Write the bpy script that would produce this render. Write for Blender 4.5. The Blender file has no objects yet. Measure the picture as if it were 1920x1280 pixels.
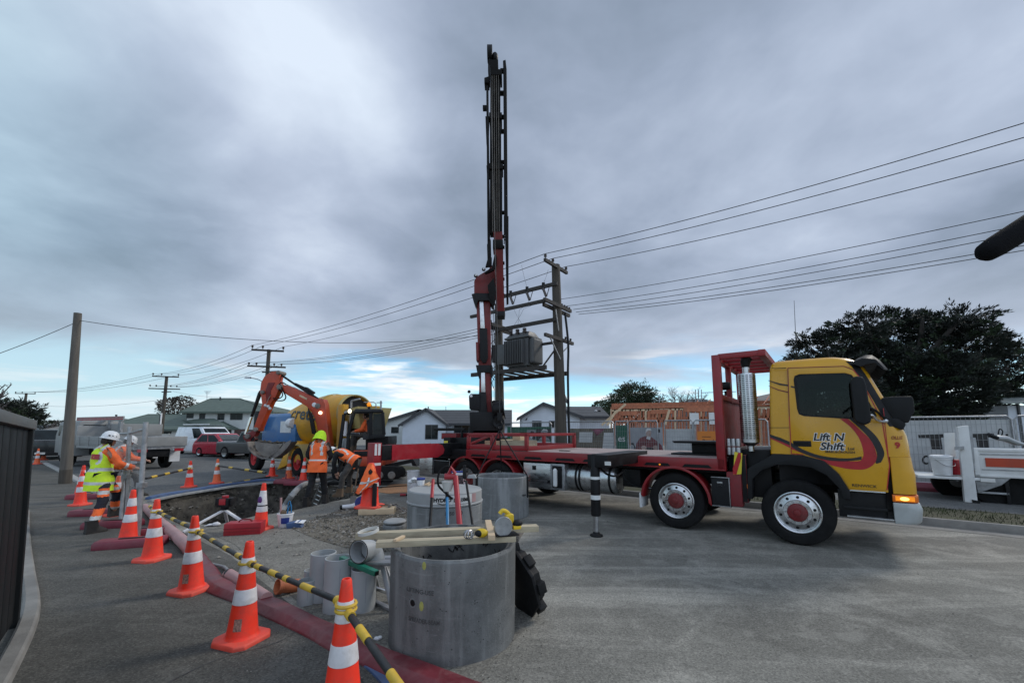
import bpy,bmesh,math,random
from mathutils import Vector,Matrix
R=math.radians
S=bpy.context.scene
C=S.collection
random.seed(7)

# ---- camera
FPX,PX0,PY0,HOR,EYE=780.0,960.0,715.0,806.0,1.70
PITCH=math.atan((HOR-PY0)/FPX)
cam=bpy.data.cameras.new('camera'); camo=bpy.data.objects.new('camera',cam); C.objects.link(camo)
cam.sensor_width=36.0; cam.lens=FPX/1920*36.0
cam.shift_y=(PY0-640)/1920
cam.clip_start=0.05; cam.clip_end=5000
camo.location=(0,0,EYE); camo.rotation_euler=(R(90)+PITCH,0,0)
S.camera=camo

# ---- view
S.view_settings.view_transform='Standard'; S.view_settings.look='None'
S.view_settings.exposure=0.36; S.view_settings.gamma=1.0
S.cycles.max_bounces=6
S.cycles.transparent_max_bounces=12

# ---- sun
SUN_EL,SUN_AZ=R(38),R(62)
sl=bpy.data.lights.new('sun','SUN'); sl.energy=1.4; sl.angle=R(14); sl.color=(1.0,0.95,0.88)
so=bpy.data.objects.new('sun',sl); C.objects.link(so)
sd=Vector((math.sin(SUN_AZ)*math.cos(SUN_EL),math.cos(SUN_AZ)*math.cos(SUN_EL),math.sin(SUN_EL)))
so.rotation_euler=sd.to_track_quat('Z','Y').to_euler(); so.location=sd*50

# ---- world: overcast deck with a blue gap low down
class NT:
    def __init__(s,tree):s.t=tree
    def n(s,typ,ins=None,**kw):
        nd=s.t.nodes.new(typ)
        for k,v in kw.items():setattr(nd,k,v)
        if ins:
            for k,v in ins.items():
                if hasattr(v,'is_output') or isinstance(v,bpy.types.NodeSocket):s.t.links.new(v,nd.inputs[k])
                else:nd.inputs[k].default_value=v
        return nd
    def math(s,op,a,b=None,c=None,clamp=False):
        ins={0:a}
        if b is not None:ins[1]=b
        if c is not None:ins[2]=c
        return s.n('ShaderNodeMath',ins,operation=op,use_clamp=clamp).outputs[0]
    def ramp(s,fac,stops,interp='LINEAR'):
        nd=s.n('ShaderNodeValToRGB',{0:fac}); cr=nd.color_ramp; cr.interpolation=interp
        while len(cr.elements) < len(stops):cr.elements.new(0.5)
        for e,(p,c) in zip(cr.elements,stops):
            e.position=p; e.color=(c[0],c[1],c[2],1)
        return nd.outputs[0]
    def rng(s,v,a,b,c=0.0,d=1.0,smooth=True):
        nd=s.n('ShaderNodeMapRange',{0:v,1:a,2:b,3:c,4:d},interpolation_type='SMOOTHSTEP' if smooth else 'LINEAR')
        return nd.outputs[0]
    def mix(s,f,a,b,mode='MIX'):
        nd=s.n('ShaderNodeMix',data_type='RGBA',blend_type=mode)
        for i,v in ((0,f),(6,a),(7,b)):
            if isinstance(v,bpy.types.NodeSocket):s.t.links.new(v,nd.inputs[i])
            elif i==0:nd.inputs[0].default_value=v
            else:nd.inputs[i].default_value=(v[0],v[1],v[2],1)
        return nd.outputs[2]

W=bpy.data.worlds.new('World'); S.world=W; W.use_nodes=True
wt=W.node_tree; wt.nodes.clear(); nt=NT(wt)
tc=nt.n('ShaderNodeTexCoord').outputs['Generated']
sep=nt.n('ShaderNodeSeparateXYZ',{0:tc})
dx,dy,dz=sep.outputs[0],sep.outputs[1],sep.outputs[2]
zc=nt.math('MAXIMUM',dz,0.0)
den=nt.math('ADD',zc,0.22)
pxy=nt.n('ShaderNodeCombineXYZ',{0:nt.math('DIVIDE',dx,den),1:nt.math('DIVIDE',dy,den),2:0.0}).outputs[0]
def wnoise(vec,scale,det,rough,off=(0,0,0),dist=0.0,sc=(1,1,1)):
    mp=nt.n('ShaderNodeMapping',{0:vec,1:off,3:sc}).outputs[0]
    return nt.n('ShaderNodeTexNoise',{'Vector':mp,'Scale':scale,'Detail':det,'Roughness':rough,'Distortion':dist}).outputs[0]
big=wnoise(pxy,0.85,3.0,0.45,(3.1,1.7,0.0),0.3)
mid=wnoise(pxy,2.2,5.0,0.5,(1.3,7.9,2.0),0.4)
fine=wnoise(pxy,7.0,4.0,0.55,(4.3,2.9,1.0),0.2)
def lobe(x,y,z,lo,hi):
    v=Vector((x,y,z)).normalized()
    d=nt.n('ShaderNodeVectorMath',{0:tc,1:v},operation='DOT_PRODUCT').outputs['Value']
    return nt.rng(d,lo,hi)
dens=nt.math('ADD',nt.math('MULTIPLY',big,0.75),nt.math('MULTIPLY',mid,0.42))
dens=nt.math('ADD',dens,nt.math('MULTIPLY',fine,0.12))
dens=nt.math('ADD',dens,nt.math('MULTIPLY',lobe(-0.66,0.78,0.78,0.88,1.0),0.16))
dens=nt.math('ADD',dens,nt.math('MULTIPLY',lobe(-0.42,0.9,0.62,0.965,1.0),0.12))
dens=nt.math('ADD',dens,nt.math('MULTIPLY',lobe(-0.62,0.9,0.36,0.9,1.0),-0.15))
dens=nt.math('ADD',dens,nt.math('MULTIPLY',lobe(0.1,0.8,0.95,0.9,1.0),-0.05))
dens=nt.math('ADD',dens,nt.math('MULTIPLY',lobe(-0.5,1.0,0.24,0.97,1.0),0.12))
cloud=nt.ramp(nt.rng(dens,0.45,0.93,smooth=False),[(0.0,(0.162,0.208,0.275)),(0.33,(0.270,0.325,0.425)),(0.62,(0.385,0.448,0.562)),(1.0,(0.59,0.665,0.77))])
# the left flank is greener and darker
teal=nt.rng(dx,-0.45,-0.85)
cloud=nt.mix(nt.math('MULTIPLY',teal,0.65),cloud,nt.mix(1.0,cloud,(0.72,0.98,0.94),'MULTIPLY'))
# near the horizon the deck thins into bright streaks
gapn=wnoise(pxy,1.6,5.0,0.55,(9.1,3.3,0.0),0.2,(0.5,1.0,1.0))
edge=nt.math('ADD',dz,nt.math('MULTIPLY',nt.math('SUBTRACT',gapn,0.5),0.26))
gap=nt.rng(edge,0.185,0.075)
strv=nt.n('ShaderNodeMapping',{0:tc,1:(2.2,0.4,0.0),3:(1.0,1.0,8.0)}).outputs[0]
stre=nt.n('ShaderNodeTexNoise',{'Vector':strv,'Scale':3.2,'Detail':6.0,'Roughness':0.6,'Distortion':0.3}).outputs[0]
sky=nt.n('ShaderNodeTexSky',sky_type='NISHITA',sun_disc=False,sun_elevation=SUN_EL,sun_rotation=SUN_AZ,air_density=1.0,dust_density=0.4,ozone_density=1.6)
blue=nt.mix(1.0,sky.outputs[0],(0.115,0.115,0.115),'MULTIPLY')
blue=nt.mix(0.72,blue,nt.ramp(nt.rng(dz,0.0,0.17,smooth=False),[(0.0,(0.72,0.90,0.95)),(0.35,(0.42,0.80,0.95)),(1.0,(0.10,0.46,0.80))]))
white=nt.ramp(stre,[(0.36,(0.62,0.70,0.78)),(0.66,(0.92,0.95,0.97))])
wf=nt.rng(nt.math('ADD',stre,nt.rng(dz,0.06,0.0,0.0,0.12)),0.46,0.62)
low=nt.mix(wf,blue,white)
low=nt.mix(nt.math('MULTIPLY',nt.rng(dx,-0.25,-0.7),0.75),low,(0.46,0.60,0.66))
back=nt.math('ADD',1.0,nt.math('MULTIPLY',nt.rng(dy,0.1,-0.9),1.1))  # brightness added to the unseen sky behind the camera, to light camera-facing surfaces
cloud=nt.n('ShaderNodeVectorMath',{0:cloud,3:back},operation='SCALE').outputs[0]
cloud=nt.mix(nt.rng(dz,0.34,0.12,0.0,0.42),cloud,(0.50,0.565,0.66))
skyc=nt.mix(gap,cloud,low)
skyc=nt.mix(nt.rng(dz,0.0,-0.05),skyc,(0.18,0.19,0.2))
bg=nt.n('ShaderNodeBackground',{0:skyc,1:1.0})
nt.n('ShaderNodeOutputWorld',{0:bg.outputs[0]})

# ---- materials
MATS={}
def M(name,col=(0.5,0.5,0.5),rough=0.6,metal=0.0,var=0.10,scale=5.0,bump=0.0,bscale=None,dirt=0.0,dcol=(0.16,0.14,0.12),dscale=2.5,
      stretch=(1,1,1),coat=0.0,emit=0.0,trans=0.0,spec=0.5,gen=False):
    if name in MATS:return MATS[name]
    m=bpy.data.materials.new(name); m.use_nodes=True; t=m.node_tree
    b=t.nodes['Principled BSDF']; q=NT(t)
    o=q.n('ShaderNodeTexCoord').outputs['Object']
    o=q.n('ShaderNodeMapping',{0:o,3:stretch}).outputs[0]
    oi=q.n('ShaderNodeObjectInfo').outputs['Random']
    o=q.n('ShaderNodeVectorMath',{0:o,1:q.n('ShaderNodeCombineXYZ',{0:q.math('MULTIPLY',oi,37.0),1:q.math('MULTIPLY',oi,91.0),2:0.0}).outputs[0]},operation='ADD').outputs[0]
    nz=q.n('ShaderNodeTexNoise',{'Vector':o,'Scale':scale,'Detail':6.0,'Roughness':0.6}).outputs[0]
    lo=tuple(c*(1-var*1.6) for c in col); hi=tuple(min(1,c*(1+var*1.6)) for c in col)
    c=q.ramp(nz,[(0.3,lo),(0.7,hi)])
    rv=q.rng(nz,0.3,0.7,max(0.02,rough-0.08),min(1,rough+0.1))
    if dirt > 0:
        dn=q.n('ShaderNodeTexNoise',{'Vector':o,'Scale':dscale,'Detail':8.0,'Roughness':0.7,'Distortion':0.6}).outputs[0]
        df=q.math('MULTIPLY',q.rng(dn,0.42,0.72),dirt)
        c=q.mix(df,c,dcol)
        rv=q.math('ADD',rv,q.math('MULTIPLY',df,0.4),clamp=True)
    t.links.new(c,b.inputs['Base Color']); t.links.new(rv,b.inputs['Roughness'])
    b.inputs['Metallic'].default_value=metal
    b.inputs['Specular IOR Level'].default_value=spec
    if coat:b.inputs['Coat Weight'].default_value=coat; b.inputs['Coat Roughness'].default_value=0.08
    if trans:b.inputs['Transmission Weight'].default_value=trans
    if emit:b.inputs['Emission Color'].default_value=(col[0],col[1],col[2],1); b.inputs['Emission Strength'].default_value=emit
    if bump:
        bn=q.n('ShaderNodeTexNoise',{'Vector':o,'Scale':bscale or scale*6,'Detail':8.0,'Roughness':0.65}).outputs[0]
        bp=q.n('ShaderNodeBump',{'Strength':bump,'Distance':0.02,'Height':bn})
        t.links.new(bp.outputs[0],b.inputs['Normal'])
    MATS[name]=m
    return m

# ---- geometry helpers
I4=Matrix.Identity(4)
def TR(x=0,y=0,z=0,rx=0,ry=0,rz=0):
    return Matrix.Translation((x,y,z)) @ Matrix.Rotation(rz,4,'Z') @ Matrix.Rotation(ry,4,'Y') @ Matrix.Rotation(rx,4,'X')
def frame(o,x,z):
    x=Vector(x).normalized(); z=Vector(z); z=(z-x*z.dot(x)).normalized(); y=z.cross(x)
    m=Matrix((x,y,z)).transposed().to_4x4(); m.translation=Vector(o); return m
class MB:
    def __init__(s):s.v=[]; s.f=[]; s.m=[]; s.names=[]
    def mi(s,mat):
        if mat not in s.names:s.names.append(mat)
        return s.names.index(mat)
    def add(s,vs,fs,mat,X=None):
        k=len(s.v); i=s.mi(mat)
        for p in vs:s.v.append((X @ Vector(p)) if X else Vector(p))
        for f in fs:s.f.append([k+j for j in f]); s.m.append(i)
        return s
    def box(s,x0,x1,y0,y1,z0,z1,mat,X=None):
        vs=[(x0,y0,z0),(x1,y0,z0),(x1,y1,z0),(x0,y1,z0),(x0,y0,z1),(x1,y0,z1),(x1,y1,z1),(x0,y1,z1)]
        return s.add(vs,[(0,3,2,1),(4,5,6,7),(0,1,5,4),(1,2,6,5),(2,3,7,6),(3,0,4,7)],mat,X)
    def hexa(s,p,mat,X=None):
        return s.add(p,[(0,3,2,1),(4,5,6,7),(0,1,5,4),(1,2,6,5),(2,3,7,6),(3,0,4,7)],mat,X)
    def bar(s,p,q,w,h,mat,up=(0,0,1),X=None):
        p=Vector(p); q=Vector(q)
        up=Vector(up)
        if abs((q-p).normalized().dot(up)) > 0.99:up=Vector((0,1,0))
        F=frame(p,q-p,up); L=(q-p).length
        return s.box(0,L,-w/2,w/2,-h/2,h/2,mat,(X @ F) if X else F)
    def loft(s,rings,mat,closed=True,cap=True,X=None):
        n=len(rings[0]); k=[]
        vs=[p for r in rings for p in r]; fs=[]
        for i in range(len(rings)-1):
            for j in range(n if closed else n-1):
                a=i*n+j; b=i*n+(j+1) % n
                fs.append((a,b,b+n,a+n))
        if cap and closed:
            fs.append(tuple(range(n-1,-1,-1))); fs.append(tuple((len(rings)-1)*n+j for j in range(n)))
        return s.add(vs,fs,mat,X)
    def tube(s,pts,r,mat,n=8,X=None,cap=True,sq=(1,1)):
        pts=[Vector(p) for p in pts]; rs=r if isinstance(r,(list,tuple)) else [r]*len(pts)
        t0=(pts[1]-pts[0]).normalized(); u=t0.orthogonal().normalized()
        if abs(t0.z) < 0.9:u=Vector((0,0,1)).cross(t0).normalized()
        rings=[]
        for i,p in enumerate(pts):
            t=(pts[min(i+1,len(pts)-1)]-pts[max(i-1,0)]).normalized()
            u=(u-t*u.dot(t)).normalized(); w=t.cross(u)
            rings.append([p+u*(math.cos(a)*rs[i]*sq[0])+w*(math.sin(a)*rs[i]*sq[1]) for a in (2*math.pi*j/n for j in range(n))])
        return s.loft(rings,mat,True,cap,X)
    def lathe(s,prof,mat,n=32,X=None,cap=False):
        rings=[[(r*math.cos(2*math.pi*j/n),r*math.sin(2*math.pi*j/n),z) for j in range(n)] for r,z in prof]
        return s.loft(rings,mat,True,cap,X)
    def prism(s,poly,t0,t1,mat,X=None,back=True):
        n=len(poly); vs=[(a,b,t0) for a,b in poly]+[(a,b,t1) for a,b in poly]
        fs=[tuple(n+i for i in range(n))]+([tuple(range(n-1,-1,-1))] if back else [])
        fs += [(i,(i+1) % n,n+(i+1) % n,n+i) for i in range(n)]
        return s.add(vs,fs,mat,X)
    def sphere(s,c,r,mat,n=16,m=10,X=None):
        rx,ry,rz=r if isinstance(r,(list,tuple)) else (r,r,r)
        rings=[]
        for i in range(m+1):
            a=math.pi*i/m; q=max(math.sin(a),0.002)
            rings.append([(c[0]+rx*q*math.cos(2*math.pi*j/n),c[1]+ry*q*math.sin(2*math.pi*j/n),c[2]-rz*math.cos(a)) for j in range(n)])
        return s.loft(rings,mat,True,True,X)
    def xz(s,poly,y0,y1,mat,X=None):
        F=Matrix(((1,0,0,0),(0,0,1,0),(0,1,0,0),(0,0,0,1)))
        return s.prism([(a,b) for a,b in poly],y0,y1,mat,(X @ F) if X else F)
    def build(s,name,parent=None,bevel=0.0,smooth=35,world=False,seg=2):
        vs=s.v
        if world and parent is not None:
            inv=ROOTM[parent.name].inverted(); vs=[inv @ p for p in vs]
        me=bpy.data.meshes.new(name); me.from_pydata([tuple(p) for p in vs],[],s.f)
        for nm in s.names:me.materials.append(MATS[nm] if isinstance(nm,str) else nm)
        me.polygons.foreach_set('material_index',s.m)
        bm=bmesh.new(); bm.from_mesh(me)
        bmesh.ops.recalc_face_normals(bm,faces=bm.faces[:])
        if bevel:
            es=[e for e in bm.edges if len(e.link_faces)==2 and e.calc_face_angle(0) > R(30)]
            bmesh.ops.bevel(bm,geom=es,offset=bevel,segments=seg,affect='EDGES',clamp_overlap=True,profile=0.6)
        if smooth:
            for f in bm.faces:f.smooth=True
            for e in bm.edges:
                if len(e.link_faces)==2 and e.calc_face_angle(0) > R(smooth):e.smooth=False
        bm.to_mesh(me); bm.free()
        o=bpy.data.objects.new(name,me); C.objects.link(o)
        if parent is not None:o.parent=parent
        return o
ROOTM={}
def islands(b):
    par=list(range(len(b.v)))
    def fd(a):
        while par[a] != a:par[a]=par[par[a]]; a=par[a]
        return a
    for f in b.f:
        for j in f[1:]:par[fd(j)]=fd(f[0])
    out={}
    for f,m in zip(b.f,b.m):out.setdefault(fd(f[0]),[]).append((f,m))
    res=[]
    for fs in out.values():
        n=MB(); n.names=list(b.names); mp={}
        for f,m in fs:
            g=[]
            for j in f:
                if j not in mp:mp[j]=len(n.v); n.v.append(b.v[j])
                g.append(mp[j])
            n.f.append(g); n.m.append(m)
        res.append(n)
    return res
def each(b,name,parent,bevel=0.0,smooth=35,world=False):
    o=None
    for k in islands(b):o=k.build(name,parent,bevel,smooth,world)
    return o
def T(name,label,cat,loc=(0,0,0),rz=0.0,group=None,rot=None):
    o=bpy.data.objects.new(name,None); C.objects.link(o); o.empty_display_size=0.1
    o.location=loc; o.rotation_euler=rot or (0,0,rz)
    o['label']=label; o['category']=cat
    if group:o['group']=group
    ROOTM[o.name]=Matrix.Translation(loc) @ o.rotation_euler.to_matrix().to_4x4()
    return o
def tag(o,label,cat,group=None):
    o['label']=label; o['category']=cat
    if group:o['group']=group
    return o
def struct(o,kind='structure'):
    o['kind']=kind; return o
def settle(o,loc):
    me=o.data; v=Vector(loc)
    me.transform(Matrix.Translation(-v)); o.location=v
    return o
def dup(root,loc=None,rz=None,label=None,rot=None):
    r=root.copy(); C.objects.link(r)
    if loc is not None:r.location=loc
    if rz is not None:r.rotation_euler=(0,0,rz)
    if rot is not None:r.rotation_euler=rot
    if label:r['label']=label
    def kids(a,b):
        for ch in list(a.children):
            c=ch.copy(); C.objects.link(c); c.parent=b; kids(ch,c)
    kids(root,r)
    ROOTM[r.name]=Matrix.Translation(r.location) @ r.rotation_euler.to_matrix().to_4x4()
    return r
FONTC={}
def text(name,body,size,mat,X,parent=None,ext=0.002,bold=0.0,shear=0.0,warp=None,world=False,align='LEFT',sx=1.0,space=1.0):
    cu=bpy.data.curves.new('text','FONT'); cu.body=body; cu.size=size; cu.extrude=ext; cu.offset=bold; cu.shear=shear
    cu.align_x=align; cu.space_character=space; cu.resolution_u=3
    o=bpy.data.objects.new('text',cu); C.objects.link(o)
    dg=bpy.context.evaluated_depsgraph_get(); me=bpy.data.meshes.new_from_object(o.evaluated_get(dg))
    bpy.data.objects.remove(o); bpy.data.curves.remove(cu)
    for v in me.vertices:
        p=Vector((v.co.x*sx,v.co.y,v.co.z)); p=warp(p) if warp else p
        p=X @ p
        if world and parent is not None:p=ROOTM[parent.name].inverted() @ p
        v.co=p
    me.materials.clear(); me.materials.append(MATS[mat]); me.name=name
    ob=bpy.data.objects.new(name,me); C.objects.link(ob)
    if parent is not None:ob.parent=parent
    return ob
cp,sp=math.cos(PITCH),math.sin(PITCH)
def ray(px,py):
    u=(px-PX0)/FPX; v=(PY0-py)/FPX
    return Vector((u,cp-v*sp,sp+v*cp))
def gp(px,py,z=0.0):
    d=ray(px,py); return Vector((0,0,EYE))+d*((z-EYE)/d.z)
def at(px,py,Y):
    d=ray(px,py); return Vector((0,0,EYE))+d*(Y/d.y)
Fv=Vector((0.7986,-0.6018,0)); Lv=Vector((0.6018,0.7986,0))
ROADA=math.atan2(Fv.y,Fv.x)
TO=Vector((4.267,6.4035,0))
def tw(x,y,z=0.0):return TO+Fv*x+Lv*y+Vector((0,0,z))
def lerp(a,b,t):return a+(b-a)*t
def spline(pts,n=8):
    pts=[Vector(p) for p in pts]; out=[]
    for i in range(len(pts)-1):
        p0=pts[max(i-1,0)]; p1=pts[i]; p2=pts[i+1]; p3=pts[min(i+2,len(pts)-1)]
        for k in range(n):
            t=k/n; out.append(0.5*((2*p1)+(p2-p0)*t+(2*p0-5*p1+4*p2-p3)*t*t+(3*p1-p0-3*p2+p3)*t ** 3))
    out.append(pts[-1]); return out

# ---- palette
M('red_paint',(0.25,0.006,0.011),0.42,0,0.10,3,dirt=0.35,dcol=(0.10,0.045,0.04),coat=0.15)
M('red_dark',(0.20,0.010,0.015),0.5,0,0.15,3,dirt=0.4,dcol=(0.07,0.03,0.03))
M('crane_red',(0.16,0.008,0.007),0.5,0,0.12,3,dirt=0.3,dcol=(0.08,0.02,0.02))
M('yellow_paint',(0.60,0.30,0.004),0.30,0,0.05,2,dirt=0.14,dcol=(0.36,0.20,0.03),coat=0.2)
M('black_paint',(0.007,0.007,0.008),0.5,0,0.2,6,dirt=0.2,dcol=(0.03,0.029,0.027),spec=0.25)
M('black_plastic',(0.011,0.0115,0.0125),0.6,0,0.2,8,bump=0.15,bscale=120,spec=0.25)
M('decal_black',(0.008,0.007,0.008),0.4); M('decal_red',(0.38,0.008,0.014),0.35); M('decal_white',(0.75,0.75,0.75),0.4)
M('rubber',(0.010,0.010,0.0105),0.85,0,0.3,9,bump=0.3,bscale=60,dirt=0.3,dcol=(0.04,0.038,0.035),spec=0.2)
M('alloy',(0.62,0.63,0.64),0.3,1.0,0.08,12,dirt=0.25,dcol=(0.25,0.24,0.22),dscale=8)
M('steel',(0.42,0.42,0.43),0.38,1.0,0.15,6,dirt=0.35,dcol=(0.2,0.19,0.17),dscale=4)
M('stainless',(0.55,0.56,0.57),0.3,1.0,0.1,4,stretch=(1,1,6),dirt=0.25,dcol=(0.22,0.21,0.2))
M('galv',(0.36,0.37,0.38),0.5,0.8,0.2,9,dirt=0.3,dcol=(0.2,0.19,0.18))
M('hub_red',(0.16,0.008,0.010),0.5,0,0.15,8,dirt=0.3)
M('glass_dark',(0.010,0.016,0.018),0.05,0,0.3,2,spec=0.2)
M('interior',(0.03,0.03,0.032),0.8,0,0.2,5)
M('amber',(0.9,0.27,0.01),0.25,0,0.15,12,emit=0.45)
M('amber_hot',(1.0,0.55,0.12),0.3,0,0.1,12,emit=2.2)
M('lamp_on',(1.0,0.8,0.5),0.3,0,0.05,12,emit=2.2)
M('orange_reflector',(0.75,0.16,0.01),0.3); M('hazard_yellow',(0.62,0.5,0.03),0.4)
M('deck_board',(0.33,0.27,0.255),0.7,0,0.22,3,bump=0.3,bscale=30,dirt=0.35,dcol=(0.2,0.10,0.10),stretch=(1,7,1))
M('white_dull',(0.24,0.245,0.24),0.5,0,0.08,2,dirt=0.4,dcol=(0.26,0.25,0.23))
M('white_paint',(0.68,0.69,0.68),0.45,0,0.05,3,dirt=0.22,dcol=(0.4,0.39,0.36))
M('bumper_grey',(0.38,0.40,0.40),0.35,0.3,0.06,3,dirt=0.25)
M('orange_digger',(0.42,0.046,0.012),0.45,0,0.1,3,dirt=0.3,dcol=(0.16,0.06,0.04),coat=0.1)
M('steel_mud',(0.18,0.165,0.15),0.8,0.1,0.3,4,bump=0.5,bscale=20,dirt=0.6,dcol=(0.26,0.23,0.19))
M('mixer_yellow',(0.62,0.31,0.012),0.42,0,0.1,2,dirt=0.35,dcol=(0.34,0.22,0.08))
M('mixer_cream',(0.45,0.36,0.14),0.6,0,0.1,2,dirt=0.35)
M('mixer_blue',(0.012,0.11,0.30),0.38,0,0.08,2,dirt=0.2,coat=0.2)
M('wheel_red',(0.45,0.025,0.03),0.45,0,0.1,6,dirt=0.3)
M('hi_orange',(0.95,0.15,0.03),0.75,0,0.08,8,bump=0.25,bscale=14)
M('hi_orange_shirt',(0.85,0.14,0.03),0.8,0,0.1,8,bump=0.25,bscale=14)
M('hi_yellow',(0.62,0.85,0.03),0.75,0,0.08,8,bump=0.25,bscale=12)
M('hi_lime',(0.55,0.88,0.02),0.75,0,0.08,8,bump=0.2,bscale=14)
M('reflective',(0.58,0.58,0.55),0.45,0.2,0.1,20)
M('navy_cloth',(0.016,0.016,0.024),0.9,0,0.25,10,bump=0.3,bscale=18)
M('black_cloth',(0.013,0.013,0.014),0.9,0,0.25,10,bump=0.3,bscale=18)
M('grey_cloth',(0.055,0.052,0.048),0.9,0,0.25,8,bump=0.3,bscale=18,dirt=0.4,dcol=(0.14,0.11,0.09))
M('skin',(0.42,0.23,0.16),0.55,0,0.08,12); M('hair',(0.03,0.02,0.015),0.8,0,0.3,40,bump=0.5,bscale=90)
M('boot',(0.02,0.018,0.017),0.7,0,0.3,8,dirt=0.5,dcol=(0.12,0.1,0.08)); M('boot_tan',(0.15,0.10,0.06),0.8,0,0.2,8,dirt=0.4)
M('helmet_white',(0.75,0.76,0.76),0.35,0,0.03,5,dirt=0.1)
M('cone_orange',(0.90,0.036,0.011),0.5,0,0.08,6,dirt=0.42,dcol=(0.38,0.08,0.05),dscale=9)
M('cone_faded',(0.80,0.13,0.04),0.6,0,0.08,6,dirt=0.35,dcol=(0.40,0.2,0.12),dscale=6)
M('cone_base',(0.78,0.075,0.045),0.62,0,0.08,7,dirt=0.4,dcol=(0.40,0.15,0.11),dscale=5)
M('cone_white',(0.62,0.60,0.60),0.4,0,0.06,16,dirt=0.55,dcol=(0.38,0.36,0.33),dscale=9)
M('purple_band',(0.10,0.02,0.16),0.5); M('sticker',(0.30,0.16,0.12),0.6,0,0.5,60)
M('bar_yellow',(0.62,0.40,0.035),0.5,0,0.1,10,dirt=0.25); M('bar_black',(0.018,0.018,0.019),0.5,0,0.2,10,dirt=0.2)
M('maroon',(0.135,0.018,0.026),0.42,0,0.2,4,bump=0.25,bscale=11,dirt=0.55,dcol=(0.23,0.13,0.125),dscale=5)
M('maroon_foot',(0.18,0.022,0.04),0.55,0,0.12,4,dirt=0.35,dcol=(0.22,0.12,0.12))
M('pipe_pink',(0.40,0.24,0.235),0.5,0,0.1,3,dirt=0.4,dcol=(0.26,0.19,0.18))
M('hose_blue',(0.05,0.10,0.22),0.55,0,0.2,5,dirt=0.4,dcol=(0.18,0.19,0.2))
M('hose_grey',(0.26,0.27,0.27),0.6,0,0.15,5,dirt=0.3)
M('pvc',(0.36,0.38,0.385),0.38,0,0.04,4,dirt=0.15,dcol=(0.26,0.26,0.25))
M('pvc_white',(0.58,0.58,0.55),0.45,0,0.05,4,dirt=0.25)
M('teal_level',(0.012,0.17,0.11),0.42,0,0.1,5,dirt=0.2)
M('terracotta',(0.42,0.12,0.045),0.75,0,0.15,6,dirt=0.3)
M('timber',(0.42,0.36,0.25),0.75,0,0.16,4,stretch=(0.5,6,6),bump=0.2,bscale=25,dirt=0.3,dcol=(0.22,0.18,0.12))
M('timber_red',(0.40,0.145,0.075),0.75,0,0.2,3,stretch=(2,2,0.6),dirt=0.15,dcol=(0.3,0.1,0.05))
M('timber_pale',(0.56,0.42,0.27),0.75,0,0.12,3)
M('tool_yellow',(0.70,0.47,0.02),0.4); M('tool_red',(0.36,0.012,0.022),0.4,0,0.06,6,dirt=0.15); M('tool_blue',(0.015,0.17,0.36),0.45)
M('blue_plastic',(0.02,0.04,0.22),0.45); M('white_plastic',(0.70,0.71,0.72),0.45,0,0.04,6,dirt=0.25,dcol=(0.42,0.4,0.36),dscale=5)
M('wood_pole',(0.07,0.06,0.048),0.85,0,0.25,2,stretch=(6,6,0.5),bump=0.5,bscale=30,dirt=0.4,dcol=(0.07,0.06,0.05))
M('wood_pole_pale',(0.125,0.112,0.095),0.85,0,0.22,2,stretch=(6,6,0.4),bump=0.4,bscale=30,dirt=0.35,dcol=(0.09,0.08,0.07))
M('cross_arm',(0.045,0.04,0.036),0.85,0,0.25,6,bump=0.3); M('insulator',(0.06,0.045,0.04),0.3)
M('trafo_grey',(0.085,0.088,0.09),0.55,0.1,0.1,3,dirt=0.3,dcol=(0.10,0.09,0.08))
M('wire',(0.028,0.03,0.033),0.6)
M('fence_dark',(0.008,0.010,0.011),0.6,0,0.2,2,dirt=0.25,dcol=(0.02,0.022,0.022),spec=0.2); M('fence_cap',(0.085,0.09,0.09),0.5,0,0.1,3,dirt=0.3)
gm=bpy.data.materials.new('cab_glass'); gm.use_nodes=True; gq=NT(gm.node_tree); gm.node_tree.nodes.clear()
ga=gq.n('ShaderNodeBsdfTransparent',{0:(.42,.48,.48,1)}); gb=gq.n('ShaderNodeBsdfGlossy',{0:(.8,.8,.8,1),'Roughness':.03}); gf=gq.n('ShaderNodeFresnel',{0:1.35})
gx=gq.n('ShaderNodeMixShader',{0:gf.outputs[0],1:ga.outputs[0],2:gb.outputs[0]}); gq.n('ShaderNodeOutputMaterial',{0:gx.outputs[0]}); MATS['cab_glass']=gm
M('concrete_wall',(0.42,0.41,0.39),0.85,0,0.1,2,bump=0.2,dirt=0.25,dcol=(0.3,0.29,0.27))
M('house_white',(0.56,0.60,0.65),0.8,0,0.04,1.5,bump=0.1); M('house_cream',(0.52,0.54,0.52),0.8,0,0.05,1.5,bump=0.1)
M('brick_dark',(0.075,0.045,0.04),0.85,0,0.25,4,bump=0.3)
M('beige_fence',(0.42,0.41,0.37),0.85,0,0.08,2)
M('fascia',(0.035,0.037,0.042),0.5); M('window_frame',(0.05,0.052,0.055),0.5); M('frame_white',(0.62,0.63,0.62),0.5)
M('poster_green',(0.018,0.115,0.068),0.6,0,0.06,2); M('poster_grey',(0.30,0.31,0.33),0.6,0,0.1,2); M('poster_dark',(0.03,0.03,0.032),0.6,0,0.3,9)
M('poster_white',(0.60,0.61,0.61),0.6,0,0.05,3); M('poster_orange',(0.62,0.20,0.03),0.6,0,0.06,3); M('poster_skin',(0.42,0.30,0.26),0.6,0,0.15,8)
M('poster_maroon',(0.17,0.05,0.055),0.6,0,0.25,6); M('poster_photo',(0.15,0.13,0.10),0.6,0,0.4,3,stretch=(8,8,1)); M('poster_plum',(0.22,0.06,0.10),0.6,0,0.5,4)
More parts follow.
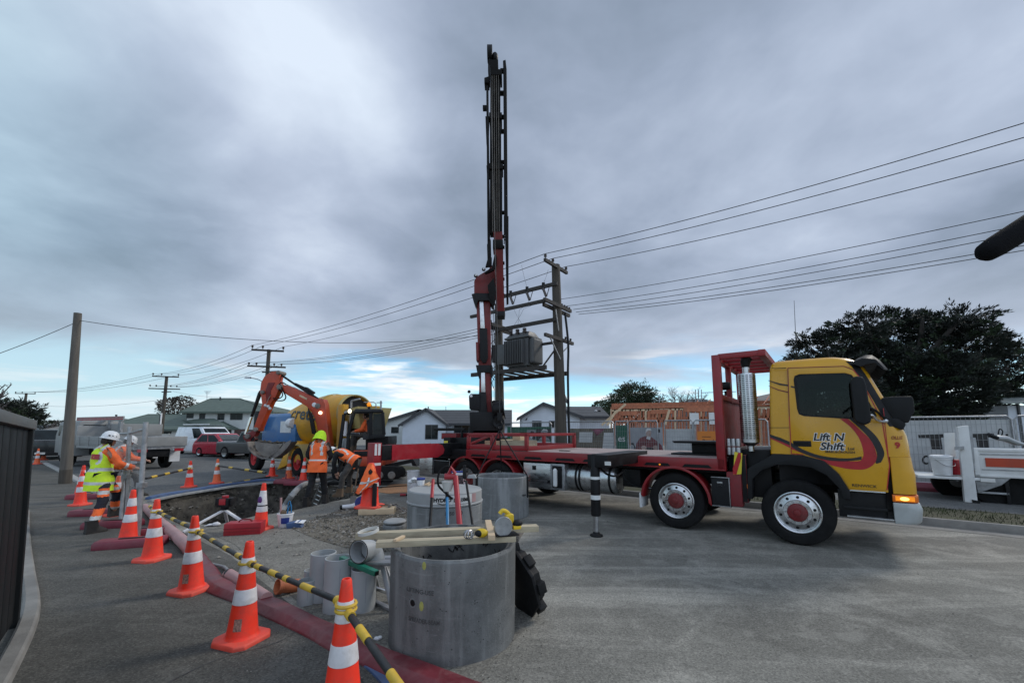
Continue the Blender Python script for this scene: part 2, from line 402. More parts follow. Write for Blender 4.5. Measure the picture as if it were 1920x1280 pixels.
M('banner_cloth',(0.46,0.47,0.47),0.7,0,0.08,3,bump=0.3,bscale=4); M('mesh_wire',(0.30,0.31,0.32),0.5,0.6)
M('car_white',(0.74,0.77,0.80),0.3,0,0.03,2,coat=0.4); M('car_red',(0.42,0.012,0.035),0.3,0,0.04,2,coat=0.4)
M('car_grey',(0.075,0.075,0.072),0.35,0,0.05,2,coat=0.3); M('car_black',(0.010,0.012,0.013),0.3,0,0.05,2,coat=0.3)
M('chrome',(0.7,0.7,0.7),0.15,1.0,0.05); M('plate',(0.62,0.62,0.6),0.5); M('lamp_glass',(0.6,0.62,0.64),0.15,0,0.1)
M('bark',(0.025,0.02,0.016),0.9,0,0.25,6,bump=0.5)
M('leaf_black',(0.010,0.015,0.010),0.7,0,0.4,1.2); M('leaf_dark',(0.024,0.042,0.016),0.7,0,0.5,0.7); M('leaf_olive',(0.06,0.065,0.035),0.7,0,0.4,0.8)
M('leaf_brown',(0.055,0.042,0.03),0.7,0,0.4,0.8); M('twig',(0.10,0.085,0.08),0.9,0,0.2)
M('soil',(0.075,0.068,0.056),0.95,0,0.45,5,bump=0.9,bscale=14)
M('stone',(0.22,0.205,0.18),0.9,0,0.35,8,bump=0.3); M('grass',(0.035,0.046,0.016),0.9,0,0.4,3)
M('hill',(0.05,0.06,0.07),1.0,0,0.15,0.02)
M('kerb',(0.20,0.195,0.18),0.85,0,0.15,3,bump=0.3,dirt=0.35,dcol=(0.12,0.11,0.1)); M('kerb_white',(0.33,0.325,0.31),0.8,0,0.1,3,dirt=0.25)

def tile_roof(name,col):
    m=bpy.data.materials.new(name); m.use_nodes=True; t=m.node_tree; q=NT(t); b=t.nodes['Principled BSDF']
    o=q.n('ShaderNodeTexCoord').outputs['Object']
    wv=q.n('ShaderNodeTexWave',{'Vector':o,'Scale':1.1,'Distortion':0.3,'Detail':2.0},bands_direction='Z').outputs['Fac']
    nz=q.n('ShaderNodeTexNoise',{'Vector':o,'Scale':2.0,'Detail':8.0}).outputs[0]
    c=q.ramp(q.math('ADD',q.math('MULTIPLY',wv,0.3),q.math('MULTIPLY',nz,0.7)),[(0.3,tuple(x*0.8 for x in col)),(0.7,tuple(x*1.2 for x in col))])
    t.links.new(c,b.inputs['Base Color']); b.inputs['Roughness'].default_value=0.7
    bp=q.n('ShaderNodeBump',{'Strength':0.4,'Distance':0.05,'Height':wv}); t.links.new(bp.outputs[0],b.inputs['Normal'])
    MATS[name]=m
tile_roof('roof_green',(0.085,0.115,0.095)); tile_roof('roof_dark',(0.052,0.055,0.06)); tile_roof('roof_grey',(0.20,0.23,0.22)); tile_roof('roof_brown',(0.15,0.14,0.13))

def ground_mat(name,base,patch,speck,fine=60.0,light=(0.3,0.3,0.29),lf=0.5,tracks=0.0,wet=0.0,bump=0.35):
    m=bpy.data.materials.new(name); m.use_nodes=True; t=m.node_tree; q=NT(t); b=t.nodes['Principled BSDF']
    o=q.n('ShaderNodeTexCoord').outputs['Object']
    def nz(s,d=8.0,r=0.6,dist=0.0,st=(1,1,1),off=(0,0,0),rz=0.0):
        mp=q.n('ShaderNodeMapping',{0:o,1:off,2:(0,0,rz),3:st}).outputs[0]
        return q.n('ShaderNodeTexNoise',{'Vector':mp,'Scale':s,'Detail':d,'Roughness':r,'Distortion':dist}).outputs[0]
    c=q.mix(q.rng(nz(0.35,5),0.36,0.64),base,patch)
    c=q.mix(q.math('MULTIPLY',q.rng(nz(1.1,9,0.7,1.0),0.47,0.70),lf),c,light)
    if tracks:
        c=q.mix(q.math('MULTIPLY',q.rng(nz(1.0,8,0.65,0.5,(0.16,1.7,1),(5,2,0),-ROADA),0.46,0.68),tracks),c,tuple(min(1,x*1.25) for x in light))
    if wet:
        c=q.mix(q.math('MULTIPLY',q.rng(nz(0.5,6,0.6,0.8,(1,1,1),(3,8,0)),0.54,0.66),wet),c,tuple(x*0.4 for x in base))
    fn=nz(fine,3,0.7)
    vo=q.n('ShaderNodeTexVoronoi',{'Vector':o,'Scale':fine*1.5}).outputs['Color']
    vb=q.n('ShaderNodeSeparateColor',{0:vo}).outputs[0]
    c=q.mix(1.0,c,q.ramp(vb,[(0.0,(.72,.72,.72)),(0.5,(.97,.97,.97)),(1.0,(1.30,1.30,1.28))]),'MULTIPLY')
    c=q.mix(q.math('MULTIPLY',q.rng(nz(2.6,10,0.75,0.3),0.52,0.60),0.28),c,tuple(min(1,x*1.15) for x in light))
    c=q.mix(q.math('MULTIPLY',q.rng(fn,0.54,0.72),0.5),c,speck)
    c=q.mix(q.math('MULTIPLY',q.rng(fn,0.46,0.30),0.55),c,tuple(x*0.35 for x in base))
    t.links.new(c,b.inputs['Base Color']); b.inputs['Roughness'].default_value=0.88; b.inputs['Specular IOR Level'].default_value=0.3
    bp=q.n('ShaderNodeBump',{'Strength':bump,'Distance':0.012,'Height':q.math('ADD',fn,q.math('MULTIPLY',nz(9,6),0.8))})
    t.links.new(bp.outputs[0],b.inputs['Normal']); MATS[name]=m
ground_mat('road',(0.142,0.137,0.120),(0.182,0.176,0.154),(0.40,0.39,0.35),60,(0.31,0.298,0.262),0.75,0.6,0.4)
ground_mat('road_far',(0.090,0.093,0.092),(0.108,0.11,0.107),(0.22,0.22,0.22),30,(0.17,0.17,0.165),0.4)
ground_mat('path',(0.068,0.066,0.058),(0.090,0.087,0.077),(0.23,0.225,0.20),60,(0.145,0.14,0.126),0.4,0.35,0.0,0.45)
ground_mat('work_floor',(0.150,0.143,0.124),(0.18,0.172,0.15),(0.32,0.31,0.28),40,(0.25,0.24,0.215),0.6,0.0,0.6)
ground_mat('gravel',(0.10,0.09,0.07),(0.135,0.12,0.095),(0.36,0.34,0.3),26,(0.2,0.185,0.155),0.6,0.0,0.4,0.9)
ground_mat('clay_stain',(0.30,0.155,0.075),(0.26,0.15,0.085),(0.3,0.25,0.2),40,(0.26,0.17,0.11),0.5)
ground_mat('verge_grass',(0.045,0.048,0.024),(0.06,0.055,0.035),(0.10,0.10,0.05),30,(0.05,0.06,0.022),0.6,0,0,1.0)

# ---- the ground
TRENCH=[(283,938),(330,931),(430,914),(500,906),(540,904),(600,908),(650,912),(690,918),(672,930),(600,945),(545,958),(480,967),(400,985),(330,974),(290,957)]
hole=[]
for a,b in zip(TRENCH,TRENCH[1:]+TRENCH[:1]):
    for k in range(4):
        p=gp(lerp(a[0],b[0],k/4),lerp(a[1],b[1],k/4)); hole.append(Vector((p.x+random.uniform(-.035,.035),p.y+random.uniform(-.05,.05),0)))
def sheet(name,outer,mat,z=0.0,holes=(),kind='structure'):
    bm=bmesh.new(); es=[]
    for loop in [outer]+list(holes):
        vs=[bm.verts.new((p[0],p[1],z)) for p in loop]
        es += [bm.edges.new((vs[i],vs[(i+1) % len(vs)])) for i in range(len(vs))]
    bmesh.ops.triangle_fill(bm,edges=es,use_beauty=True)
    for f in bm.faces:
        if f.normal.z < 0:f.normal_flip()
    me=bpy.data.meshes.new(name); bm.to_mesh(me); bm.free(); me.materials.append(MATS[mat])
    o=bpy.data.objects.new(name,me); C.objects.link(o); o['kind']=kind
    return o
sheet('ground',[(-900,-60),(900,-60),(900,2500),(-900,2500)],'road',0.0,[hole])
# pit: ragged soil walls and floor
b=MB(); n=len(hole); ctr=sum(hole,Vector())/n; rings=[[Vector((p.x,p.y,-0.002)) for p in hole]]
for d,inset in ((0.10,0.0),(0.28,0.03),(0.5,0.07),(0.75,0.10),(1.0,0.16),(1.25,0.3)):
    rings.append([p+(ctr-p).normalized()*(inset+random.uniform(-.07,.07))+Vector((0,0,-d+random.uniform(-.05,.05))) for p in hole])
b.loft(rings,'soil',cap=False); b.add(rings[-1],[tuple(range(n))],'soil')
struct(b.build('trench',smooth=0))
def inpoly(x,y,poly):
    c=False
    for i in range(len(poly)):
        x0,y0=poly[i][0],poly[i][1]; x1,y1=poly[i-1][0],poly[i-1][1]
        if (y0 > y) != (y1 > y) and x < (x1-x0)*(y-y0)/(y1-y0)+x0:c=not c
    return c
def pebble(b,p,s,mat):
    k=len(b.v); rx=[s*random.uniform(.6,1.2) for _ in range(3)]; a=random.uniform(0,6.28); i=b.mi(mat)
    pts=[(1,0,0),(0,1,0),(-1,0,0),(0,-1,0),(0,0,.7),(0,0,-.5),(.6,.6,.4),(-.6,.6,.3)]
    for q in pts[:6]:
        x,y,z=q[0]*rx[0]+random.uniform(-.2,.2)*s,q[1]*rx[1]+random.uniform(-.2,.2)*s,q[2]*rx[2]
        b.v.append(Vector((p[0]+x*math.cos(a)-y*math.sin(a),p[1]+x*math.sin(a)+y*math.cos(a),p[2]+z)))
    for f in ((0,1,4),(1,2,4),(2,3,4),(3,0,4),(1,0,5),(2,1,5),(3,2,5),(0,3,5)):
        b.f.append([k+j for j in f]); b.m.append(i)
def ppoly(pts):return [gp(x,y) for x,y in pts]
# stones and clods stuck in the pit walls
b=MB()
for _ in range(900):
    i=random.randrange(n); j=random.randrange(1,6); f=random.random()
    p=rings[j][i].lerp(rings[j][(i+1) % n],f); p=p.lerp(rings[j+1][i],random.random()*.6)
    pebble(b,p,random.uniform(.015,.07),random.choice(['soil','soil','stone']))
struct(b.build('trench_rubble',smooth=0),'stuff')
# footpath on the left, set off from the carriageway by a kerb
PATH=[gp(-260,1800),gp(640,1800),gp(800,1330),gp(560,1145),gp(430,1040),gp(322,988),gp(275,962),gp(240,942),gp(170,921),gp(140,905),gp(88,869),gp(60,868),Vector((-60,32,0)),Vector((-60,-6,0))]
sheet('footpath',PATH,'path',0.004)
WORK=ppoly([(305,985),(330,978),(400,990),(480,972),(545,962),(600,949),(672,934),(700,921),(770,905),(870,930),(900,1000),(1000,1060),(985,1180),(900,1262),(820,1345),(560,1130),(440,1020),(360,985)])
sheet('site_floor',WORK,'work_floor',0.004)
GRAV=ppoly([(545,990),(600,968),(660,948),(740,945),(790,965),(800,1010),(760,1030),(690,1040),(640,1025),(590,1010)])
sheet('gravel',GRAV,'gravel',0.008,kind='stuff')
b=MB()
gx=[p.x for p in GRAV]; gy=[p.y for p in GRAV]; cnt=0
while cnt < 2600:
    x,y=random.uniform(min(gx)-.2,max(gx)+.2),random.uniform(min(gy)-.2,max(gy)+.2)
    if inpoly(x,y,GRAV) or random.random() < .05:
        pebble(b,(x,y,.012),random.choice([.008,.012,.018,.03])*random.uniform(.7,1.3),random.choice(['stone','stone','soil','gravel'])); cnt += 1
struct(b.build('loose_stones',smooth=0),'stuff')
sheet('clay_stain',ppoly([(700,921),(735,908),(800,906),(818,915),(790,922),(730,926)]),'clay_stain',0.012)
# crumbs of dirt over the working area and along the kerbs
b=MB()
for _ in range(1300):
    p=gp(random.uniform(430,1020),random.uniform(930,1290)) if random.random() < .93 else gp(random.uniform(1000,1900),random.uniform(960,1270))
    if inpoly(p.x,p.y,hole):continue
    pebble(b,(p.x,p.y,.006),random.uniform(.0015,.0055)*(1+p.y/9),random.choice(['stone','soil']))
struct(b.build('ground_grit',smooth=0),'stuff')
# kerbs
def kerbline(name,pts,w,h,mat):
    b=MB(); pts=[Vector((p[0],p[1],0)) for p in pts]; rs=[]
    for i,p in enumerate(pts):
        t=(pts[min(i+1,len(pts)-1)]-pts[max(i-1,0)]).normalized(); s_=Vector((-t.y,t.x,0))*w/2
        rs.append([p-s_,p+s_,p+s_*.85+Vector((0,0,h*.8)),p+s_*.6+Vector((0,0,h)),p-s_*.6+Vector((0,0,h)),p-s_*.85+Vector((0,0,h*.8))])
    b.loft(rs,mat); return struct(b.build(name))
kerbline('kerb',spline([gp(84,868),gp(118,885),gp(150,903),gp(180,921),gp(228,938)],4),.22,.055,'kerb_white')
kerbline('kerb',spline([gp(84,868),gp(64,866),gp(40,866)],3),.3,.1,'kerb')
# concrete mowing strip under the dark fence
kerbline('kerb',spline([gp(-40,1345),gp(8,1262),gp(48,1180),gp(58,1130),gp(52,1080),gp(47,1030),gp(46,1000),gp(47,960)],6),.13,.06,'kerb')
# joints and cracks in the footpath
def crackline(name,pts,w):
    b=MB(); pts=spline([Vector((p.x,p.y,0)) for p in pts],7)
    rs=[]
    for i,p in enumerate(pts):
        t=(pts[min(i+1,len(pts)-1)]-pts[max(i-1,0)]).normalized(); s_=Vector((-t.y,t.x,0))*w*random.uniform(.3,1)
        q=p+Vector((random.uniform(-.006,.006),random.uniform(-.006,.006),.0085)); rs.append([q-s_,q+s_])
    b.loft(rs,'decal_black',closed=False,cap=False); return struct(b.build(name,smooth=0))
crackline('footpath_crack',[gp(425,1075),gp(520,1150),gp(560,1180),gp(600,1205),gp(645,1235),gp(690,1290)],.006)
crackline('footpath_crack',[gp(560,1180),gp(520,1205),gp(400,1240),gp(300,1290)],.005)
crackline('footpath_crack',[gp(310,1020),gp(345,1040),gp(380,1062),gp(425,1075)],.005)
# far carriageway tone, verge and kerb across the road
sheet('side_road',[gp(150,905),gp(290,932),gp(520,902),gp(690,912),gp(800,880),gp(900,850),gp(900,835),gp(60,835),gp(60,862),gp(88,868)],'road_far',0.004)
vk=[tw(x,3.05) for x in (-30,-20,-10,-3,0,2,4,6,9,14)]
kerbline('kerb',vk,.18,.13,'kerb')
sheet('channel',[tw(-30,2.62),tw(14,2.62),tw(14,2.96),tw(-30,2.96)],'kerb',0.005)
sheet('grass_verge',[tw(-30,3.13),tw(14,3.13),tw(14,4.7),tw(-30,4.7)],'verge_grass',0.1)
sheet('pavement',[tw(-30,4.7),tw(14,4.7),tw(14,8.0),tw(-30,8.0)],'road_far',0.104)
b=MB()
for _ in range(5200):
    x,y=random.uniform(-1.5,9),random.uniform(3.15,4.7)
    if random.random() < .35+.3*math.sin(x*2.1+y*3):continue
    p=tw(x,y,.1); a=random.uniform(0,6.28); h=random.uniform(.02,.07); w=.006
    d=Vector((math.cos(a),math.sin(a),0))*w; l=Vector((random.uniform(-.03,.03),random.uniform(-.03,.03),h))
    b.add([p-d,p+d,p+l],[(0,1,2)],'grass')
struct(b.build('grass',smooth=0),'stuff')
def ridge(pts,Y):
    b=MB(); hp=[at(px,py,Y) for px,py in pts]; hp=spline(hp,5)
    fade=lambda p,f,dy:Vector((p.x,p.y+dy,1.7+(p.z-1.7)*f-(1.7 if f <= 0 else 0)))
    b.loft([[fade(p,0,-60) for p in hp],[fade(p,.45,-35)+Vector((0,0,-.5)) for p in hp],[fade(p,.85,-14) for p in hp],hp,[fade(p,.7,30) for p in hp],[fade(p,0,80) for p in hp]],'hill',closed=False,cap=False)
    return struct(b.build('hills',smooth=80))
ridge([(-260,803),(-100,800),(0,798),(60,795),(110,797),(180,801),(320,804),(430,807)],420)
ridge([(1120,806),(1180,795),(1240,765),(1300,748),(1340,752),(1420,772),(1560,790),(1800,806)],300)

# ---- the crane truck (local x forward, y away from us, z up)
truck=T('crane_truck','yellow cabbed flatbed lorry with red deck and tall folded crane, parked across the right','truck',TO,ROADA)
def tp(px,py,y=0.0):
    d=ray(px,py); P0=TO+Lv*y; o=Vector((0,0,EYE))
    p=o+d*((P0-o).dot(Lv)/d.dot(Lv))-TO
    return (p.dot(Fv),p.z)
WID=2.4
def capsec(xb,xf,y0,y1,z,r=0.2,rb=0.05,n=6):
    pts=[]
    for cx,cy,rr,a0 in ((xb+rb,y0+rb,rb,180),(xf-r,y0+r,r,270),(xf-r,y1-r,r,0),(xb+rb,y1-rb,rb,90)):
        for k in range(n+1):
            a=R(a0+90*k/n); pts.append((cx+rr*math.cos(a),cy+rr*math.sin(a),z))
    return pts
SEC=[(1.337,-.292,1.325,0),(1.5,-.285,1.322,0),(1.62,-.28,1.31,0),(1.75,-.272,1.27,0),(1.9,-.268,1.205,0),(2.1,-.258,1.135,0),(2.3,-.25,1.06,0.004),(2.5,-.24,.985,.012),(2.62,-.232,.93,.03),(2.7,-.222,.87,.06),(2.755,-.2,.79,.11),(2.795,-.16,.66,.18),(2.815,-.1,.5,.3)]
b=MB(); b.loft([capsec(xb,xf,i,WID-i,z,.2) for z,xb,xf,i in SEC],'yellow_paint')
b.xz([(-.292,1.335),(.12,1.325),(.376,1.25),(.536,1.07),(.633,.862),(1.045,.862),(1.045,1.335)],0,WID,'yellow_paint')
b.loft([capsec(1.095,xf,0.003,WID-.003,z,.16,.01) for z,xf in ((.85,1.345),(1.1,1.35),(1.2,1.335),(1.335,1.325))],'yellow_paint')
b.box(1.02,1.12,.02,WID-.02,.5,1.24,'black_paint')
b.box(-.2,1.0,.12,WID-.12,.9,1.3,'black_paint')
cab=b.build('cab',truck,smooth=40)
# hollow the cab out behind its side windows so one looks through it
wc=[(.12,2.50),(.17,2.53),(.70,2.505),(.76,2.47),(.81,2.39),(.975,1.92),(.96,1.885),(.743,1.878),(.19,1.93),(.13,1.96)]
b=MB(); b.xz(wc,-.2,2.25,'interior'); b.xz([(.30,2.02),(.86,2.0),(.80,2.42),(.34,2.44)],2.2,2.6,'interior'); cut=b.build('cut',truck,smooth=0)
cab.data.materials.append(MATS['interior']); bl_=cab.modifiers.new('b','BOOLEAN'); bl_.operation='DIFFERENCE'; bl_.solver='EXACT'; bl_.use_self=True; bl_.object=cut
dg_=bpy.context.evaluated_depsgraph_get(); nm_=bpy.data.meshes.new_from_object(cab.evaluated_get(dg_)); cab.modifiers.clear(); cab.data=nm_; bpy.data.objects.remove(cut)
b=MB(); b.loft([[(.16+x,y,z) for x,y in ((0,.35),(.12,.35),(.12,.80),(0,.80))] for z in (1.84,2.1,2.14)],'black_plastic'); b.box(.18,.27,.45,.70,2.16,2.38,'black_plastic'); b.build('seat',cab,bevel=.03)
b=MB(); b.lathe([(.18,-.012),(.19,0),(.18,.012),(.168,0),(.18,-.012)],'black_plastic',24,TR(.70,.6,1.90,0,R(-60),0)); b.tube([(.70,.6,1.90),(.85,.6,1.80)],.03,'black_plastic',8); b.build('steering_wheel',cab)
# swage lines on the cab skin
b=MB()
for p,q in (((-.285,1.70),(1.06,1.70)),((.0,1.335),(1.05,1.215))):pass
b.box(-.286,.05,-.004,.004,1.735,1.741,'black_paint'); b.box(1.078,1.086,-.003,.01,1.24,2.0,'decal_red',TR())
b.xz([(-.226,2.69),(-.15,2.66),(.0,2.655),(.0,2.665),(-.15,2.67)],-.003,.01,'black_paint')
each(b,'shut_line',cab)
door_p=[(.02,2.655),(.70,2.62),(.80,2.56),(.86,2.45),(1.055,1.84),(1.085,1.23),(1.032,.893),(.634,.885),(.548,1.073),(.386,1.256),(.13,1.337),(-.018,1.345),(-.008,1.907)]
def frame_ring(outer,inner,y0,y1,mat):
    bm=bmesh.new(); es=[]
    for lp in (outer,inner):
        vs=[bm.verts.new((x,y0,z)) for x,z in lp]; es += [bm.edges.new((vs[i],vs[(i+1) % len(vs)])) for i in range(len(vs))]
    bmesh.ops.triangle_fill(bm,edges=es,use_beauty=True); r_=bmesh.ops.extrude_face_region(bm,geom=bm.faces[:]); bmesh.ops.translate(bm,verts=[v for v in r_['geom'] if isinstance(v,bmesh.types.BMVert)],vec=(0,y1-y0,0))
    bm.verts.ensure_lookup_table(); bm.verts.index_update(); b=MB(); b.add([v.co.copy() for v in bm.verts],[[v.index for v in f.verts] for f in bm.faces],mat); bm.free(); return b
b=frame_ring(door_p,wc,-.011,.012,'yellow_paint'); door=b.build('door',cab,bevel=.003,smooth=25)
b=MB()
for i in (0,1,2,3,4,5,10,11,12):
    p=door_p[i]; q=door_p[(i+1) % len(door_p)]
    b.bar((p[0],-.0085,p[1]),(q[0],-.0085,q[1]),.011,.011,'red_dark' if i in (0,1,12) else 'decal_red',up=(0,1,0))
b.build('door_seal',door)
win=[(.083,2.47),(.10,2.525),(.16,2.548),(.70,2.522),(.775,2.49),(.83,2.40),(1.005,1.90),(.98,1.862),(.743,1.856),(.18,1.91),(.115,1.94),(.098,2.02)]
def inset(poly,d):
    cx=sum(p[0] for p in poly)/len(poly); cz=sum(p[1] for p in poly)/len(poly)
    return [(cx+(x-cx)*(1-d),cz+(z-cz)*(1-d)) for x,z in poly]
b=frame_ring(win,wc,-.017,-.005,'black_plastic'); wf_=b.build('window',door,smooth=0)
b=MB(); b.xz(inset(win,.02),-.010,-.006,'cab_glass'); b.build('pane',wf_)
b=MB(); b.box(.014,.238,-.016,-.005,1.455,1.54,'black_plastic'); b.bar((.03,-.022,1.515),(.21,-.022,1.515),.018,.03,'black_paint'); b.build('handle',door,bevel=.003)
# decals on the door: swoosh, lettering
def smooth_poly(pts):return [(p.x,p.y) for p in spline([Vector((a,c,0)) for a,c in pts],5)]
b=MB()
up_=smooth_poly([(.60,1.862),(.72,1.73),(.80,1.56),(.825,1.38),(.80,1.30),(.76,1.268),(.55,1.262),(.33,1.285)])
dn_=smooth_poly([(.45,1.195),(.60,1.160),(.72,1.150),(.83,1.162),(.925,1.235),(.963,1.35),(.92,1.55),(.80,1.72),(.69,1.862)])
b.xz(up_+dn_,-.0135,-.0105,'decal_red')
bl=smooth_poly([(.70,1.862),(.83,1.70),(.92,1.55),(.967,1.38),(.945,1.262),(.955,1.242)])+smooth_poly([(1.0,1.262),(1.04,1.36),(1.035,1.45),(.985,1.60),(.90,1.725),(.78,1.862)])
b.xz(bl,-.0150,-.0105,'decal_black')
s1=smooth_poly([(-.012,1.515),(.12,1.42),(.3,1.34),(.5,1.305),(.68,1.305),(.80,1.335)])+smooth_poly([(.797,1.288),(.6,1.258),(.40,1.268),(.2,1.325),(.05,1.40),(-.015,1.455)])
b.xz(s1,-.0160,-.0105,'decal_black')
s2=smooth_poly([(-.015,1.452),(.1,1.37),(.3,1.29),(.45,1.255)])+smooth_poly([(.43,1.20),(.36,1.26),(.2,1.322),(-.015,1.415)])
b.xz(s2,-.0140,-.0105,'decal_red')
each(b,'swoosh',door)
b=MB()
b.xz([(-.282,1.635),(-.15,1.585),(-.03,1.525),(-.03,1.47),(-.15,1.53),(-.282,1.588)],-.004,.002,'decal_black')
b.xz([(-.282,1.588),(-.15,1.53),(-.03,1.47),(-.03,1.43),(-.15,1.50),(-.282,1.572)],-.003,.002,'decal_red')
b.xz([(-.255,2.487),(-.1,2.425),(.012,2.395),(.012,2.375),(-.1,2.40),(-.25,2.475)],-.003,.002,'decal_black')
b.xz([(-.255,2.40),(-.12,2.33),(.006,2.285),(.006,2.27),(-.12,2.315),(-.25,2.39)],-.003,.002,'red_dark')
each(b,'swoosh',cab)
b=MB(); b.xz([(.04,2.378),(.09,2.362),(.09,2.335),(.04,2.355)],-.0145,-.010,'decal_black'); each(b,'swoosh',door)
FT=Matrix(((1,0,0,0),(0,0,-1,0),(0,1,0,0),(0,0,0,1)))
def dtext(body,x,z,size,mat,par,off,bold=0.0,shear=0.12,sx=1.0,name='lettering'):
    return text(name,body,size,mat,Matrix.Translation((x,off,z)) @ FT,par,.0012,bold,shear,sx=sx)
dtext('Lift N',.262,1.550,.150,'decal_white',door,-.0125,.011,.22,1.02); dtext('Lift N',.262,1.550,.150,'decal_black',door,-.0150,.0035,.22,1.02)
dtext('Shift',.335,1.417,.150,'decal_white',door,-.0125,.011,.22,1.05); dtext('Shift',.335,1.417,.150,'decal_black',door,-.0150,.0035,.22,1.05)
dtext('Ltd',.655,1.42,.055,'decal_black',door,-.0135,.001,.1,1.0)
dtext('MARLBOROUGH',.395,1.374,.045,'decal_black',door,-.0185,.0006,.1,1.0)
dtext('RENWICK',.665,.912,.056,'decal_black',door,-.0135,.0006,0.0,1.05)
b=MB()
# corner lettering
dtext('OLLIE',1.128,1.578,.060,'red_dark',cab,-.003,.001,.2,.75); dtext('9',1.160,1.46,.110,'decal_red',cab,-.003,.004,0,1)
# windscreen, sun visor, mirrors, lamps, bumper
b=MB(); rr=[]
for z,xb,xf,i in SEC[4:9]:
    s_=capsec(xb,xf+.006,i+.045,WID-i-.045,z,.2); rr.append(s_[8:20])
b.loft(rr,'glass_dark',closed=False,cap=False); ws=b.build('windscreen',cab)
b=MB(); rr=[]
for z,xb,xf,i in SEC[3:10]:
    s_=capsec(xb,xf+.004,i-.003,WID-i+.003,z,.2); rr.append([s_[8],s_[9],s_[10]])
b.loft(rr,'black_plastic',closed=False,cap=False); b.build('pillar_trim',cab)
b=MB(); pr=[(.80,2.655),(.84,2.74),(.93,2.775),(1.0,2.765),(1.075,2.685),(1.15,2.555),(1.145,2.535),(1.06,2.64),(.98,2.63),(.90,2.60)]
b.loft([[(x-.02,-.01,z-.06*(z > 2.7)) for x,z in pr],[(x+.03,.12,z) for x,z in pr],[(x+.06,WID/2,z+.03) for x,z in pr],[(x+.03,WID-.12,z) for x,z in pr],[(x-.02,WID+.01,z-.06*(z > 2.7)) for x,z in pr]],'black_plastic')
b.build('sun_visor',cab,smooth=50)
b=MB(); ml=[(.742,2.36),(.765,2.42),(.82,2.435),(.885,2.41),(.905,2.3),(.925,1.86),(.91,1.80),(.845,1.765),(.77,1.80),(.745,1.86)]
b.xz(ml,-.36,-.20,'black_plastic'); mi=b.build('mirror',cab,bevel=.03,seg=3)
b=MB(); b.tube(spline([(.9,-.22,2.02),(.98,-.16,1.97),(1.05,-.06,1.90),(1.10,.0,1.84)],5),.017,'black_paint'); b.tube(spline([(.9,-.24,1.90),(.95,-.2,1.895),(1.0,-.12,1.83),(1.10,.01,1.81)],5),.016,'alloy'); b.sphere((1.09,-.01,1.825),.032,'alloy'); b.build('mirror_arm',mi)
b=MB(); b.xz([(1.20,2.16),(1.385,2.155),(1.40,2.12),(1.40,1.95),(1.36,1.88),(1.33,1.80),(1.26,1.79),(1.17,1.86),(1.06,2.10),(1.09,2.15)],.05,.16,'black_plastic'); b.xz([(1.08,1.87),(1.22,1.86),(1.30,1.78),(1.26,1.70),(1.17,1.74)],.02,.1,'black_plastic')
b.bar((1.2,.1,1.9),(1.16,.06,1.74),.04,.04,'black_paint'); b.build('front_mirror',cab,bevel=.015)
b=MB(); b.loft([capsec(1.08,1.352,-.004,WID+.004,z,.13,.01) for z in (.745,.838)],'orange_reflector'); lamp=b.build('indicator',cab,bevel=.006)
b=MB(); b.sphere((1.20,.0,.79),(.055,.015,.028),'amber_hot'); b.box(1.11,1.30,-.0075,.0,.762,.822,'amber'); b.build('lens',lamp)
b=MB(); b.loft([capsec(1.08,xf,-.02,WID+.02,z,.16,.01) for z,xf in ((.46,1.33),(.5,1.365),(.66,1.385),(.735,1.36))],'bumper_grey'); b.build('bumper',cab,bevel=.012)
b=MB(); b.box(.5,1.09,.05,.3,.48,.86,'black_paint'); b.box(.58,1.08,-.02,.2,.485,.515,'steel'); b.box(.633,1.02,-.014,.03,.845,.868,'alloy'); b.box(.55,1.09,.02,.1,.60,.64,'black_plastic'); b.build('step',cab,bevel=.004)
b=MB()
ao=[(-.64,.62),(-.62,1.08),(-.55,1.14),(-.36,1.255),(-.25,1.338),(.12,1.328),(.376,1.253),(.536,1.072),(.636,.845),(.640,.73)]
ai=[(.555,.74),(.525,.87),(.39,1.05),(.215,1.15),(-.03,1.178),(-.22,1.168),(-.42,1.08),(-.56,.93),(-.575,.62)]
b.xz(ao+ai,-.035,.42,'black_plastic'); b.build('mudguard',cab,bevel=.008)
b=MB(); b.tube([(.12,.6,2.81),(.13,.58,3.25),(.15,.55,3.85)],[.008,.005,.003],'black_paint',5); b.build('antenna',cab)
b=MB(); b.tube([(.55,.5,2.80),(.5,.5,3.15)],[.006,.003],'black_paint',5); b.build('antenna',cab)
b=MB(); b.box(.1,.9,.3,2.1,2.82,2.84,'yellow_paint');
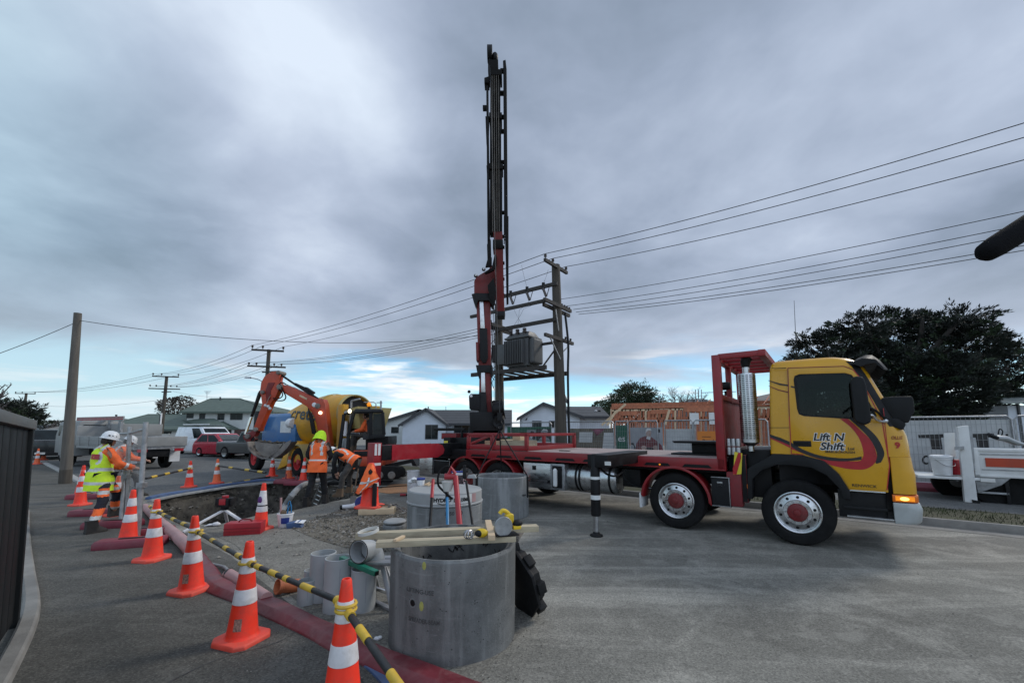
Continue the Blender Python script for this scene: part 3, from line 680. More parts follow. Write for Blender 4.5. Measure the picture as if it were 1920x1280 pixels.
# wheels
def wheel_mesh(par,x,yc,inner=False,rec=False):
    X=Matrix.Translation((x,yc,.475)) @ Matrix.Rotation(R(90),4,'X')
    b=MB(); b.lathe([(.27,-.14),(.40,-.155),(.455,-.135),(.474,-.10),(.476,-.06),(.462,-.055),(.462,-.045),(.476,-.04),(.476,.04),(.462,.045),(.462,.055),(.476,.06),(.474,.10),(.457,.135),(.42,.15),(.36,.156),(.31,.14),(.285,.12)],'rubber',48,X)
    w=b.build('wheel',par)
    b=MB()
    if rec:prof=[(.302,.12),(.30,.14),(.285,.135),(.27,.05),(.25,-.02),(.17,-.05),(.15,-.05),(.05,-.05)]
    else:prof=[(.302,.125),(.303,.147),(.292,.152),(.276,.142),(.27,.118),(.262,.112),(.24,.118),(.185,.136),(.178,.13),(.13,.13),(.05,.13)]
    b.lathe(prof,'alloy',48,X)
    for k in range(10):
        a=2*math.pi*(k+.4)/10; zz=-.03 if rec else .126
        b.lathe([(.0005,.012),(.021,.012),(.021,-.01)],'black_paint',12,X @ Matrix.Translation((.222*math.cos(a),.222*math.sin(a),zz-.006)))
        a=2*math.pi*k/10; b.lathe([(.0005,.03),(.011,.03),(.015,.012),(.016,0)],'steel',8,X @ Matrix.Translation((.155*math.cos(a),.155*math.sin(a),zz+.004)))
    b.build('rim',w,smooth=30)
    b=MB(); h0=-.05 if rec else .13
    b.lathe([(.133,h0),(.132,h0+.03),(.122,h0+.052),(.075,h0+.066),(.05,h0+.066),(.046,h0+.085),(.03,h0+.09),(.001,h0+.09)],'hub_red',32,X); b.build('hub',w)
    return w
wheel_mesh(truck,0.0,.155); wheel_mesh(truck,-1.76,.155)
wheel_mesh(truck,-5.76,.15,rec=True); wheel_mesh(truck,-6.78,.15,rec=True)
for x in (0,-1.76,-5.76,-6.78):
    b=MB(); b.lathe([(.2,-.14),(.44,-.15),(.476,-.1),(.476,.1),(.44,.15),(.2,.14)],'rubber',28,Matrix.Translation((x,WID-.16,.475)) @ Matrix.Rotation(R(90),4,'X')); b.build('wheel',truck)
    b=MB(); b.tube([(x,.3,.475),(x,WID-.3,.475)],.08,'black_paint',10); b.build('axle',truck)
# chassis
b=MB()
for y in (.75,1.55):b.box(-8.1,1.0,y,y+.09,.72,.98,'black_paint')
for x in (-7.8,-6.3,-5.2,-4.2,-3.1,-2.2,-1.2,-.5):b.box(x-.05,x+.05,.84,1.55,.74,.96,'black_paint')
b.box(-.93,-.32,.25,2.1,.62,1.38,'black_paint'); b.box(-2.9,-1.3,.35,2.0,.95,1.05,'black_paint'); b.box(-6.9,-.95,.25,2.2,.97,1.06,'black_paint'); b.box(-2.8,-2.45,.2,.7,.62,.95,'black_paint')
b.tube(spline([(-2.75,.1,.95),(-2.72,.1,.78),(-2.55,.12,.66),(-2.3,.15,.64)],5),.02,'rubber'); b.tube([(-2.4,.2,.62),(-1.9,.5,.6)],.03,'steel')
b.build('chassis',truck,bevel=.006)
# deck: boards, side rails with stake pockets
b=MB(); b.box(-6.72,-.95,.05,WID-.05,1.17,1.235,'deck_board'); deck=b.build('deck',truck)
b=MB(); b.box(-6.74,-.94,-.03,.05,1.05,1.225,'red_paint'); b.box(-6.74,-.94,-.038,.03,1.035,1.053,'red_paint'); b.box(-6.74,-.94,WID-.05,WID+.03,1.04,1.225,'red_paint'); b.box(-6.76,-6.72,-.02,WID+.02,1.045,1.223,'red_paint')
b.build('side_rail',deck,bevel=.005)
b=MB()
for x in (-6.35,-5.55,-4.75,-3.95,-3.3,-2.05,-1.38):b.xz([(x-.24,1.066),(x-.19,1.118),(x+.19,1.118),(x+.24,1.066)],-.036,-.02,'black_paint')
each(b,'stake_pocket',deck)
b=MB(); b.sphere((-2.0,-.04,1.09),(.018,.008,.014),'amber'); b.build('marker_lamp',deck)
b=MB()
for x in (-4.6,-2.9,-1.7):b.box(x,x+.006,.06,WID-.06,1.2345,1.238,'black_paint')
b.box(-4.4,-4.15,.5,.58,1.236,1.25,'black_paint'); each(b,'deck_joint',deck)
# headboard with rack over the exhaust
b=MB(); b.box(-1.06,-.93,-.03,.11,1.03,2.97,'red_paint'); b.box(-1.05,-.95,WID-.11,WID+.02,1.04,2.97,'red_paint'); b.box(-1.045,-.955,1.06,1.18,2.2,2.94,'red_paint')
b.box(-1.02,-.98,.1,WID-.1,1.2,2.24,'red_dark'); b.box(-1.05,-.95,.1,WID-.1,2.22,2.31,'red_paint'); b.box(-1.05,-.95,.1,WID-.1,2.87,2.965,'red_paint')
hb=b.build('headboard',truck,bevel=.012)
b=MB()
for y in (-.01,.45,.9,1.35,1.8,2.3):b.box(-.96,-.34,y,y+.10,2.89,2.985,'red_paint')
b.box(-.37,-.26,-.02,WID,2.885,2.99,'red_paint'); b.build('rack',hb,bevel=.012)
b=MB(); b.tube([(-.98,.62,2.32),(-.98,.62,2.40)],.02,'black_paint'); b.lathe([(.001,.09),(.06,.085),(.075,.04),(.075,-.07),(.06,-.1),(.001,-.1)],'black_plastic',20,TR(-.98,.62,2.49,0,R(90),0)); b.build('work_lamp',hb)
# exhaust stack with slotted heat shield
EX=TR(-.575,.16,0)
b=MB(); b.lathe([(.05,1.36),(.05,1.44),(.085,1.47),(.13,1.5),(.132,1.52),(.132,2.60),(.128,2.63),(.06,2.63),(.052,2.64),(.052,2.78)],'stainless',36,EX); ex=b.build('exhaust',truck)
b=MB()
for k in range(34):
    z=1.56+k*.031
    for a in range(-160,10,24):
        a0,a1=R(a),R(a+16); q=[]
        for t in range(4):aa=lerp(a0,a1,t/3); q.append((.1335*math.cos(aa),.1335*math.sin(aa)))
        b.loft([[(x,y,z) for x,y in q],[(x,y,z+.014) for x,y in q]],'black_paint',closed=False,cap=False,X=EX)
b.build('slot',ex,smooth=60)
b=MB(); b.tube([(-.575,.16,2.74),(-.575,.16,2.82),(-.56,.16,2.88),(-.52,.16,2.92)],[.06,.075,.085,.08],'black_paint',16); b.build('cap',ex)
# behind the cab: air tanks, battery box, hazard board
b=MB(); b.box(-1.165,-.885,-.02,.28,.46,.93,'black_plastic'); b.box(-1.17,-.88,-.035,-.005,.915,.935,'steel'); b.box(-1.17,-.88,-.035,-.005,.455,.475,'steel'); b.box(-.905,-.885,-.033,0,.46,.93,'steel'); b.box(-1.08,-.99,-.03,0,.82,.86,'steel'); b.box(-1.08,-.97,-.028,0,.78,.79,'white_paint'); b.build('battery_box',truck,bevel=.005)
b=MB(); b.box(-.93,-.72,-.01,.2,.48,1.02,'red_dark'); b.box(-.72,-.64,.02,.25,.55,1.3,'black_paint'); b.build('stay',truck,bevel=.006)
b=MB(); b.xz([(-.83,.98),(-.71,1.0),(-.68,1.33),(-.79,1.35)],-.02,-.01,'hazard_yellow'); b.xz([(-.83,.985),(-.78,.99),(-.70,1.25),(-.70,1.335),(-.735,1.34),(-.83,1.08)],-.024,-.018,'decal_red'); b.build('hazard_board',truck)
b=MB(); b.box(-.645,-.615,.0,.03,.78,.84,'orange_reflector'); b.build('reflector',truck)
b=MB()
for k in range(3):b.lathe([(.001,.06),(.032,.06),(.035,.04),(.035,-.06),(.001,-.06)],'steel',12,TR(-.88+.07*k,.05,1.50-.0*k)); b.lathe([(.001,.06),(.032,.06),(.035,.04),(.035,-.06),(.001,-.06)],'steel',12,TR(-.88+.07*k,.05,1.36))
each(b,'filter',truck)
# mudguards over the rear wheels
def arch(par,cx,r,th,y0,y1,mat,a0=8,a1=172):
    o_=[(cx+r*math.cos(R(a)),.475+r*math.sin(R(a))) for a in range(a0,a1+1,8)]; i_=[(cx+(r-th)*math.cos(R(a)),.475+(r-th)*math.sin(R(a))) for a in range(a1,a0-1,-8)]
    b=MB(); b.xz(o_+i_,y0,y1,mat); b.xz([(cx+(r+.008)*math.cos(R(a)),.475+(r+.008)*math.sin(R(a))) for a in range(a0,a1+1,8)]+i_,y0-.012,y0+.012,mat); return b.build('mudguard',par,bevel=.004)
mg=arch(truck,-1.77,.59,.035,-.03,.34,'red_paint',-2,178)
b=MB(); b.hexa([(-2.40,-.03,.30),(-2.36,-.03,.30),(-2.36,.34,.30),(-2.40,.34,.30),(-2.40,-.03,.56),(-2.36,-.03,.56),(-2.36,.34,.56),(-2.40,.34,.56)],'white_plastic'); b.build('mudflap',mg,bevel=.012)
arch(truck,-5.76,.575,.035,-.02,.34,'red_paint'); arch(truck,-6.78,.575,.035,-.02,.34,'red_paint')
# stainless locker and fuel tank
b=MB(); b.box(-5.02,-4.32,0,.55,.455,.985,'stainless'); b.box(-4.32,-3.99,.02,.5,.45,.99,'galv'); lk=b.build('locker',truck,bevel=.006)
b=MB(); b.box(-4.275,-4.05,-.002,.02,.50,.95,'black_paint'); b.build('recess',lk)
b=MB(); b.lathe([(.03,.52),(.05,.54),(.05,.86),(.02,.9)],'white_paint',14,TR(-4.2,-.005,0)); b.build('bottle',lk)
b=MB(); b.box(-4.78,-4.69,-.012,0,.84,.93,'black_paint'); b.box(-5.01,-4.33,-.004,0,.645,.65,'black_paint'); b.box(-4.39,-4.33,-.014,0,.58,.64,'black_paint'); b.build('latch',lk)
b=MB(); b.lathe([(.001,0),(.24,0),(.275,.03),(.28,.06),(.28,1.04),(.275,1.07),(.24,1.1),(.001,1.1)],'alloy',40,Matrix.Translation((-4.0,.34,.73)) @ Matrix.Rotation(R(90),4,'Y')); ft=b.build('fuel_tank',truck)
b=MB()
for x in (-3.78,-3.70,-3.05):b.lathe([(.283,0),(.287,.003),(.287,.047),(.283,.05)],'black_paint',40,Matrix.Translation((x,.34,.73)) @ Matrix.Rotation(R(90),4,'Y'))
each(b,'strap',ft)
# middle outrigger: beam out toward us, leg on the ground
b=MB(); b.box(-2.76,-2.40,-1.36,.5,1.1,1.30,'black_paint'); og=b.build('outrigger',truck,bevel=.008)
b=MB(); b.lathe([(.001,.32),(.074,.32),(.078,.34),(.078,1.27),(.06,1.30),(.001,1.3)],'black_paint',20,TR(-2.66,-1.29)); lg=b.build('leg',og)
b=MB(); b.lathe([(.042,.03),(.042,.33)],'steel',20,TR(-2.66,-1.29)); b.build('piston',lg)
b=MB(); b.lathe([(.001,0),(.10,.0),(.105,.012),(.10,.025),(.06,.04),(.045,.07),(.001,.07)],'black_paint',24,TR(-2.66,-1.29)); b.build('foot',lg)
b=MB(); b.lathe([(.0795,.58),(.080,.59),(.080,.64),(.0795,.65)],'white_paint',20,TR(-2.66,-1.29)); b.lathe([(.0795,.9),(.080,.905),(.080,.94),(.0795,.945)],'white_paint',20,TR(-2.66,-1.29)); each(b,'tape',lg)
b=MB(); b.tube(spline([(-2.62,-1.2,1.1),(-2.55,-1.1,.98),(-2.5,-.8,.92),(-2.5,-.4,1.0)],5),.018,'rubber'); b.box(-2.45,-2.35,-1.365,-1.35,1.14,1.2,'plate'); b.build('hose',og)
# stake frame box on the back of the deck
b=MB()
for y in (-.0,2.2):
    for x in (-6.76,-5.95,-5.0):b.box(x,x+.075,y,y+.08,1.236,1.62,'red_paint')
    b.box(-6.76,-4.925,y,y+.08,1.56,1.625,'red_paint'); b.box(-6.76,-4.925,y+.01,y+.07,1.24,1.35,'red_paint');
for x in (-6.76,-5.0):b.box(x,x+.07,.0,2.28,1.56,1.62,'red_paint'); b.box(x,x+.05,.08,2.2,1.24,1.34,'red_paint')
b.bar((-6.72,.04,1.34),(-6.0,.04,1.58),.05,.06,'red_paint'); b.xz([(-6.0,1.35),(-5.9,1.35),(-5.9,1.5),(-6.0,1.57)],0,.06,'red_paint')
b.build('stake_frame',truck,bevel=.006)
# tail: crane subframe, stainless box
b=MB(); b.box(-8.2,-6.85,.2,2.2,.95,1.2,'black_paint'); b.box(-7.75,-6.9,.55,1.85,1.2,1.5,'black_paint'); b.box(-8.0,-7.75,.4,1.0,1.1,1.5,'black_paint'); b.box(-7.98,-7.8,.38,.40,1.2,1.42,'hazard_yellow'); b.box(-8.3,-7.7,.6,1.3,1.45,1.62,'red_dark'); b.bar((-8.6,.6,1.72),(-7.4,.6,1.72),.06,.08,'black_paint'); b.bar((-8.5,.6,1.55),(-8.5,.6,1.72),.06,.06,'black_paint'); b.bar((-7.5,.6,1.5),(-7.5,.6,1.72),.06,.06,'black_paint'); b.build('crane_subframe',truck,bevel=.012)
b=MB(); b.box(-8.62,-8.1,.1,.7,.52,.99,'stainless'); b.box(-8.64,-8.08,.08,.72,.985,1.0,'steel'); b.box(-8.1,-7.5,.15,.5,.55,.9,'black_paint'); b.build('tail_box',truck,bevel=.006)
# rear outrigger: long beam toward us with a red box end and red leg
XL=-7.6; YL=-2.05
b=MB(); b.box(XL-.13,XL+.13,YL+.1,.9,1.03,1.36,'black_paint'); ro=b.build('outrigger',truck,bevel=.01)
Q=Matrix(((0,0,-1,XL+.13),(1,0,0,0),(0,1,0,0),(0,0,0,1)))
b=MB();
for side in (XL+.131,XL-.143):
    F_=Matrix(((0,0,1,side),(1,0,0,0),(0,1,0,0),(0,0,0,1)))
    b.prism([(YL+.35,1.02),(YL+1.75,1.02),(YL+1.93,1.10),(YL+1.97,1.2),(YL+1.9,1.32),(YL+1.75,1.365),(YL+.35,1.365)],0,.012,'tool_red',F_)
b.build('box_end',ro)
b=MB(); b.box(XL-.11,XL+.11,YL-.12,YL+.1,.5,1.42,'red_paint'); b.box(XL-.08,XL+.08,YL-.09,YL+.07,.04,.5,'crane_red'); b.box(XL-.2,XL+.2,YL-.2,YL+.2,0,.04,'black_paint'); rl=b.build('leg',ro,bevel=.012)
b=MB()
F_=Matrix(((0,0,1,XL+.111),(1,0,0,0),(0,1,0,0),(0,0,0,1)))
for y in (YL-.09,YL+.0):b.prism([(y,1.15),(y+.06,1.15),(y+.06,1.40),(y,1.40)],0,.003,'white_paint',F_)
b.prism([(YL-.10,.93),(YL+.08,.93),(YL+.08,.985),(YL-.10,.985)],0,.003,'white_paint',F_); each(b,'stripe',rl)
# ---- the crane, standing folded up
def cpoly(b,pts,d0,d1,mat,Y=11.7,Yf=None):
    Yf=Yf or (lambda py:Y); n_=len(pts)
    fr=[at(x,y,Yf(y)+d0) for x,y in pts]; bk=[p+Vector((0,d1-d0,0)) for p in fr]
    b.add(fr+bk,[tuple(range(n_)),tuple(range(2*n_-1,n_-1,-1))]+[(i,(i+1) % n_,n_+(i+1) % n_,n_+i) for i in range(n_)],mat)
def rect(x0,y0,x1,y1):return [(x0,y0),(x1,y0),(x1,y1),(x0,y1)]
def cw(b,name,par,bevel=0.0,smooth=35):return b.build(name,par,bevel,smooth,world=True) if par is truck else cwp(b,name,par,bevel,smooth)
def cwe(b,name,par):
    inv=ROOTM[truck.name].inverted(); b.v=[inv @ p for p in b.v]; return each(b,name,par)
def cwp(b,name,par,bevel,smooth):
    inv=ROOTM[truck.name].inverted(); b.v=[inv @ p for p in b.v]; return b.build(name,par,bevel,smooth)
Yu=lambda py:lerp(11.6,9.2,max(0.0,(560-py)/475.0))
b=MB(); cpoly(b,[(880,772),(936,772),(940,800),(934,812),(882,812)],-.3,.45,'black_paint'); cpoly(b,[(888,806),(935,806),(940,822),(880,822)],-.3,.4,'red_dark'); base=cw(b,'crane_base',truck,.015)
b=MB(); cpoly(b,[(899,690),(921,690),(921,760),(928,808),(897,808)],-.1,.25,'crane_red'); col=cw(b,'crane_column',truck,.012)
b=MB(); cpoly(b,[(898,735),(911,735),(913,770),(915,808),(896,808)],-.22,-.1,'black_paint'); cpoly(b,[(921,775),(928,800),(930,810),(917,810)],-.25,-.1,'black_paint'); cw(b,'cover',col,.01)
b=MB(); cpoly(b,[(879,742),(882,738),(900,738),(900,769),(880,767)],-.25,.15,'black_plastic'); b.sphere(at(883.5,742.5,11.43),(.04,.03,.04),'white_plastic'); b.sphere(at(879.5,734,11.6),.045,'black_paint'); cw(b,'control_box',col,.02)
b=MB(); cpoly(b,[(902,698),(909,697),(910,735),(902,735)],-.16,-.10,'alloy'); cw(b,'lift_piston',col,.008)
b=MB(); cpoly(b,[(892,684),(923,684),(924,700),(921,705),(918,698),(901,698),(899,712),(895,700)],-.18,.3,'black_paint'); cw(b,'knuckle',col,.01)
b=MB(); cpoly(b,[(893,560),(919,560),(920,690),(897,690)],-.1,.25,'crane_red'); inb=cw(b,'inner_boom',truck,.012)
b=MB(); cpoly(b,[(899,615),(913,615),(915,670),(911,680),(905,680),(900,672)],-.16,-.1,'black_paint'); cpoly(b,[(892,641),(897,641),(898,676),(893,676)],-.2,.2,'crane_red'); cw(b,'cylinder',inb,.006)
b=MB(); cpoly(b,[(899,564),(906,564),(909,616),(901,616)],-.15,-.10,'alloy'); cw(b,'piston',inb,.006)
b=MB(); cpoly(b,[(884,551),(893,549),(922,550),(922,562),(926,572),(921,570),(917,563),(896,563),(893,575),(888,566)],-.22,.3,'black_paint'); cw(b,'knuckle',inb,.01)
b=MB(); cpoly(b,[(889,550),(889,527),(893,519),(916,505),(923,497),(927,490),(930,550)],-.15,.25,'crane_red'); cw(b,'knuckle_housing',inb,.012)
b=MB(); cpoly(b,[(925,434),(942,434),(943,470),(945,560),(946,586),(930,586),(928,500)],-.12,.22,'crane_red',Yf=Yu); ob_=cw(b,'outer_boom',truck,.01)
b=MB(); cpoly(b,[(924,449),(943,449),(943,465),(924,465)],-.18,.28,'black_paint',Yf=Yu); cpoly(b,[(938,537),(945,535),(945,551),(938,551)],-.14,-.1,'black_paint',Yf=Yu); cpoly(b,[(929,583),(947,583),(946,592),(931,592)],-.16,.26,'black_paint',Yf=Yu)
cpoly(b,[(914,535),(926,520),(930,545),(928,570),(924,574),(918,560)],-.2,-.12,'black_paint',Yf=Yu); cpoly(b,[(927,478),(931,478),(931,496),(926,506),(910,513),(908,510),(922,502)],-.2,-.1,'black_paint',Yf=Yu); cw(b,'fitting',ob_,.005)
b=MB(); prv=None
for (x0,x1,y0,y1,d) in ((918.5,941.5,310,437,.17),(918.5,939.5,217,314,.15),(919,938,132,221,.13)):cpoly(b,rect(x0,y0,x1,y1),-d*.6,d,'black_paint',Yf=Yu)
tb=cw(b,'telescopic_boom',truck,.008)
b=MB()
for (x0,x1,y0,y1) in ((916.5,943,306,316),(917,941,211,221),(916.5,941,130,140),(915,934,112,134)):cpoly(b,rect(x0,y0,x1,y1),-.16,.24,'black_paint',Yf=Yu)
cwe(b,'boom_collar',tb)
b=MB()
for x in (922,926,930,934):cpoly(b,[(x,140),(x+1,140),(x+2.6,434),(x+1.4,434)],-.15,-.10,'steel_mud',Yf=Yu)
cwe(b,'hydraulic_pipe',tb)
b=MB(); cpoly(b,[(911.5,150),(915.5,150),(919,470),(914,470)],-.1,.0,'black_paint',Yf=Yu); cpoly(b,[(908,146),(917,143),(917,155),(908,155)],-.15,.1,'black_paint',Yf=Yu); cpoly(b,[(905,197),(915,197),(915,204),(905,204)],-.1,.0,'black_paint',Yf=Yu); cpoly(b,[(910,218),(917,218),(916,262),(912,270)],-.12,.05,'black_paint',Yf=Yu); cpoly(b,[(912,310),(918,310),(918,330),(913,330)],-.12,.05,'black_paint',Yf=Yu); cpoly(b,[(913,458),(920,448),(921,490),(918,500),(914,490)],-.12,.05,'black_paint',Yf=Yu)
cpoly(b,[(910,500),(914,486),(922,482),(922,498)],-.15,-.05,'black_paint',Yf=Yu); cw(b,'extension_cylinder',tb,.004)
b=MB()
for px,py in ((892,517),(907,505),(917,493)):b.sphere(at(px,py,Yu(py)),.055,'black_paint'); b.sphere(at(px+.5,py-1,Yu(py)-.06),.035,'white_plastic')
cw(b,'work_lamp',ob_)
b=MB(); cpoly(b,[(943,114),(948,112),(950,130),(952,405),(953.5,405),(953.5,566),(949.5,568),(948,480),(945,400),(943.5,130)],-.1,.12,'black_paint',Yf=Yu); jb=cw(b,'jib',truck,.006)
b=MB()
for k in range(9):y=408+k*5; cpoly(b,rect(945,y,953,y+1.6),-.08,-.04,'black_paint',Yf=Yu)
cpoly(b,rect(944.5,404,946.2,455),-.1,.0,'black_paint',Yf=Yu)
for y in (128,170,215,242,300,310,395,440,460,490,520,550):cpoly(b,rect(938,y,946,y+3.5),-.06,.06,'black_paint',Yf=Yu)
cwe(b,'jib_bracket',jb)
b=MB()
for dx in (0,3,6):b.lathe([(.001,-.014),(.17,-.014),(.19,-.02),(.19,.02),(.17,.014),(.001,.014)],'black_paint',24,Matrix.Translation(at(915.5+dx,102,9.3)) @ Matrix.Rotation(R(90),4,'Y'))
b.sphere(at(928,108,9.3),(.08,.1,.12),'black_paint'); cw(b,'sheave',tb)
b=MB(); b.lathe([(.001,-.16),(.30,-.16),(.30,-.14),(.2,-.13),(.2,.13),(.30,.14),(.30,.16),(.001,.16)],'black_paint',24,Matrix.Translation(at(934,767,11.5)) @ Matrix.Rotation(R(80),4,'Y')); cpoly(b,[(922,752),(925,750),(944,752),(946,775),(940,782),(924,780)],-.1,.2,'black_paint'); cw(b,'winch',col,.006)
b=MB(); b.lathe([(0.09,-.03),(.15,-.05),(.16,0),(.15,.05),(.09,.03),(.09,-.03)],'black_paint',24,Matrix.Translation(at(935,791,11.3)) @ Matrix.Rotation(R(90),4,'X')); cw(b,'hose_coil',col)
b=MB()
for x0,x1 in ((925.5,926.5),(929,929.5)):b.tube([at(x0,575,11.5),at(x1,752,11.5)],.008,'wire',5)
b.tube(spline([at(921,600,11.5),at(923,640,11.45),at(921,690,11.5),at(922,760,11.5)],5),.015,'rubber',6); cw(b,'winch_rope',col)

# ---- poles, wires, transformer (road line runs along Fv)
P1=Vector((1.9,16.0,0)); P2=P1-Fv*3.0
PB=P2-Fv*22.8; PA=P2-Fv*48.8; PC=Vector((-82,70,0))
def arm(b,c,half,w=.1,h=.12,d=None):b.bar(c-(d or Lv)*half,c+(d or Lv)*half,w,h,'cross_arm')
def insul(b,p,s=1.0):b.lathe([(.001,0),(.02*s,0),(.02*s,.05*s),(.05*s,.06*s),(.055*s,.09*s),(.03*s,.1*s),(.05*s,.12*s),(.045*s,.16*s),(.001,.17*s)],'insulator',8,Matrix.Translation(p))
def pole(label,p,h,r0,r1,mat='wood_pole',lean=(0,0),group=None,name='utility_pole'):
    t=T(name,label,'power pole',p,0,group)
    b=MB(); b.tube([Vector((0,0,-.05)),Vector((lean[0]*.5,lean[1]*.5,h/2)),Vector((lean[0],lean[1],h))],[r0,(r0+r1)/2,r1],mat,16); b.build('pole',t); return t
tH=pole('thick weathered wooden power pole standing right of the grey transformer',P1,8.25,.235,.165,lean=(-.15,0))
tG=pole('wooden power pole left of the transformer, half hidden by the crane',P2,7.2,.22,.16,lean=(-.1,0))
b=MB(); arm(b,P1+Vector((-.15,-.18,8.12)),.85); b.build('crossarm',tH,world=True)
b=MB()
topw=[P1+Vector((-.15,-.18,8.18))+Lv*k for k in (-.8,-.25,.78)]
for p in topw:insul(b,p,1.1)
each(b,'insulator',tH,world=True)
b=MB(); arm(b,P1+Vector((-.1,-.22,6.52)),1.0,.1,.13); arm(b,P1+Vector((-.1,.22,6.46)),1.0,.1,.13); each(b,'crossarm',tH,world=True)
b=MB(); arm(b,P1+Vector((-.06,-.22,5.18)),1.05,.1,.12); b.build('crossarm',tH,world=True)
b=MB(); b.bar(P1+Vector((-.1,-.3,6.3))-Lv*.2,P1+Vector((-.1,-.3,5.5)) ,.03,.03,'galv'); b.bar(P1+Vector((-.05,-.26,4.4)),P1+Vector((-.05,-.26,5.1))-Lv*.7,.04,.04,'galv'); b.bar(P1+Vector((-.05,.2,4.6)),P1+Vector((-.05,.2,5.1))+Lv*.75,.04,.04,'galv'); each(b,'brace',tH,world=True)
loww=[]
b=MB()
for k in (.35,.55,.75,.95):p=P1+Vector((-.1,0,6.6))+Lv*k; loww.append(p); insul(b,p,.9)
for k in (.5,.9):insul(b,P1+Vector((-.06,-.1,5.25))+Lv*k,.9)
each(b,'insulator',tH,world=True)
b=MB(); b.tube(spline([P1+Vector((.2,.05,6.3)),P1+Vector((.3,0,5.0)),P1+Vector((.26,-.05,3.6)),P1+Vector((.28,-.05,.1))],5),.045,'black_plastic',8); b.build('cable_guard',tH,world=True)
b=MB(); arm(b,P2+Vector((-.08,-.2,6.15)),.95,.1,.13); arm(b,P2+Vector((-.08,.22,6.1)),.95,.1,.13); each(b,'crossarm',tG,world=True)
b=MB(); b.box(-.35,.35,-.4,-.18,4.55,5.3,'black_plastic'); b.box(.2,.5,-.3,-.1,4.9,5.2,'black_plastic'); b.build('switch_box',tG,bevel=.02)
b=MB()
for k in range(7):
    z=3.4+k*.4; b.tube(spline([P2+Vector((-.25,-.2,z)),P2+Vector((-.35-.1*math.sin(k*2.1),-.25,z+.3)),P2+Vector((-.2,-.22,z+.62))],4),.014,'wire',5)
b.build('service_cable',tG,world=True)
# the platform and beams between the two poles
pf=T('pole_platform','steel platform and crossbeams slung between two wooden power poles','platform',P1.lerp(P2,.5))
b=MB()
def fbeam(z,off,a,c,w=.1,h=.14):
    d=-Lv*off; b.bar(P1+Fv*a+d+Vector((-.08,0,z)),P2-Fv*c+d+Vector((-.08,0,z)),w,h,'cross_arm')
fbeam(7.42,.2,.1,.9); each(b,'beam',pf,world=True)
b=MB(); fbeam(6.55,.95,.0,.8,.1,.12); each(b,'beam',pf,world=True)
b=MB(); fbeam(5.98,.22,.1,.0); each(b,'beam',pf,world=True)
b=MB(); fbeam(4.05,.75,-.1,.9,.09,.16); each(b,'beam',pf,world=True)
b=MB(); fbeam(3.92,-.45,.1,.5,.09,.16); each(b,'beam',pf,world=True)
b=MB(); fbeam(5.15,-.1,.1,.0,.08,.1); each(b,'beam',pf,world=True)
b=MB()
for k in (.5,1.0,1.5,2.0,2.5):c=P1-Fv*k+Vector((-.08,0,4.0)); b.bar(c-Lv*.8,c+Lv*.5,.09,.07,'cross_arm')
each(b,'joist',pf,world=True)
b=MB(); b.bar(P1-Lv*.2+Vector((0,0,4.95)),P1-Fv*.55-Lv*.5+Vector((0,0,4.1)),.06,.06,'cross_arm'); b.bar(P2-Lv*.2+Vector((0,0,4.8)),P2+Fv*.5-Lv*.5+Vector((0,0,4.1)),.06,.06,'cross_arm'); each(b,'brace',pf,world=True)
fuse=[]
for k in (.55,1.35,2.2):
    c=P1-Fv*k-Lv*.2+Vector((-.08,0,7.42)); fuse.append(c)
    b=MB(); b.box(-.06,.06,-.06,.06,-.12,.16,'black_paint',Matrix.Translation(c)); b.tube([c+Vector((-.02,-.1,-.1)),c+Vector((.10,-.14,-.45))],[.05,.055],'insulator',8); b.tube([c+Vector((.22,-.1,-.08)),c+Vector((.12,-.14,-.45))],.016,'black_paint',6); b.build('fuse_switch',pf,world=True)
# transformer
tc_=P1-Fv*1.72-Lv*.25+Vector((0,0,4.13))
tr=T('transformer','grey ribbed electrical transformer standing on the platform between two poles','transformer',tc_,ROADA)
b=MB(); b.box(-.42,.62,-.42,.42,.1,1.22,'trafo_grey'); b.box(-.5,.7,-.5,.5,1.22,1.30,'trafo_grey'); b.hexa([(-.5,-.42,1.3),(.65,-.42,1.3),(.65,.42,1.3),(-.5,.42,1.3),(-.4,-.2,1.52),(.55,-.2,1.52),(.55,.2,1.52),(-.4,.2,1.52)],'trafo_grey'); b.box(-.4,.5,-.35,.35,.0,.1,'black_paint'); b.build('tank',tr,bevel=.03)
for k in range(11):
    b=MB(); x=-.40+k*.085; b.box(x,x+.03,-.66,-.42,.18,1.14,'trafo_grey'); b.build('cooling_fin',tr,bevel=.014)
b=MB(); b.box(.62,.85,-.36,.36,.18,1.2,'trafo_grey'); b.build('radiator',tr,bevel=.09,seg=4)
b=MB(); b.box(-.92,-.44,-.45,.2,.25,1.08,'trafo_grey'); b.build('cable_box',tr,bevel=.01)
bush=[]
for x in (-.3,.05,.4):
    b=MB(); insul(b,Vector((x,-.32,1.36)),1.7); b.build('bushing',tr); bush.append(ROOTM[tr.name] @ Vector((x,-.32,1.66)))
GW='overhead power lines'
def cable(label,pts,r=.011,group=GW,sag=0.0,n=14,name='power_line',cat='power line'):
    b=MB(); q=[]
    for a,c in zip(pts,pts[1:]):
        for k in range(n):t=k/n; q.append(a.lerp(c,t)+Vector((0,0,-sag*4*t*(1-t))))
    q.append(pts[-1]); b.tube(q,r,'wire',5)
    o=b.build(name); settle(o,pts[0]); return tag(o,label,cat,group)
for i,(a,c) in enumerate(zip(fuse,bush)):cable('thin dropper wire from a fuse switch down to the transformer',[a+Vector((.1,-.14,-.45)),a.lerp(c,.5)+Vector((-.12,0,0)),c],.005,'dropper wires above the transformer',.05,8)
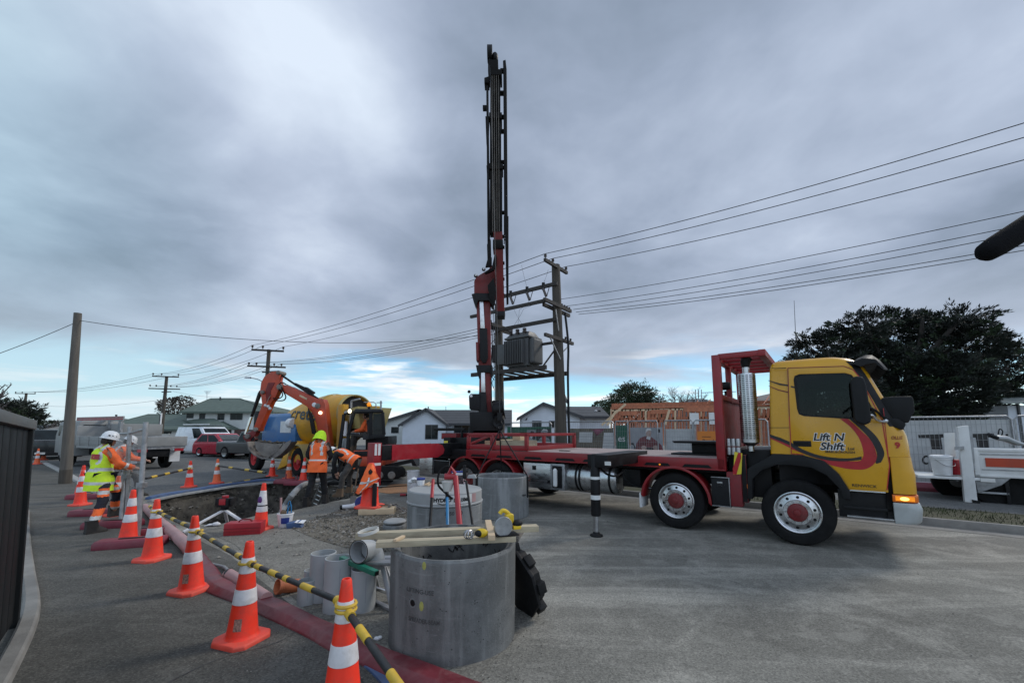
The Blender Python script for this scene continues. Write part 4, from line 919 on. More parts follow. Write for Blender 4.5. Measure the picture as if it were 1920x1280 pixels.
for i,(a,c) in enumerate(((at(978,497,16.3),fuse[1]),(at(1028,505,16),fuse[0]))):cable('thin jumper wire dropping from the top line to a fuse switch',[a,c+Vector((0,0,.15))],.005,'jumper wires above the fuse switches',.06,8)
def wy(px,py):
    d=ray(px,py); t=(P1-Vector((0,0,0))).dot(Lv)/d.dot(Lv); return Vector((0,0,EYE))+d*t
RT=['topmost of the power lines leaving the right pole for the upper right','second power line from the top running to the upper right edge','third power line from the top running to the right edge']
for (px,py),a,lb in zip(((1920,221),(1920,248),(1920,290)),topw,RT):
    e=wy(px,py); cable(lb,[a+Vector((0,0,.19)),a+(e-a)*1.25],.012,'power lines running to the upper right',.25,20)
LT=['highest and faintest of the lower power lines to the right edge','second highest of the lower power lines to the right edge','third of the lower power lines ending behind the dark foam bar','fourth of the lower power lines, upper of a close pair','lowest power line to the right edge, under its close twin']
for (px,py),(ax,ay),lb in zip(((1920,388),(1920,413),(1920,428),(1920,452),(1920,461)),((1050,561),(1060,574),(1075,580),(1080,585),(1085,589)),LT):
    a=wy(ax,ay); e=wy(px,py); cable(lb,[a,a+(e-a)*1.2],.010,'lower power lines to the right edge',.18,20)
tBt=pole('dark wooden power pole with two crossarms rising behind the orange digger arm',PB,7.85,.17,.13)
tAt=pole('dark power pole with crossarms in front of the green roofed house',PA,7.75,.2,.15)
tCt=pole('distant power pole at the far left above the dark conifer',PC,7.9,.2,.16)
for t_,p,hs in ((tBt,PB,1.0),(tAt,PA,1.15),(tCt,PC,1.2)):
    b=MB(); arm(b,p+Vector((0,-.15,7.75 if t_ is not tCt else 7.8)),1.1*hs,.11,.13,Vector((.95,.3,0))); b.build('crossarm',t_,world=True)
    b=MB(); arm(b,p+Vector((0,-.15,6.5 if t_ is not tAt else 6.35)),1.3*hs,.09,.12,Vector((.95,.3,0))); b.build('crossarm',t_,world=True)
    b=MB(); arm(b,p+Vector((0.3,-.2,6.1 if t_ is not tAt else 6.0)),.75,.08,.1,Vector((.95,-.3,0))); b.build('crossarm',t_,world=True)
    b=MB()
    for k in (-1.05,-.35,1.05):insul(b,p+Vector((k*.95*hs,-.15+k*.3*hs,7.85)),1.6)
    for k in (-1.2,-.7,.5,1.0):insul(b,p+Vector((k*.95*hs,-.15+k*.3*hs,6.55)),1.4)
    each(b,'insulator',t_,world=True)
for t_,p,z,dx in ((tBt,PB,5.55,-1.25),(tAt,PA,4.75,-.55)):
    b=MB(); b.tube(spline([p+Vector((-.1,-.1,z-.3)),p+Vector((dx*.4,-.3,z-.05)),p+Vector((dx*.75,-.5,z+.05))],4),.035,'galv',6); q=p+Vector((dx*.75,-.5,z+.06)); b.hexa([q+Vector(v) for v in ((0,-.1,-.06),(dx*.35,-.12,-.04),(dx*.35,.12,-.04),(0,.1,-.06),(0,-.06,.06),(dx*.3,-.08,.05),(dx*.3,.08,.05),(0,.06,.06))],'galv'); b.build('street_lamp',t_,world=True)
b=MB(); b.box(-.13,-.02,-.3,-.16,.1,3.4,'black_plastic'); b.box(-.02,.06,-.32,-.16,1.6,3.6,'white_plastic'); b.build('cable_guard',tAt)
def crossends(p,k,z,hs=1.0):return p+Vector((k*.95*hs,-.15+k*.3*hs,z))
for k,a in zip((-1.05,-.35,1.05),topw):
    cable('top power line of three running from the transformer pole to the pole behind the digger',[a+Vector((0,0,.19)),crossends(PB,k,8.1)],.013,'top lines from the right pole to the digger pole',.35)
    cable('top power line of three between the two left street poles',[crossends(PB,k,8.1),crossends(PA,k,8.0,1.15)],.015,'top lines between the two left poles',.5)
    cable('top power line of three running to the distant left pole',[crossends(PA,k,8.0,1.15),crossends(PC,k,8.1,1.2)],.018,'top lines to the distant left pole',.7)
for k,q in zip((-1.2,-.7,.5,1.0),(-.3,.1,.5,.9)):
    cable('lower power line of four running from the crane side pole to the digger pole',[P2+Vector((-.1,0,6.2))+Lv*q,crossends(PB,k,6.75)],.012,'lower lines from the crane side to the digger pole',.4)
    cable('lower power line of four between the two left street poles',[crossends(PB,k,6.75),crossends(PA,k,6.6,1.15)],.014,'lower lines between the two left poles',.5)
cable('low power line sagging from the left pole towards the distant left',[crossends(PA,.5,5.2),crossends(PC,.5,6.0)],.016,None,.6)
cable('service line from the left pole to the green roofed house',[crossends(PA,.8,6.1),at(470,743,52)],.012,None,.4)
# the bare leaning pole on the left with its own line
pb=gp(122,906); ptop=at(146,587,pb.y-.2)
tL=T('timber_pole','tall bare round timber pole leaning slightly, standing on the left footpath','pole',pb)
b=MB(); b.tube([Vector((0,0,-.05)),(ptop-pb)*.5,ptop-pb],[.155,.125,.10],'wood_pole_pale',18); b.build('pole',tL)
b=MB(); b.tube([Vector((0,0,0)),(ptop-pb)*.08],[.160,.154],'wood_pole',18,cap=False); b.build('base_wrap',tL)
cable('single line rising from the left edge to the bare pole',[at(-60,683,12),ptop+Vector((0,0,-.3))],.010,None,.05)
cable('single line from the bare pole sagging across to the crane side pole',[ptop+Vector((.1,0,-.25)),P2+Vector((-.4,0,5.85))],.010,None,.55,24)

# ---- trees
def leafcloud(b,blobs,n,size,mat,up=0.0,el=1.0,rnd=random,clump=0):
    i=b.mi(mat); tot=sum(r[0]*r[1]*r[2] for _,r in blobs)
    def put(p,a):
        w=a.cross(Vector((rnd.uniform(-1,1),rnd.uniform(-1,1),rnd.uniform(-1,1)))).normalized(); s_=size*rnd.uniform(.5,1.4); k=len(b.v)
        b.v.extend([p-w*s_*.35,p+a*s_*el*.55-w*s_*.28,p+a*s_*el*1.1,p+a*s_*el*.5+w*s_*.3]); b.f.append([k,k+1,k+2,k+3]); b.m.append(i)
    for c,r in blobs:
        m=int(n*r[0]*r[1]*r[2]/tot); per=clump or 1
        for _ in range(max(1,m // per)):
            while True:
                d=Vector((rnd.uniform(-1,1),rnd.uniform(-1,1),rnd.uniform(-1,1)))
                if .05 < d.length < 1:break
            q=d.normalized()*(d.length ** .4); p=c+Vector((q.x*r[0],q.y*r[1],q.z*r[2]))
            a=(d.normalized()+Vector((rnd.uniform(-.7,.7),rnd.uniform(-.7,.7),rnd.uniform(-.6,.6)+up))).normalized()
            if per==1:put(p,a); continue
            sp_=Vector((a.x,a.y,a.z*.35+.12)).normalized(); ln=rnd.uniform(.5,1.25)*size*5.5
            for _ in range(per):
                t_=rnd.random(); side=Vector((rnd.uniform(-1,1),rnd.uniform(-1,1),rnd.uniform(-.45,.45)))*size*(1.7-t_)
                put(p+sp_*ln*t_+side,(sp_+side.normalized()*.6+Vector((0,0,rnd.uniform(-.2,.5)))).normalized())
def limbs(b,base,tips,r,mat='bark',bend=.25):
    for t_ in tips:
        v=t_-base; m=base+v*.5+Vector((random.uniform(-1,1),random.uniform(-1,1),.4))*v.length*bend*.5
        b.tube(spline([base,m,t_],4),[r*(1-.085*k) for k in range(9)],mat,6)
def tree(name,label,base,trunk_h,blobs,n,size,mats,r=.2,up=0.0,el=1.0,group=None,clump=0):
    t=T(name,label,'tree',base,0,group)
    b=MB(); b.tube(spline([Vector((0,0,-.1)),Vector((.06,.02,trunk_h*.5)),Vector((0,0,trunk_h))],4),[r*(1-.05*k) for k in range(9)],'bark',10)
    limbs(b,Vector((0,0,trunk_h*.85)),[c for c,_ in blobs],r*.5); b.build('trunk',t)
    b=MB()
    for m,sh in mats:leafcloud(b,blobs,int(n*sh),size,m,up,el,random,clump)
    b.build('crown',t,smooth=0); return t
# big dark macrocarpa behind the lorry
YT=26.0; bs=at(1690,806,YT); bs.z=0
bl=[]
for px,py,rx,rz in ((1560,660,52,34),(1600,625,45,28),(1655,612,55,24),(1700,640,70,45),(1760,618,55,26),(1800,600,40,15),(1790,655,70,45),(1850,690,55,40),(1880,705,32,30),(1560,720,60,50),(1640,710,80,60),(1740,725,80,55),(1820,750,70,40),(1520,655,36,22),(1505,690,25,30),(1600,770,80,30),(1700,780,90,30),(1860,660,30,12),(1840,625,30,9),(1890,690,22,9),(1730,598,30,12),(1620,600,25,12)):
    c=at(px,py,YT+random.uniform(-2.5,2.5))-bs; bl.append((c,(rx*YT/FPX,rx*YT/FPX*.9,rz*YT/FPX)))
tree('conifer_tree','huge near black spreading conifer behind the yellow lorry cab',bs,3.2,bl,150000,.115,[('leaf_black',.8),('leaf_dark',.2)],.55,.1,1.7,None,40)
YT=55.0; bs=at(1185,806,YT); bs.z=0
bl=[(at(px,py,YT+random.uniform(-2,2))-bs,(rx*YT/FPX,rx*YT/FPX,rz*YT/FPX)) for px,py,rx,rz in ((1185,745,26,18),(1165,760,24,16),(1200,740,20,14),(1215,762,22,18),(1150,772,20,12),(1180,735,14,8),(1190,775,45,16))]
tree('broadleaf_tree','rounded dark green tree above the timber framing',bs,2.2,bl,22000,.20,[('leaf_dark',.7),('leaf_olive',.3)],.3,.1,1.2,None,14)
bs=at(1128,806,70); bs.z=0
tree('broadleaf_tree','low dark tree crown at the left of the rounded green tree',bs,1.5,[(at(1128,764,70)-bs,(1.6,1.5,1.0)),(at(1120,772,70)-bs,(1.2,1.2,.9)),(at(1140,775,70)-bs,(1.3,1.2,.8))],2200,.3,[('leaf_dark',1)],.2)
def bare_tree(label,px,py,Y,h,spread,group=None,n=26,leaf=0,lmat='leaf_brown'):
    p=at(px,806,Y); p.z=0; ztop=at(px,py,Y).z
    t=T('bare_tree',label,'tree',p,0,group)
    b=MB(); b.tube([Vector((0,0,0)),Vector((.05,0,ztop*.5)),Vector((0,0,ztop*.8))],[.16,.1,.03],'twig',7); b.build('trunk',t)
    b=MB()
    for k in range(n):
        a=random.uniform(0,6.28); z0=ztop*random.uniform(.25,.75); l=spread*random.uniform(.5,1.0)
        e=Vector((math.cos(a)*l,math.sin(a)*l,min(ztop,z0+l*random.uniform(.5,1.3)))); s0=Vector((.03,0,z0)); m=s0.lerp(e,.55)+Vector((0,0,-.08*l))
        b.tube([s0,m,e],[.045,.028,.012],'twig',5)
        for _ in range(6):
            q=s0.lerp(e,random.uniform(.3,1)); d=Vector((random.uniform(-1,1),random.uniform(-1,1),random.uniform(0,1.3)))*l*.35; b.tube([q,q+d*.6,q+d],[.018,.012,.006],'twig',4)
            for _ in range(2):q2=q+d*random.uniform(.4,1); b.tube([q2,q2+Vector((random.uniform(-1,1),random.uniform(-1,1),random.uniform(-.2,1)))*l*.2],[.01,.005],'twig',3)
    b.build('branches',t)
    if leaf:
        b=MB(); leafcloud(b,[(Vector((0,0,ztop*.72)),(spread,spread,ztop*.27))],leaf,.22,lmat); b.build('crown',t,smooth=0)
    return t
for lb,px,py,sp_ in (('slim leafless tree just right of the rounded green tree',1222,730,1.6),('tallest leafless tree behind the timber framing',1268,718,2.0),('leafless tree above the timber framing, middle one',1290,726,1.8),('leafless tree nearest the red headboard',1312,730,1.8)):bare_tree(lb,px,py,60,0,sp_,'leafless trees behind the timber framing',40)
bs=at(330,806,72); bs.z=0
tree('broadleaf_tree','brownish open crowned tree behind the green roofed house',bs,2.5,[(at(x,y,72+random.uniform(-1,1))-bs,(r*72/FPX,r*72/FPX,r*.6*72/FPX)) for x,y,r in ((318,757,18),(345,755,20),(330,762,26),(310,768,14),(355,765,14))],2600,.28,[('leaf_brown',1)],.25)
bare_tree('small bare tree on the skyline behind the bare pole',97,787,80,0,1.6,None,14)
b0=at(-4,806,30); b0.z=0
tree('conifer_tree','dark feathery conifer behind the black fence at the left edge',b0,1.2,[(at(x,y,30+random.uniform(-.7,.7))-b0,(r*30/FPX,r*30/FPX,rz*30/FPX)) for x,y,r,rz in ((10,772,24,12),(35,772,20,10),(48,765,14,5),(56,762,9,3),(30,785,26,12),(-20,775,30,16),(55,788,12,6))],14000,.11,[('leaf_black',.8),('leaf_dark',.2)],.2,.15,1.8,None,30)
bs=at(-2,806,20); bs.z=0
bare_tree('thin bare twigs poking in at the left edge above the black fence',-16,678,20,0,.55,None,16)
bs=at(120,806,85); bs.z=0
tree('hedge_bush','dark low bush on the skyline behind the leaning pole',bs,.8,[(at(x,797,85)-bs,(1.8,1.5,.8)) for x in (92,105,118)],1500,.3,[('leaf_black',1)],.12)
# palm tuft over the ridge of the right white house
pp=at(1078,806,50); pp.z=0; t=T('palm_tree','spiky palm tuft peeping over the dark house roof','tree',pp); b=MB(); b.tube([Vector((0,0,0)),Vector((0,0,3.6))],[.2,.15],'bark',8); b.build('trunk',t)
b=MB()
for k in range(26):a=random.uniform(0,6.28); e=random.uniform(.2,1.3); d=Vector((math.cos(a)*math.cos(e),math.sin(a)*math.cos(e),math.sin(e))); b.loft([[Vector((0,0,3.6))+d*q+Vector((0,0,-.25*q*q))+Vector((-math.sin(a),math.cos(a),0))*w for w in (-.05*(1.6-q),.05*(1.6-q))] for q in (0,.5,1.0,1.5)],'leaf_black',closed=False,cap=False)
b.build('crown',t,smooth=0)

# ---- houses
def win_part(par,px0,py0,px1,py1,Y,mull=1,frame='window_frame',depth=.04):
    a,c=at(px0,py1,Y-depth),at(px1,py0,Y-depth); z0,z1=min(a.z,c.z),max(a.z,c.z)
    b=MB(); w=.06
    b.box(a.x-w,c.x+w,a.y,a.y+.06,z0-w,z0,frame); b.box(a.x-w,c.x+w,a.y,a.y+.06,z1,z1+w,frame); b.box(a.x-w,a.x,a.y,a.y+.06,z0,z1,frame); b.box(c.x,c.x+w,a.y,a.y+.06,z0,z1,frame)
    for k in range(1,mull+1):x=lerp(a.x,c.x,k/(mull+1)); b.box(x-w/2,x+w/2,a.y+.005,a.y+.055,z0,z1,frame)
    f=b.build('window',par,world=True); b=MB(); b.box(a.x,c.x,a.y+.02,a.y+.035,z0,z1,'glass_dark')
    inv=ROOTM[par.name].inverted(); b.v=[inv @ p for p in b.v]; b.build('pane',f)
def gable(label,xl,xr,ye,xp,yp,Y,depth,wall,roofm,wing=None,group=None,cat='house',low=-.05):
    base=at((xl+xr)/2,806,Y); base.z=0; t=T('house',label,cat,base,0,group)
    a,c,p=at(xl,ye,Y),at(xr,ye,Y),at(xp,yp,Y)
    b=MB(); prof=[(a.x,low),(c.x,low),(c.x,c.z),(p.x,p.z),(a.x,a.z)]; b.xz(prof,Y,Y+depth,wall)
    if wing:x1=at(wing[0],806,Y).x; b.box(min(c.x,x1) if x1 > c.x else x1,max(c.x,x1) if x1 > c.x else a.x,Y+.6,Y+depth-.5,low,a.z-.05,wall)
    b.build('wall',t,world=True)
    b=MB(); o_=.35; s1=(p.z-a.z)/(p.x-a.x); s2=(p.z-c.z)/(c.x-p.x)
    for sx,ex,ez,sl in ((-1,a.x,a.z,s1),(1,c.x,c.z,s2)):
        e=Vector((ex+sx*o_,0,ez-sl*o_+.06)); r0=Vector((p.x,0,p.z+.06))
        b.hexa([e+Vector((0,Y-.35,0)),r0+Vector((0,Y-.35,0)),r0+Vector((0,Y+depth,0)),e+Vector((0,Y+depth,0)),e+Vector((0,Y-.35,.12)),r0+Vector((0,Y-.35,.12)),r0+Vector((0,Y+depth,.12)),e+Vector((0,Y+depth,.12))],roofm)
    b.build('roof',t,world=True)
    if wing:
        x1,rz_=at(wing[0],806,Y).x,at(wing[0],wing[1],Y+depth/2).z; xs=p.x
        b=MB(); yr=Y+depth/2-.1; ez=a.z-.02
        b.hexa([Vector((xs,Y+.2,ez)),Vector((x1,Y+.2,ez)),Vector((x1,yr,rz_)),Vector((xs,yr,rz_)),Vector((xs,Y+.2,ez+.1)),Vector((x1,Y+.2,ez+.1)),Vector((x1,yr,rz_+.1)),Vector((xs,yr,rz_+.1))],roofm)
        b.hexa([Vector((xs,yr,rz_)),Vector((x1,yr,rz_)),Vector((x1,Y+depth,ez)),Vector((xs,Y+depth,ez)),Vector((xs,yr,rz_+.1)),Vector((x1,yr,rz_+.1)),Vector((x1,Y+depth,ez+.1)),Vector((xs,Y+depth,ez+.1))],roofm)
        b.build('roof',t,world=True)
        b=MB(); b.box(min(xs,x1),max(xs,x1),Y+.1,Y+.2,ez-.08,ez+.12,'fascia'); b.build('gutter',t,world=True)
    b=MB()
    for ex,ez,sx,sl in ((a.x,a.z,-1,s1),(c.x,c.z,1,s2)):b.bar(Vector((ex+sx*o_,Y-.36,ez-sl*o_+.03)),Vector((p.x,Y-.36,p.z+.03)),.05,.2,'fascia',up=(0,0,1))
    each(b,'barge_board',t,world=True); return t
h=gable('white house with dark gable seen behind the crane column',755,836,795,799,768,40,8,'house_white','roof_dark',(960,770))
win_part(h,798,797,820,822,40,1); win_part(h,852,798,893,822,40.6,2)
b=MB(); b.tube([at(803,768,44),at(803,762,44)],.06,'fascia'); b.build('flue',h,world=True); b=MB(); b.tube([at(836,770,44),at(836,762,44)],.025,'fascia'); b.build('flue',h,world=True)
h=gable('low brown roofed wing left of the white gabled house',700,756,797,787,770,43,7,'house_cream','roof_brown',None)
win_part(h,733,800,748,812,43,0,'frame_white')
h=gable('white gabled house with dark roof right behind the thick power pole',978,1087,782,1018,758,34,8,'house_white','roof_dark',(1146,764))
win_part(h,999,790,1014,800,34,0); win_part(h,1031,790,1052,800,34,1)
b=MB(); b.lathe([(.001,.0),(.3,.05),(.42,.14),(.4,.16),(.001,.05)],'galv',20,Matrix.Translation(at(1058,748,33.5)) @ Matrix.Rotation(R(75),4,'Y')); b.tube([at(1062,765,33.6),at(1060,752,33.6)],.03,'galv'); b.build('satellite_dish',h,world=True)
for px in (1117,1124):b=MB(); q=at(px,776,36); b.tube([q+Vector((0,0,-.1)),q+Vector((0,0,.25))],.07,'black_plastic',8); b.sphere(q+Vector((0,0,.28)),(.13,.13,.06),'white_plastic' if px==1117 else 'black_plastic'); b.build('roof_vent',h,world=True)
b=MB(); b.tube([at(986,787,33.9),at(988,784,33.7)],.05,'fascia'); b.build('wall_light',h,world=True)
# two-storey house with green tiled hips on the left
Yh=52.0; hb_=at(390,806,Yh); hb_.z=0; gh=T('house','two storey cream house with green tiled hip roofs on the left','house',hb_)
def hip(par,e0,e1,zE,r0,r1,zR,Y0,Y1,mat,name='roof',th=.12,over=.0):
    b=MB(); ym=(Y0+Y1)/2; v=[Vector((e0,Y0,zE)),Vector((e1,Y0,zE)),Vector((e1,Y1,zE)),Vector((e0,Y1,zE)),Vector((r0,ym,zR)),Vector((r1,ym,zR))]
    b.add(v+[p-Vector((0,0,th)) for p in v[:4]],[(0,1,5,4),(1,2,5),(2,3,4,5),(3,0,4),(0,6,7,1),(1,7,8,2),(2,8,9,3),(3,9,6,0),(6,9,8,7)],mat); o=b.build(name,par,world=True,smooth=0)
    b=MB(); b.bar(v[4],v[5],.14,.1,mat); b.bar(v[1],v[5],.12,.09,mat); b.bar(v[0],v[4],.12,.09,mat); each(b,'ridge_cap',par,world=True)
    b=MB(); b.box(e0-.06,e1+.06,Y0-.1,Y0,zE-.22,zE-.02,'roof_green' if mat=='roof_green' else 'fascia'); b.build('gutter',par,world=True); return o
X=lambda px,Y:at(px,806,Y).x
Z=lambda py,Y:at(960,py,Y).z
b=MB(); b.box(X(343,Yh),X(500,Yh),Yh+.5,Yh+9,1.5,Z(770,Yh),'house_cream'); b.box(X(250,Yh),X(520,Yh),Yh-1.5,Yh+10,-.1,Z(806,Yh),'house_cream'); b.build('wall',gh,world=True)
hip(gh,X(334,Yh),X(510,Yh),Z(771,Yh),X(390,Yh+4.5),X(446,Yh+4.5),Z(747,Yh+4.5),Yh,Yh+9,'roof_green')
hip(gh,X(170,Yh-2),X(425,Yh-2),Z(804,Yh-2),X(262,Yh+2),X(400,Yh+2),Z(776,Yh+2),Yh-2,Yh+8,'roof_green')
v=[at(385,803,Yh-2.6),at(432,800,Yh-2.6),at(402,784,Yh)]
b=MB(); b.add([v[0],v[1],v[2],at(340,786,Yh+1),at(385,805,Yh-2.6),at(432,802,Yh-2.6)],[(0,1,2),(3,0,2),(0,4,5,1)],'roof_green'); b.build('roof',gh,world=True,smooth=0)
for w in ((350,775,362,783,0),(374,775,384,784,1),(408,776,420,786,1),(432,775,454,786,1)):win_part(gh,*w[:4],Yh+.5,w[4])
for w in ((423,806,433,812,0),(449,805,460,811,0),(340,808,352,815,0),(305,809,320,815,0)):win_part(gh,*w[:4],Yh-1.5,w[4])
b=MB(); q=at(388,750,Yh+4); b.tube([q,at(388,733,Yh+4)],.03,'galv',5)
for k in range(5):z=at(388,733+k*1.2,Yh+4).z; b.bar(Vector((q.x-.5+.07*k,q.y,z)),Vector((q.x+.5-.07*k,q.y,z)),.025,.025,'galv')
b.build('aerial',gh,world=True)
b=MB(); b.tube([at(413,750,Yh+4),at(413,744,Yh+4)],.1,'fascia'); b.build('flue',gh,world=True)
b=MB(); b.box(X(455,Yh),X(520,Yh),Yh-1.55,Yh-1.5,0,1.75,'brick_dark'); b.build('garage_door',gh,world=True)
fb=T('board_fence','plain beige fence in front of the green roofed house','fence',at(320,806,46)*1)
ROOTM[fb.name]=Matrix.Translation(fb.location)
b=MB(); b.box(X(262,46),X(352,46),46,46.12,-.1,Z(813,46),'beige_fence'); b.build('panel',fb,world=True)
b=MB()
for px in (265,283,301,318,336):b.box(X(px,46)-.05,X(px,46)+.05,45.93,46,0,Z(812,46),'beige_fence')
each(b,'post',fb,world=True)
# houses farther left
t=T('house','pale grey roofed house with two small skylights beyond the white trucks','house',at(200,806,64)*1); t.location.z=0; ROOTM[t.name]=Matrix.Translation(t.location)
b=MB(); b.box(X(140,64),X(250,64),64,70,-.1,Z(806,64),'house_cream'); b.build('wall',t,world=True); hip(t,X(132,63),X(262,63),Z(802,63),X(200,67),X(225,67),Z(783,67),63,71,'roof_grey')
for px in (180,204):b=MB(); q=at(px,790,64.6); b.box(q.x-.5,q.x+.5,q.y-.4,q.y+.4,q.z-.35,q.z+.45,'roof_grey'); b.box(q.x-.4,q.x+.4,q.y-.42,q.y-.4,q.z-.25,q.z+.35,'glass_dark'); b.build('dormer',t,world=True)
b=MB(); b.tube([at(218,788,66),at(218,777,66)],.14,'fascia'); b.build('chimney',t,world=True)
t=T('house','low dark brick house behind the black pickup','house',at(100,806,58)*1); t.location.z=0; ROOTM[t.name]=Matrix.Translation(t.location)
b=MB(); b.box(X(75,58),X(150,58),58,64,-.1,Z(808,58),'brick_dark'); b.build('wall',t,world=True); hip(t,X(72,57),X(160,57),Z(807,57),X(112,61),X(150,61),Z(799,61),57,65,'roof_brown')
# ---- the black panel fence at the left
E0=gp(20,1176); E1=gp(-10,1226); dv=(E1-E0).normalized(); E2=E0+dv*2.6; hF=1.735
fd=T('panel_fence','near black vertical panel fence with grey cap rail at the left edge','fence',E0,0,None,(Matrix.Rotation(R(-3),3,'Y') @ Matrix.Rotation(math.atan2(dv.y,dv.x),3,'Z')).to_euler())
b=MB(); b.box(.02,2.6,-.012,.012,.05,hF-.02,'fence_dark')
for k in range(10):x=.06+k*.26; b.box(x,x+.245,-.017,.017,.05,hF-.02,'fence_dark')
b.build('panel',fd,bevel=.004)
b=MB(); b.box(-.04,.05,-.045,.045,0,hF,'fence_dark'); b.build('post',fd,bevel=.004)
b=MB(); b.box(-.05,2.62,-.055,.055,hF-.03,hF+.055,'fence_cap'); b.build('cap_rail',fd,bevel=.008)

# ---- temporary fence along the building site, across the road
A0=Vector((11.2,11.5,0.1)); FZ=Matrix(((1,0,0,0),(0,1,0,0),(0,0,1,0),(0,0,0,1)))
def fpt(t,z,d=0.0):return A0-Fv*t+Vector((0,0,z))+Lv*d
FRX=Matrix(((Fv.x,0,-Lv.x,0),(Fv.y,0,-Lv.y,0),(0,1,0,0),(0,0,0,1)))
def fence_t(px,py=806):
    d=ray(px,py); o=Vector((0,0,EYE)); p=o+d*((A0-o).dot(Lv)/d.dot(Lv))-A0
    return (-p.dot(Fv),p.z)
HF=1.95
def mesh_panel(label,t0,t1,h=HF,wires=True,step=.085,rows=9):
    t=T('mesh_fence_panel',label,'fence panel',fpt(t0,0),0,'temporary mesh fence panels across the road')
    b=MB(); r=.025; w=abs(t1-t0)
    b.tube([fpt(t0,0),fpt(t0,h-.08),fpt(lerp(t0,t1,.03),h),fpt(lerp(t0,t1,.97),h),fpt(t1,h-.08),fpt(t1,0)],r,'galv',8); b.tube([fpt(t0,.15),fpt(t1,.15)],r*.8,'galv',6); b.build('frame',t,world=True)
    b=MB(); n=int(w/step)
    for k in range(1,n):q=lerp(t0,t1,k/n); b.bar(fpt(q,.15),fpt(q,h),.006,.006,'mesh_wire',up=(0,1,0))
    for k in range(1,rows):z=lerp(.15,h,k/rows); b.bar(fpt(t0,z),fpt(t1,z),.006,.006,'mesh_wire')
    b.build('mesh',t,world=True); return t
ts=[-4.2,-1.75,.6]
mesh_panel('mesh fence panel with pale banner at the right edge of the picture',-4.2,-1.72); mesh_panel('mesh fence panel with pale lettered banner right of the cab',-1.68,.7)
tq={px:fence_t(px)[0] for px in (1345,1300,1272,1238,1178,1155,1064,1040,1034,952)}
mesh_panel('mesh fence panel with pale shade cloth, left of the orange sign',tq[1300]+.02,fence_t(1246)[0]); mesh_panel('narrow mesh fence panel over the green banner',tq[1178]+.02,tq[1155]+.02,step=.07); mesh_panel('mesh fence panel directly right of the thick power pole',tq[1064]+.15,tq[1040]); mesh_panel('mesh fence panel in front of the poster of the seated man',tq[1238]+.1,tq[1178]); mesh_panel('mesh fence panel over the brown boards with white notices',tq[1155]+.1,tq[1064]+.2); mesh_panel('mesh fence panel around the green poster left of the thick pole',tq[1034],tq[952]-.2)
mesh_panel('mesh fence panel holding the orange sign beside the red headboard',fence_t(1440)[0],tq[1300]-.02)
def fposter(name,label,cat,px0,py0,px1,py1,mat,d=.06,th=.012):
    t0,z1=fence_t(px0,py0); t1,z0=fence_t(px1,py1)
    o=T(name,label,cat,fpt(t0,z0,d),ROADA)
    b=MB(); b.box(0,t0-t1,-th,0,0,z1-z0,mat); b.build('sheet',o); return o,t0-t1,z1-z0
def blob(par,name,pts,W_,H_,mat,lift=.014):
    b=MB(); b.xz([(x*W_,y*H_) for x,y in pts],-lift,-.011,mat); return b.build(name,par,smooth=0)
def ell(cx,cy,rx,ry,n=16):return [(cx+rx*math.cos(2*math.pi*k/n),cy+ry*math.sin(2*math.pi*k/n)) for k in range(n)]
o,w,h=fposter('poster','green hoarding poster with black and white portraits behind the crane deck','poster',950,800,1034,843,'poster_green')
blob(o,'photo',[(.46,.40),(.66,.40),(.66,.86),(.46,.86)],w,h,'poster_grey'); blob(o,'photo',[(.67,.40),(.97,.40),(.97,.9),(.67,.9)],w,h,'poster_dark')
blob(o,'photo',[(.46,.02),(.97,.02),(.97,.36),(.46,.36)],w,h,'poster_white')
blob(o,'portrait',[(.49,.45),(.52,.7),(.56,.82),(.61,.8),(.64,.62),(.65,.45),(.6,.42),(.55,.6)],w,h,'poster_dark',.017); blob(o,'portrait',ell(.56,.6,.03,.13),w,h,'poster_white',.019)
blob(o,'portrait',ell(.84,.72,.075,.15),w,h,'poster_grey',.017); blob(o,'portrait',[(.72,.40),(.76,.52),(.84,.58),(.93,.5),(.96,.40)],w,h,'poster_grey',.016); blob(o,'portrait',[(.78,.8),(.82,.9),(.9,.88),(.92,.78),(.86,.84)],w,h,'poster_white',.019)
for cx in (.63,.72,.82,.9):blob(o,'portrait',[(cx-.035,.03),(cx-.03,.16),(cx-.012,.2),(cx,.3),(cx+.014,.2),(cx+.035,.15),(cx+.04,.03)],w,h,'poster_dark' if cx in (.63,.82) else 'poster_grey',.017)
blob(o,'emblem',[(.48,.14),(.52,.14),(.52,.28),(.48,.28)],w,h,'poster_green',.017)
o,w,h=fposter('hoarding_board','brown boarded hoarding with two white notices behind the flat deck','hoarding',1066,803,1152,843,'poster_photo')
blob(o,'notice',[(.22,.32),(.52,.32),(.54,.82),(.24,.82)],w,h,'poster_white'); blob(o,'notice',[(.74,.0),(1.0,.0),(1.0,.8),(.78,.8)],w,h,'poster_white')
for y in (.45,.58,.7):blob(o,'rule',[(.23,y),(.53,y),(.53,y+.015),(.23,y+.015)],w,h,'poster_grey',.017)
for y in (.15,.3,.45,.62):blob(o,'rule',[(.76,y),(1.0,y),(1.0,y+.015),(.76,y+.015)],w,h,'poster_grey',.017)
blob(o,'graphic',[(.5,.95),(.8,.98),(.74,.84),(.62,.62),(.56,.88)],w,h,'poster_plum',.016)
o,w,h=fposter('banner','narrow green banner ending in the letters es','banner',1154,797,1180,845,'poster_green')
text('lettering','es',.36,'poster_white',Matrix.Translation((w*.12,-.013,h*.36)) @ FT,o,.001,.004)
o,w,h=fposter('poster','pale poster of a seated person in a maroon cardigan holding hands in lap','poster',1180,801,1243,845,'poster_grey')
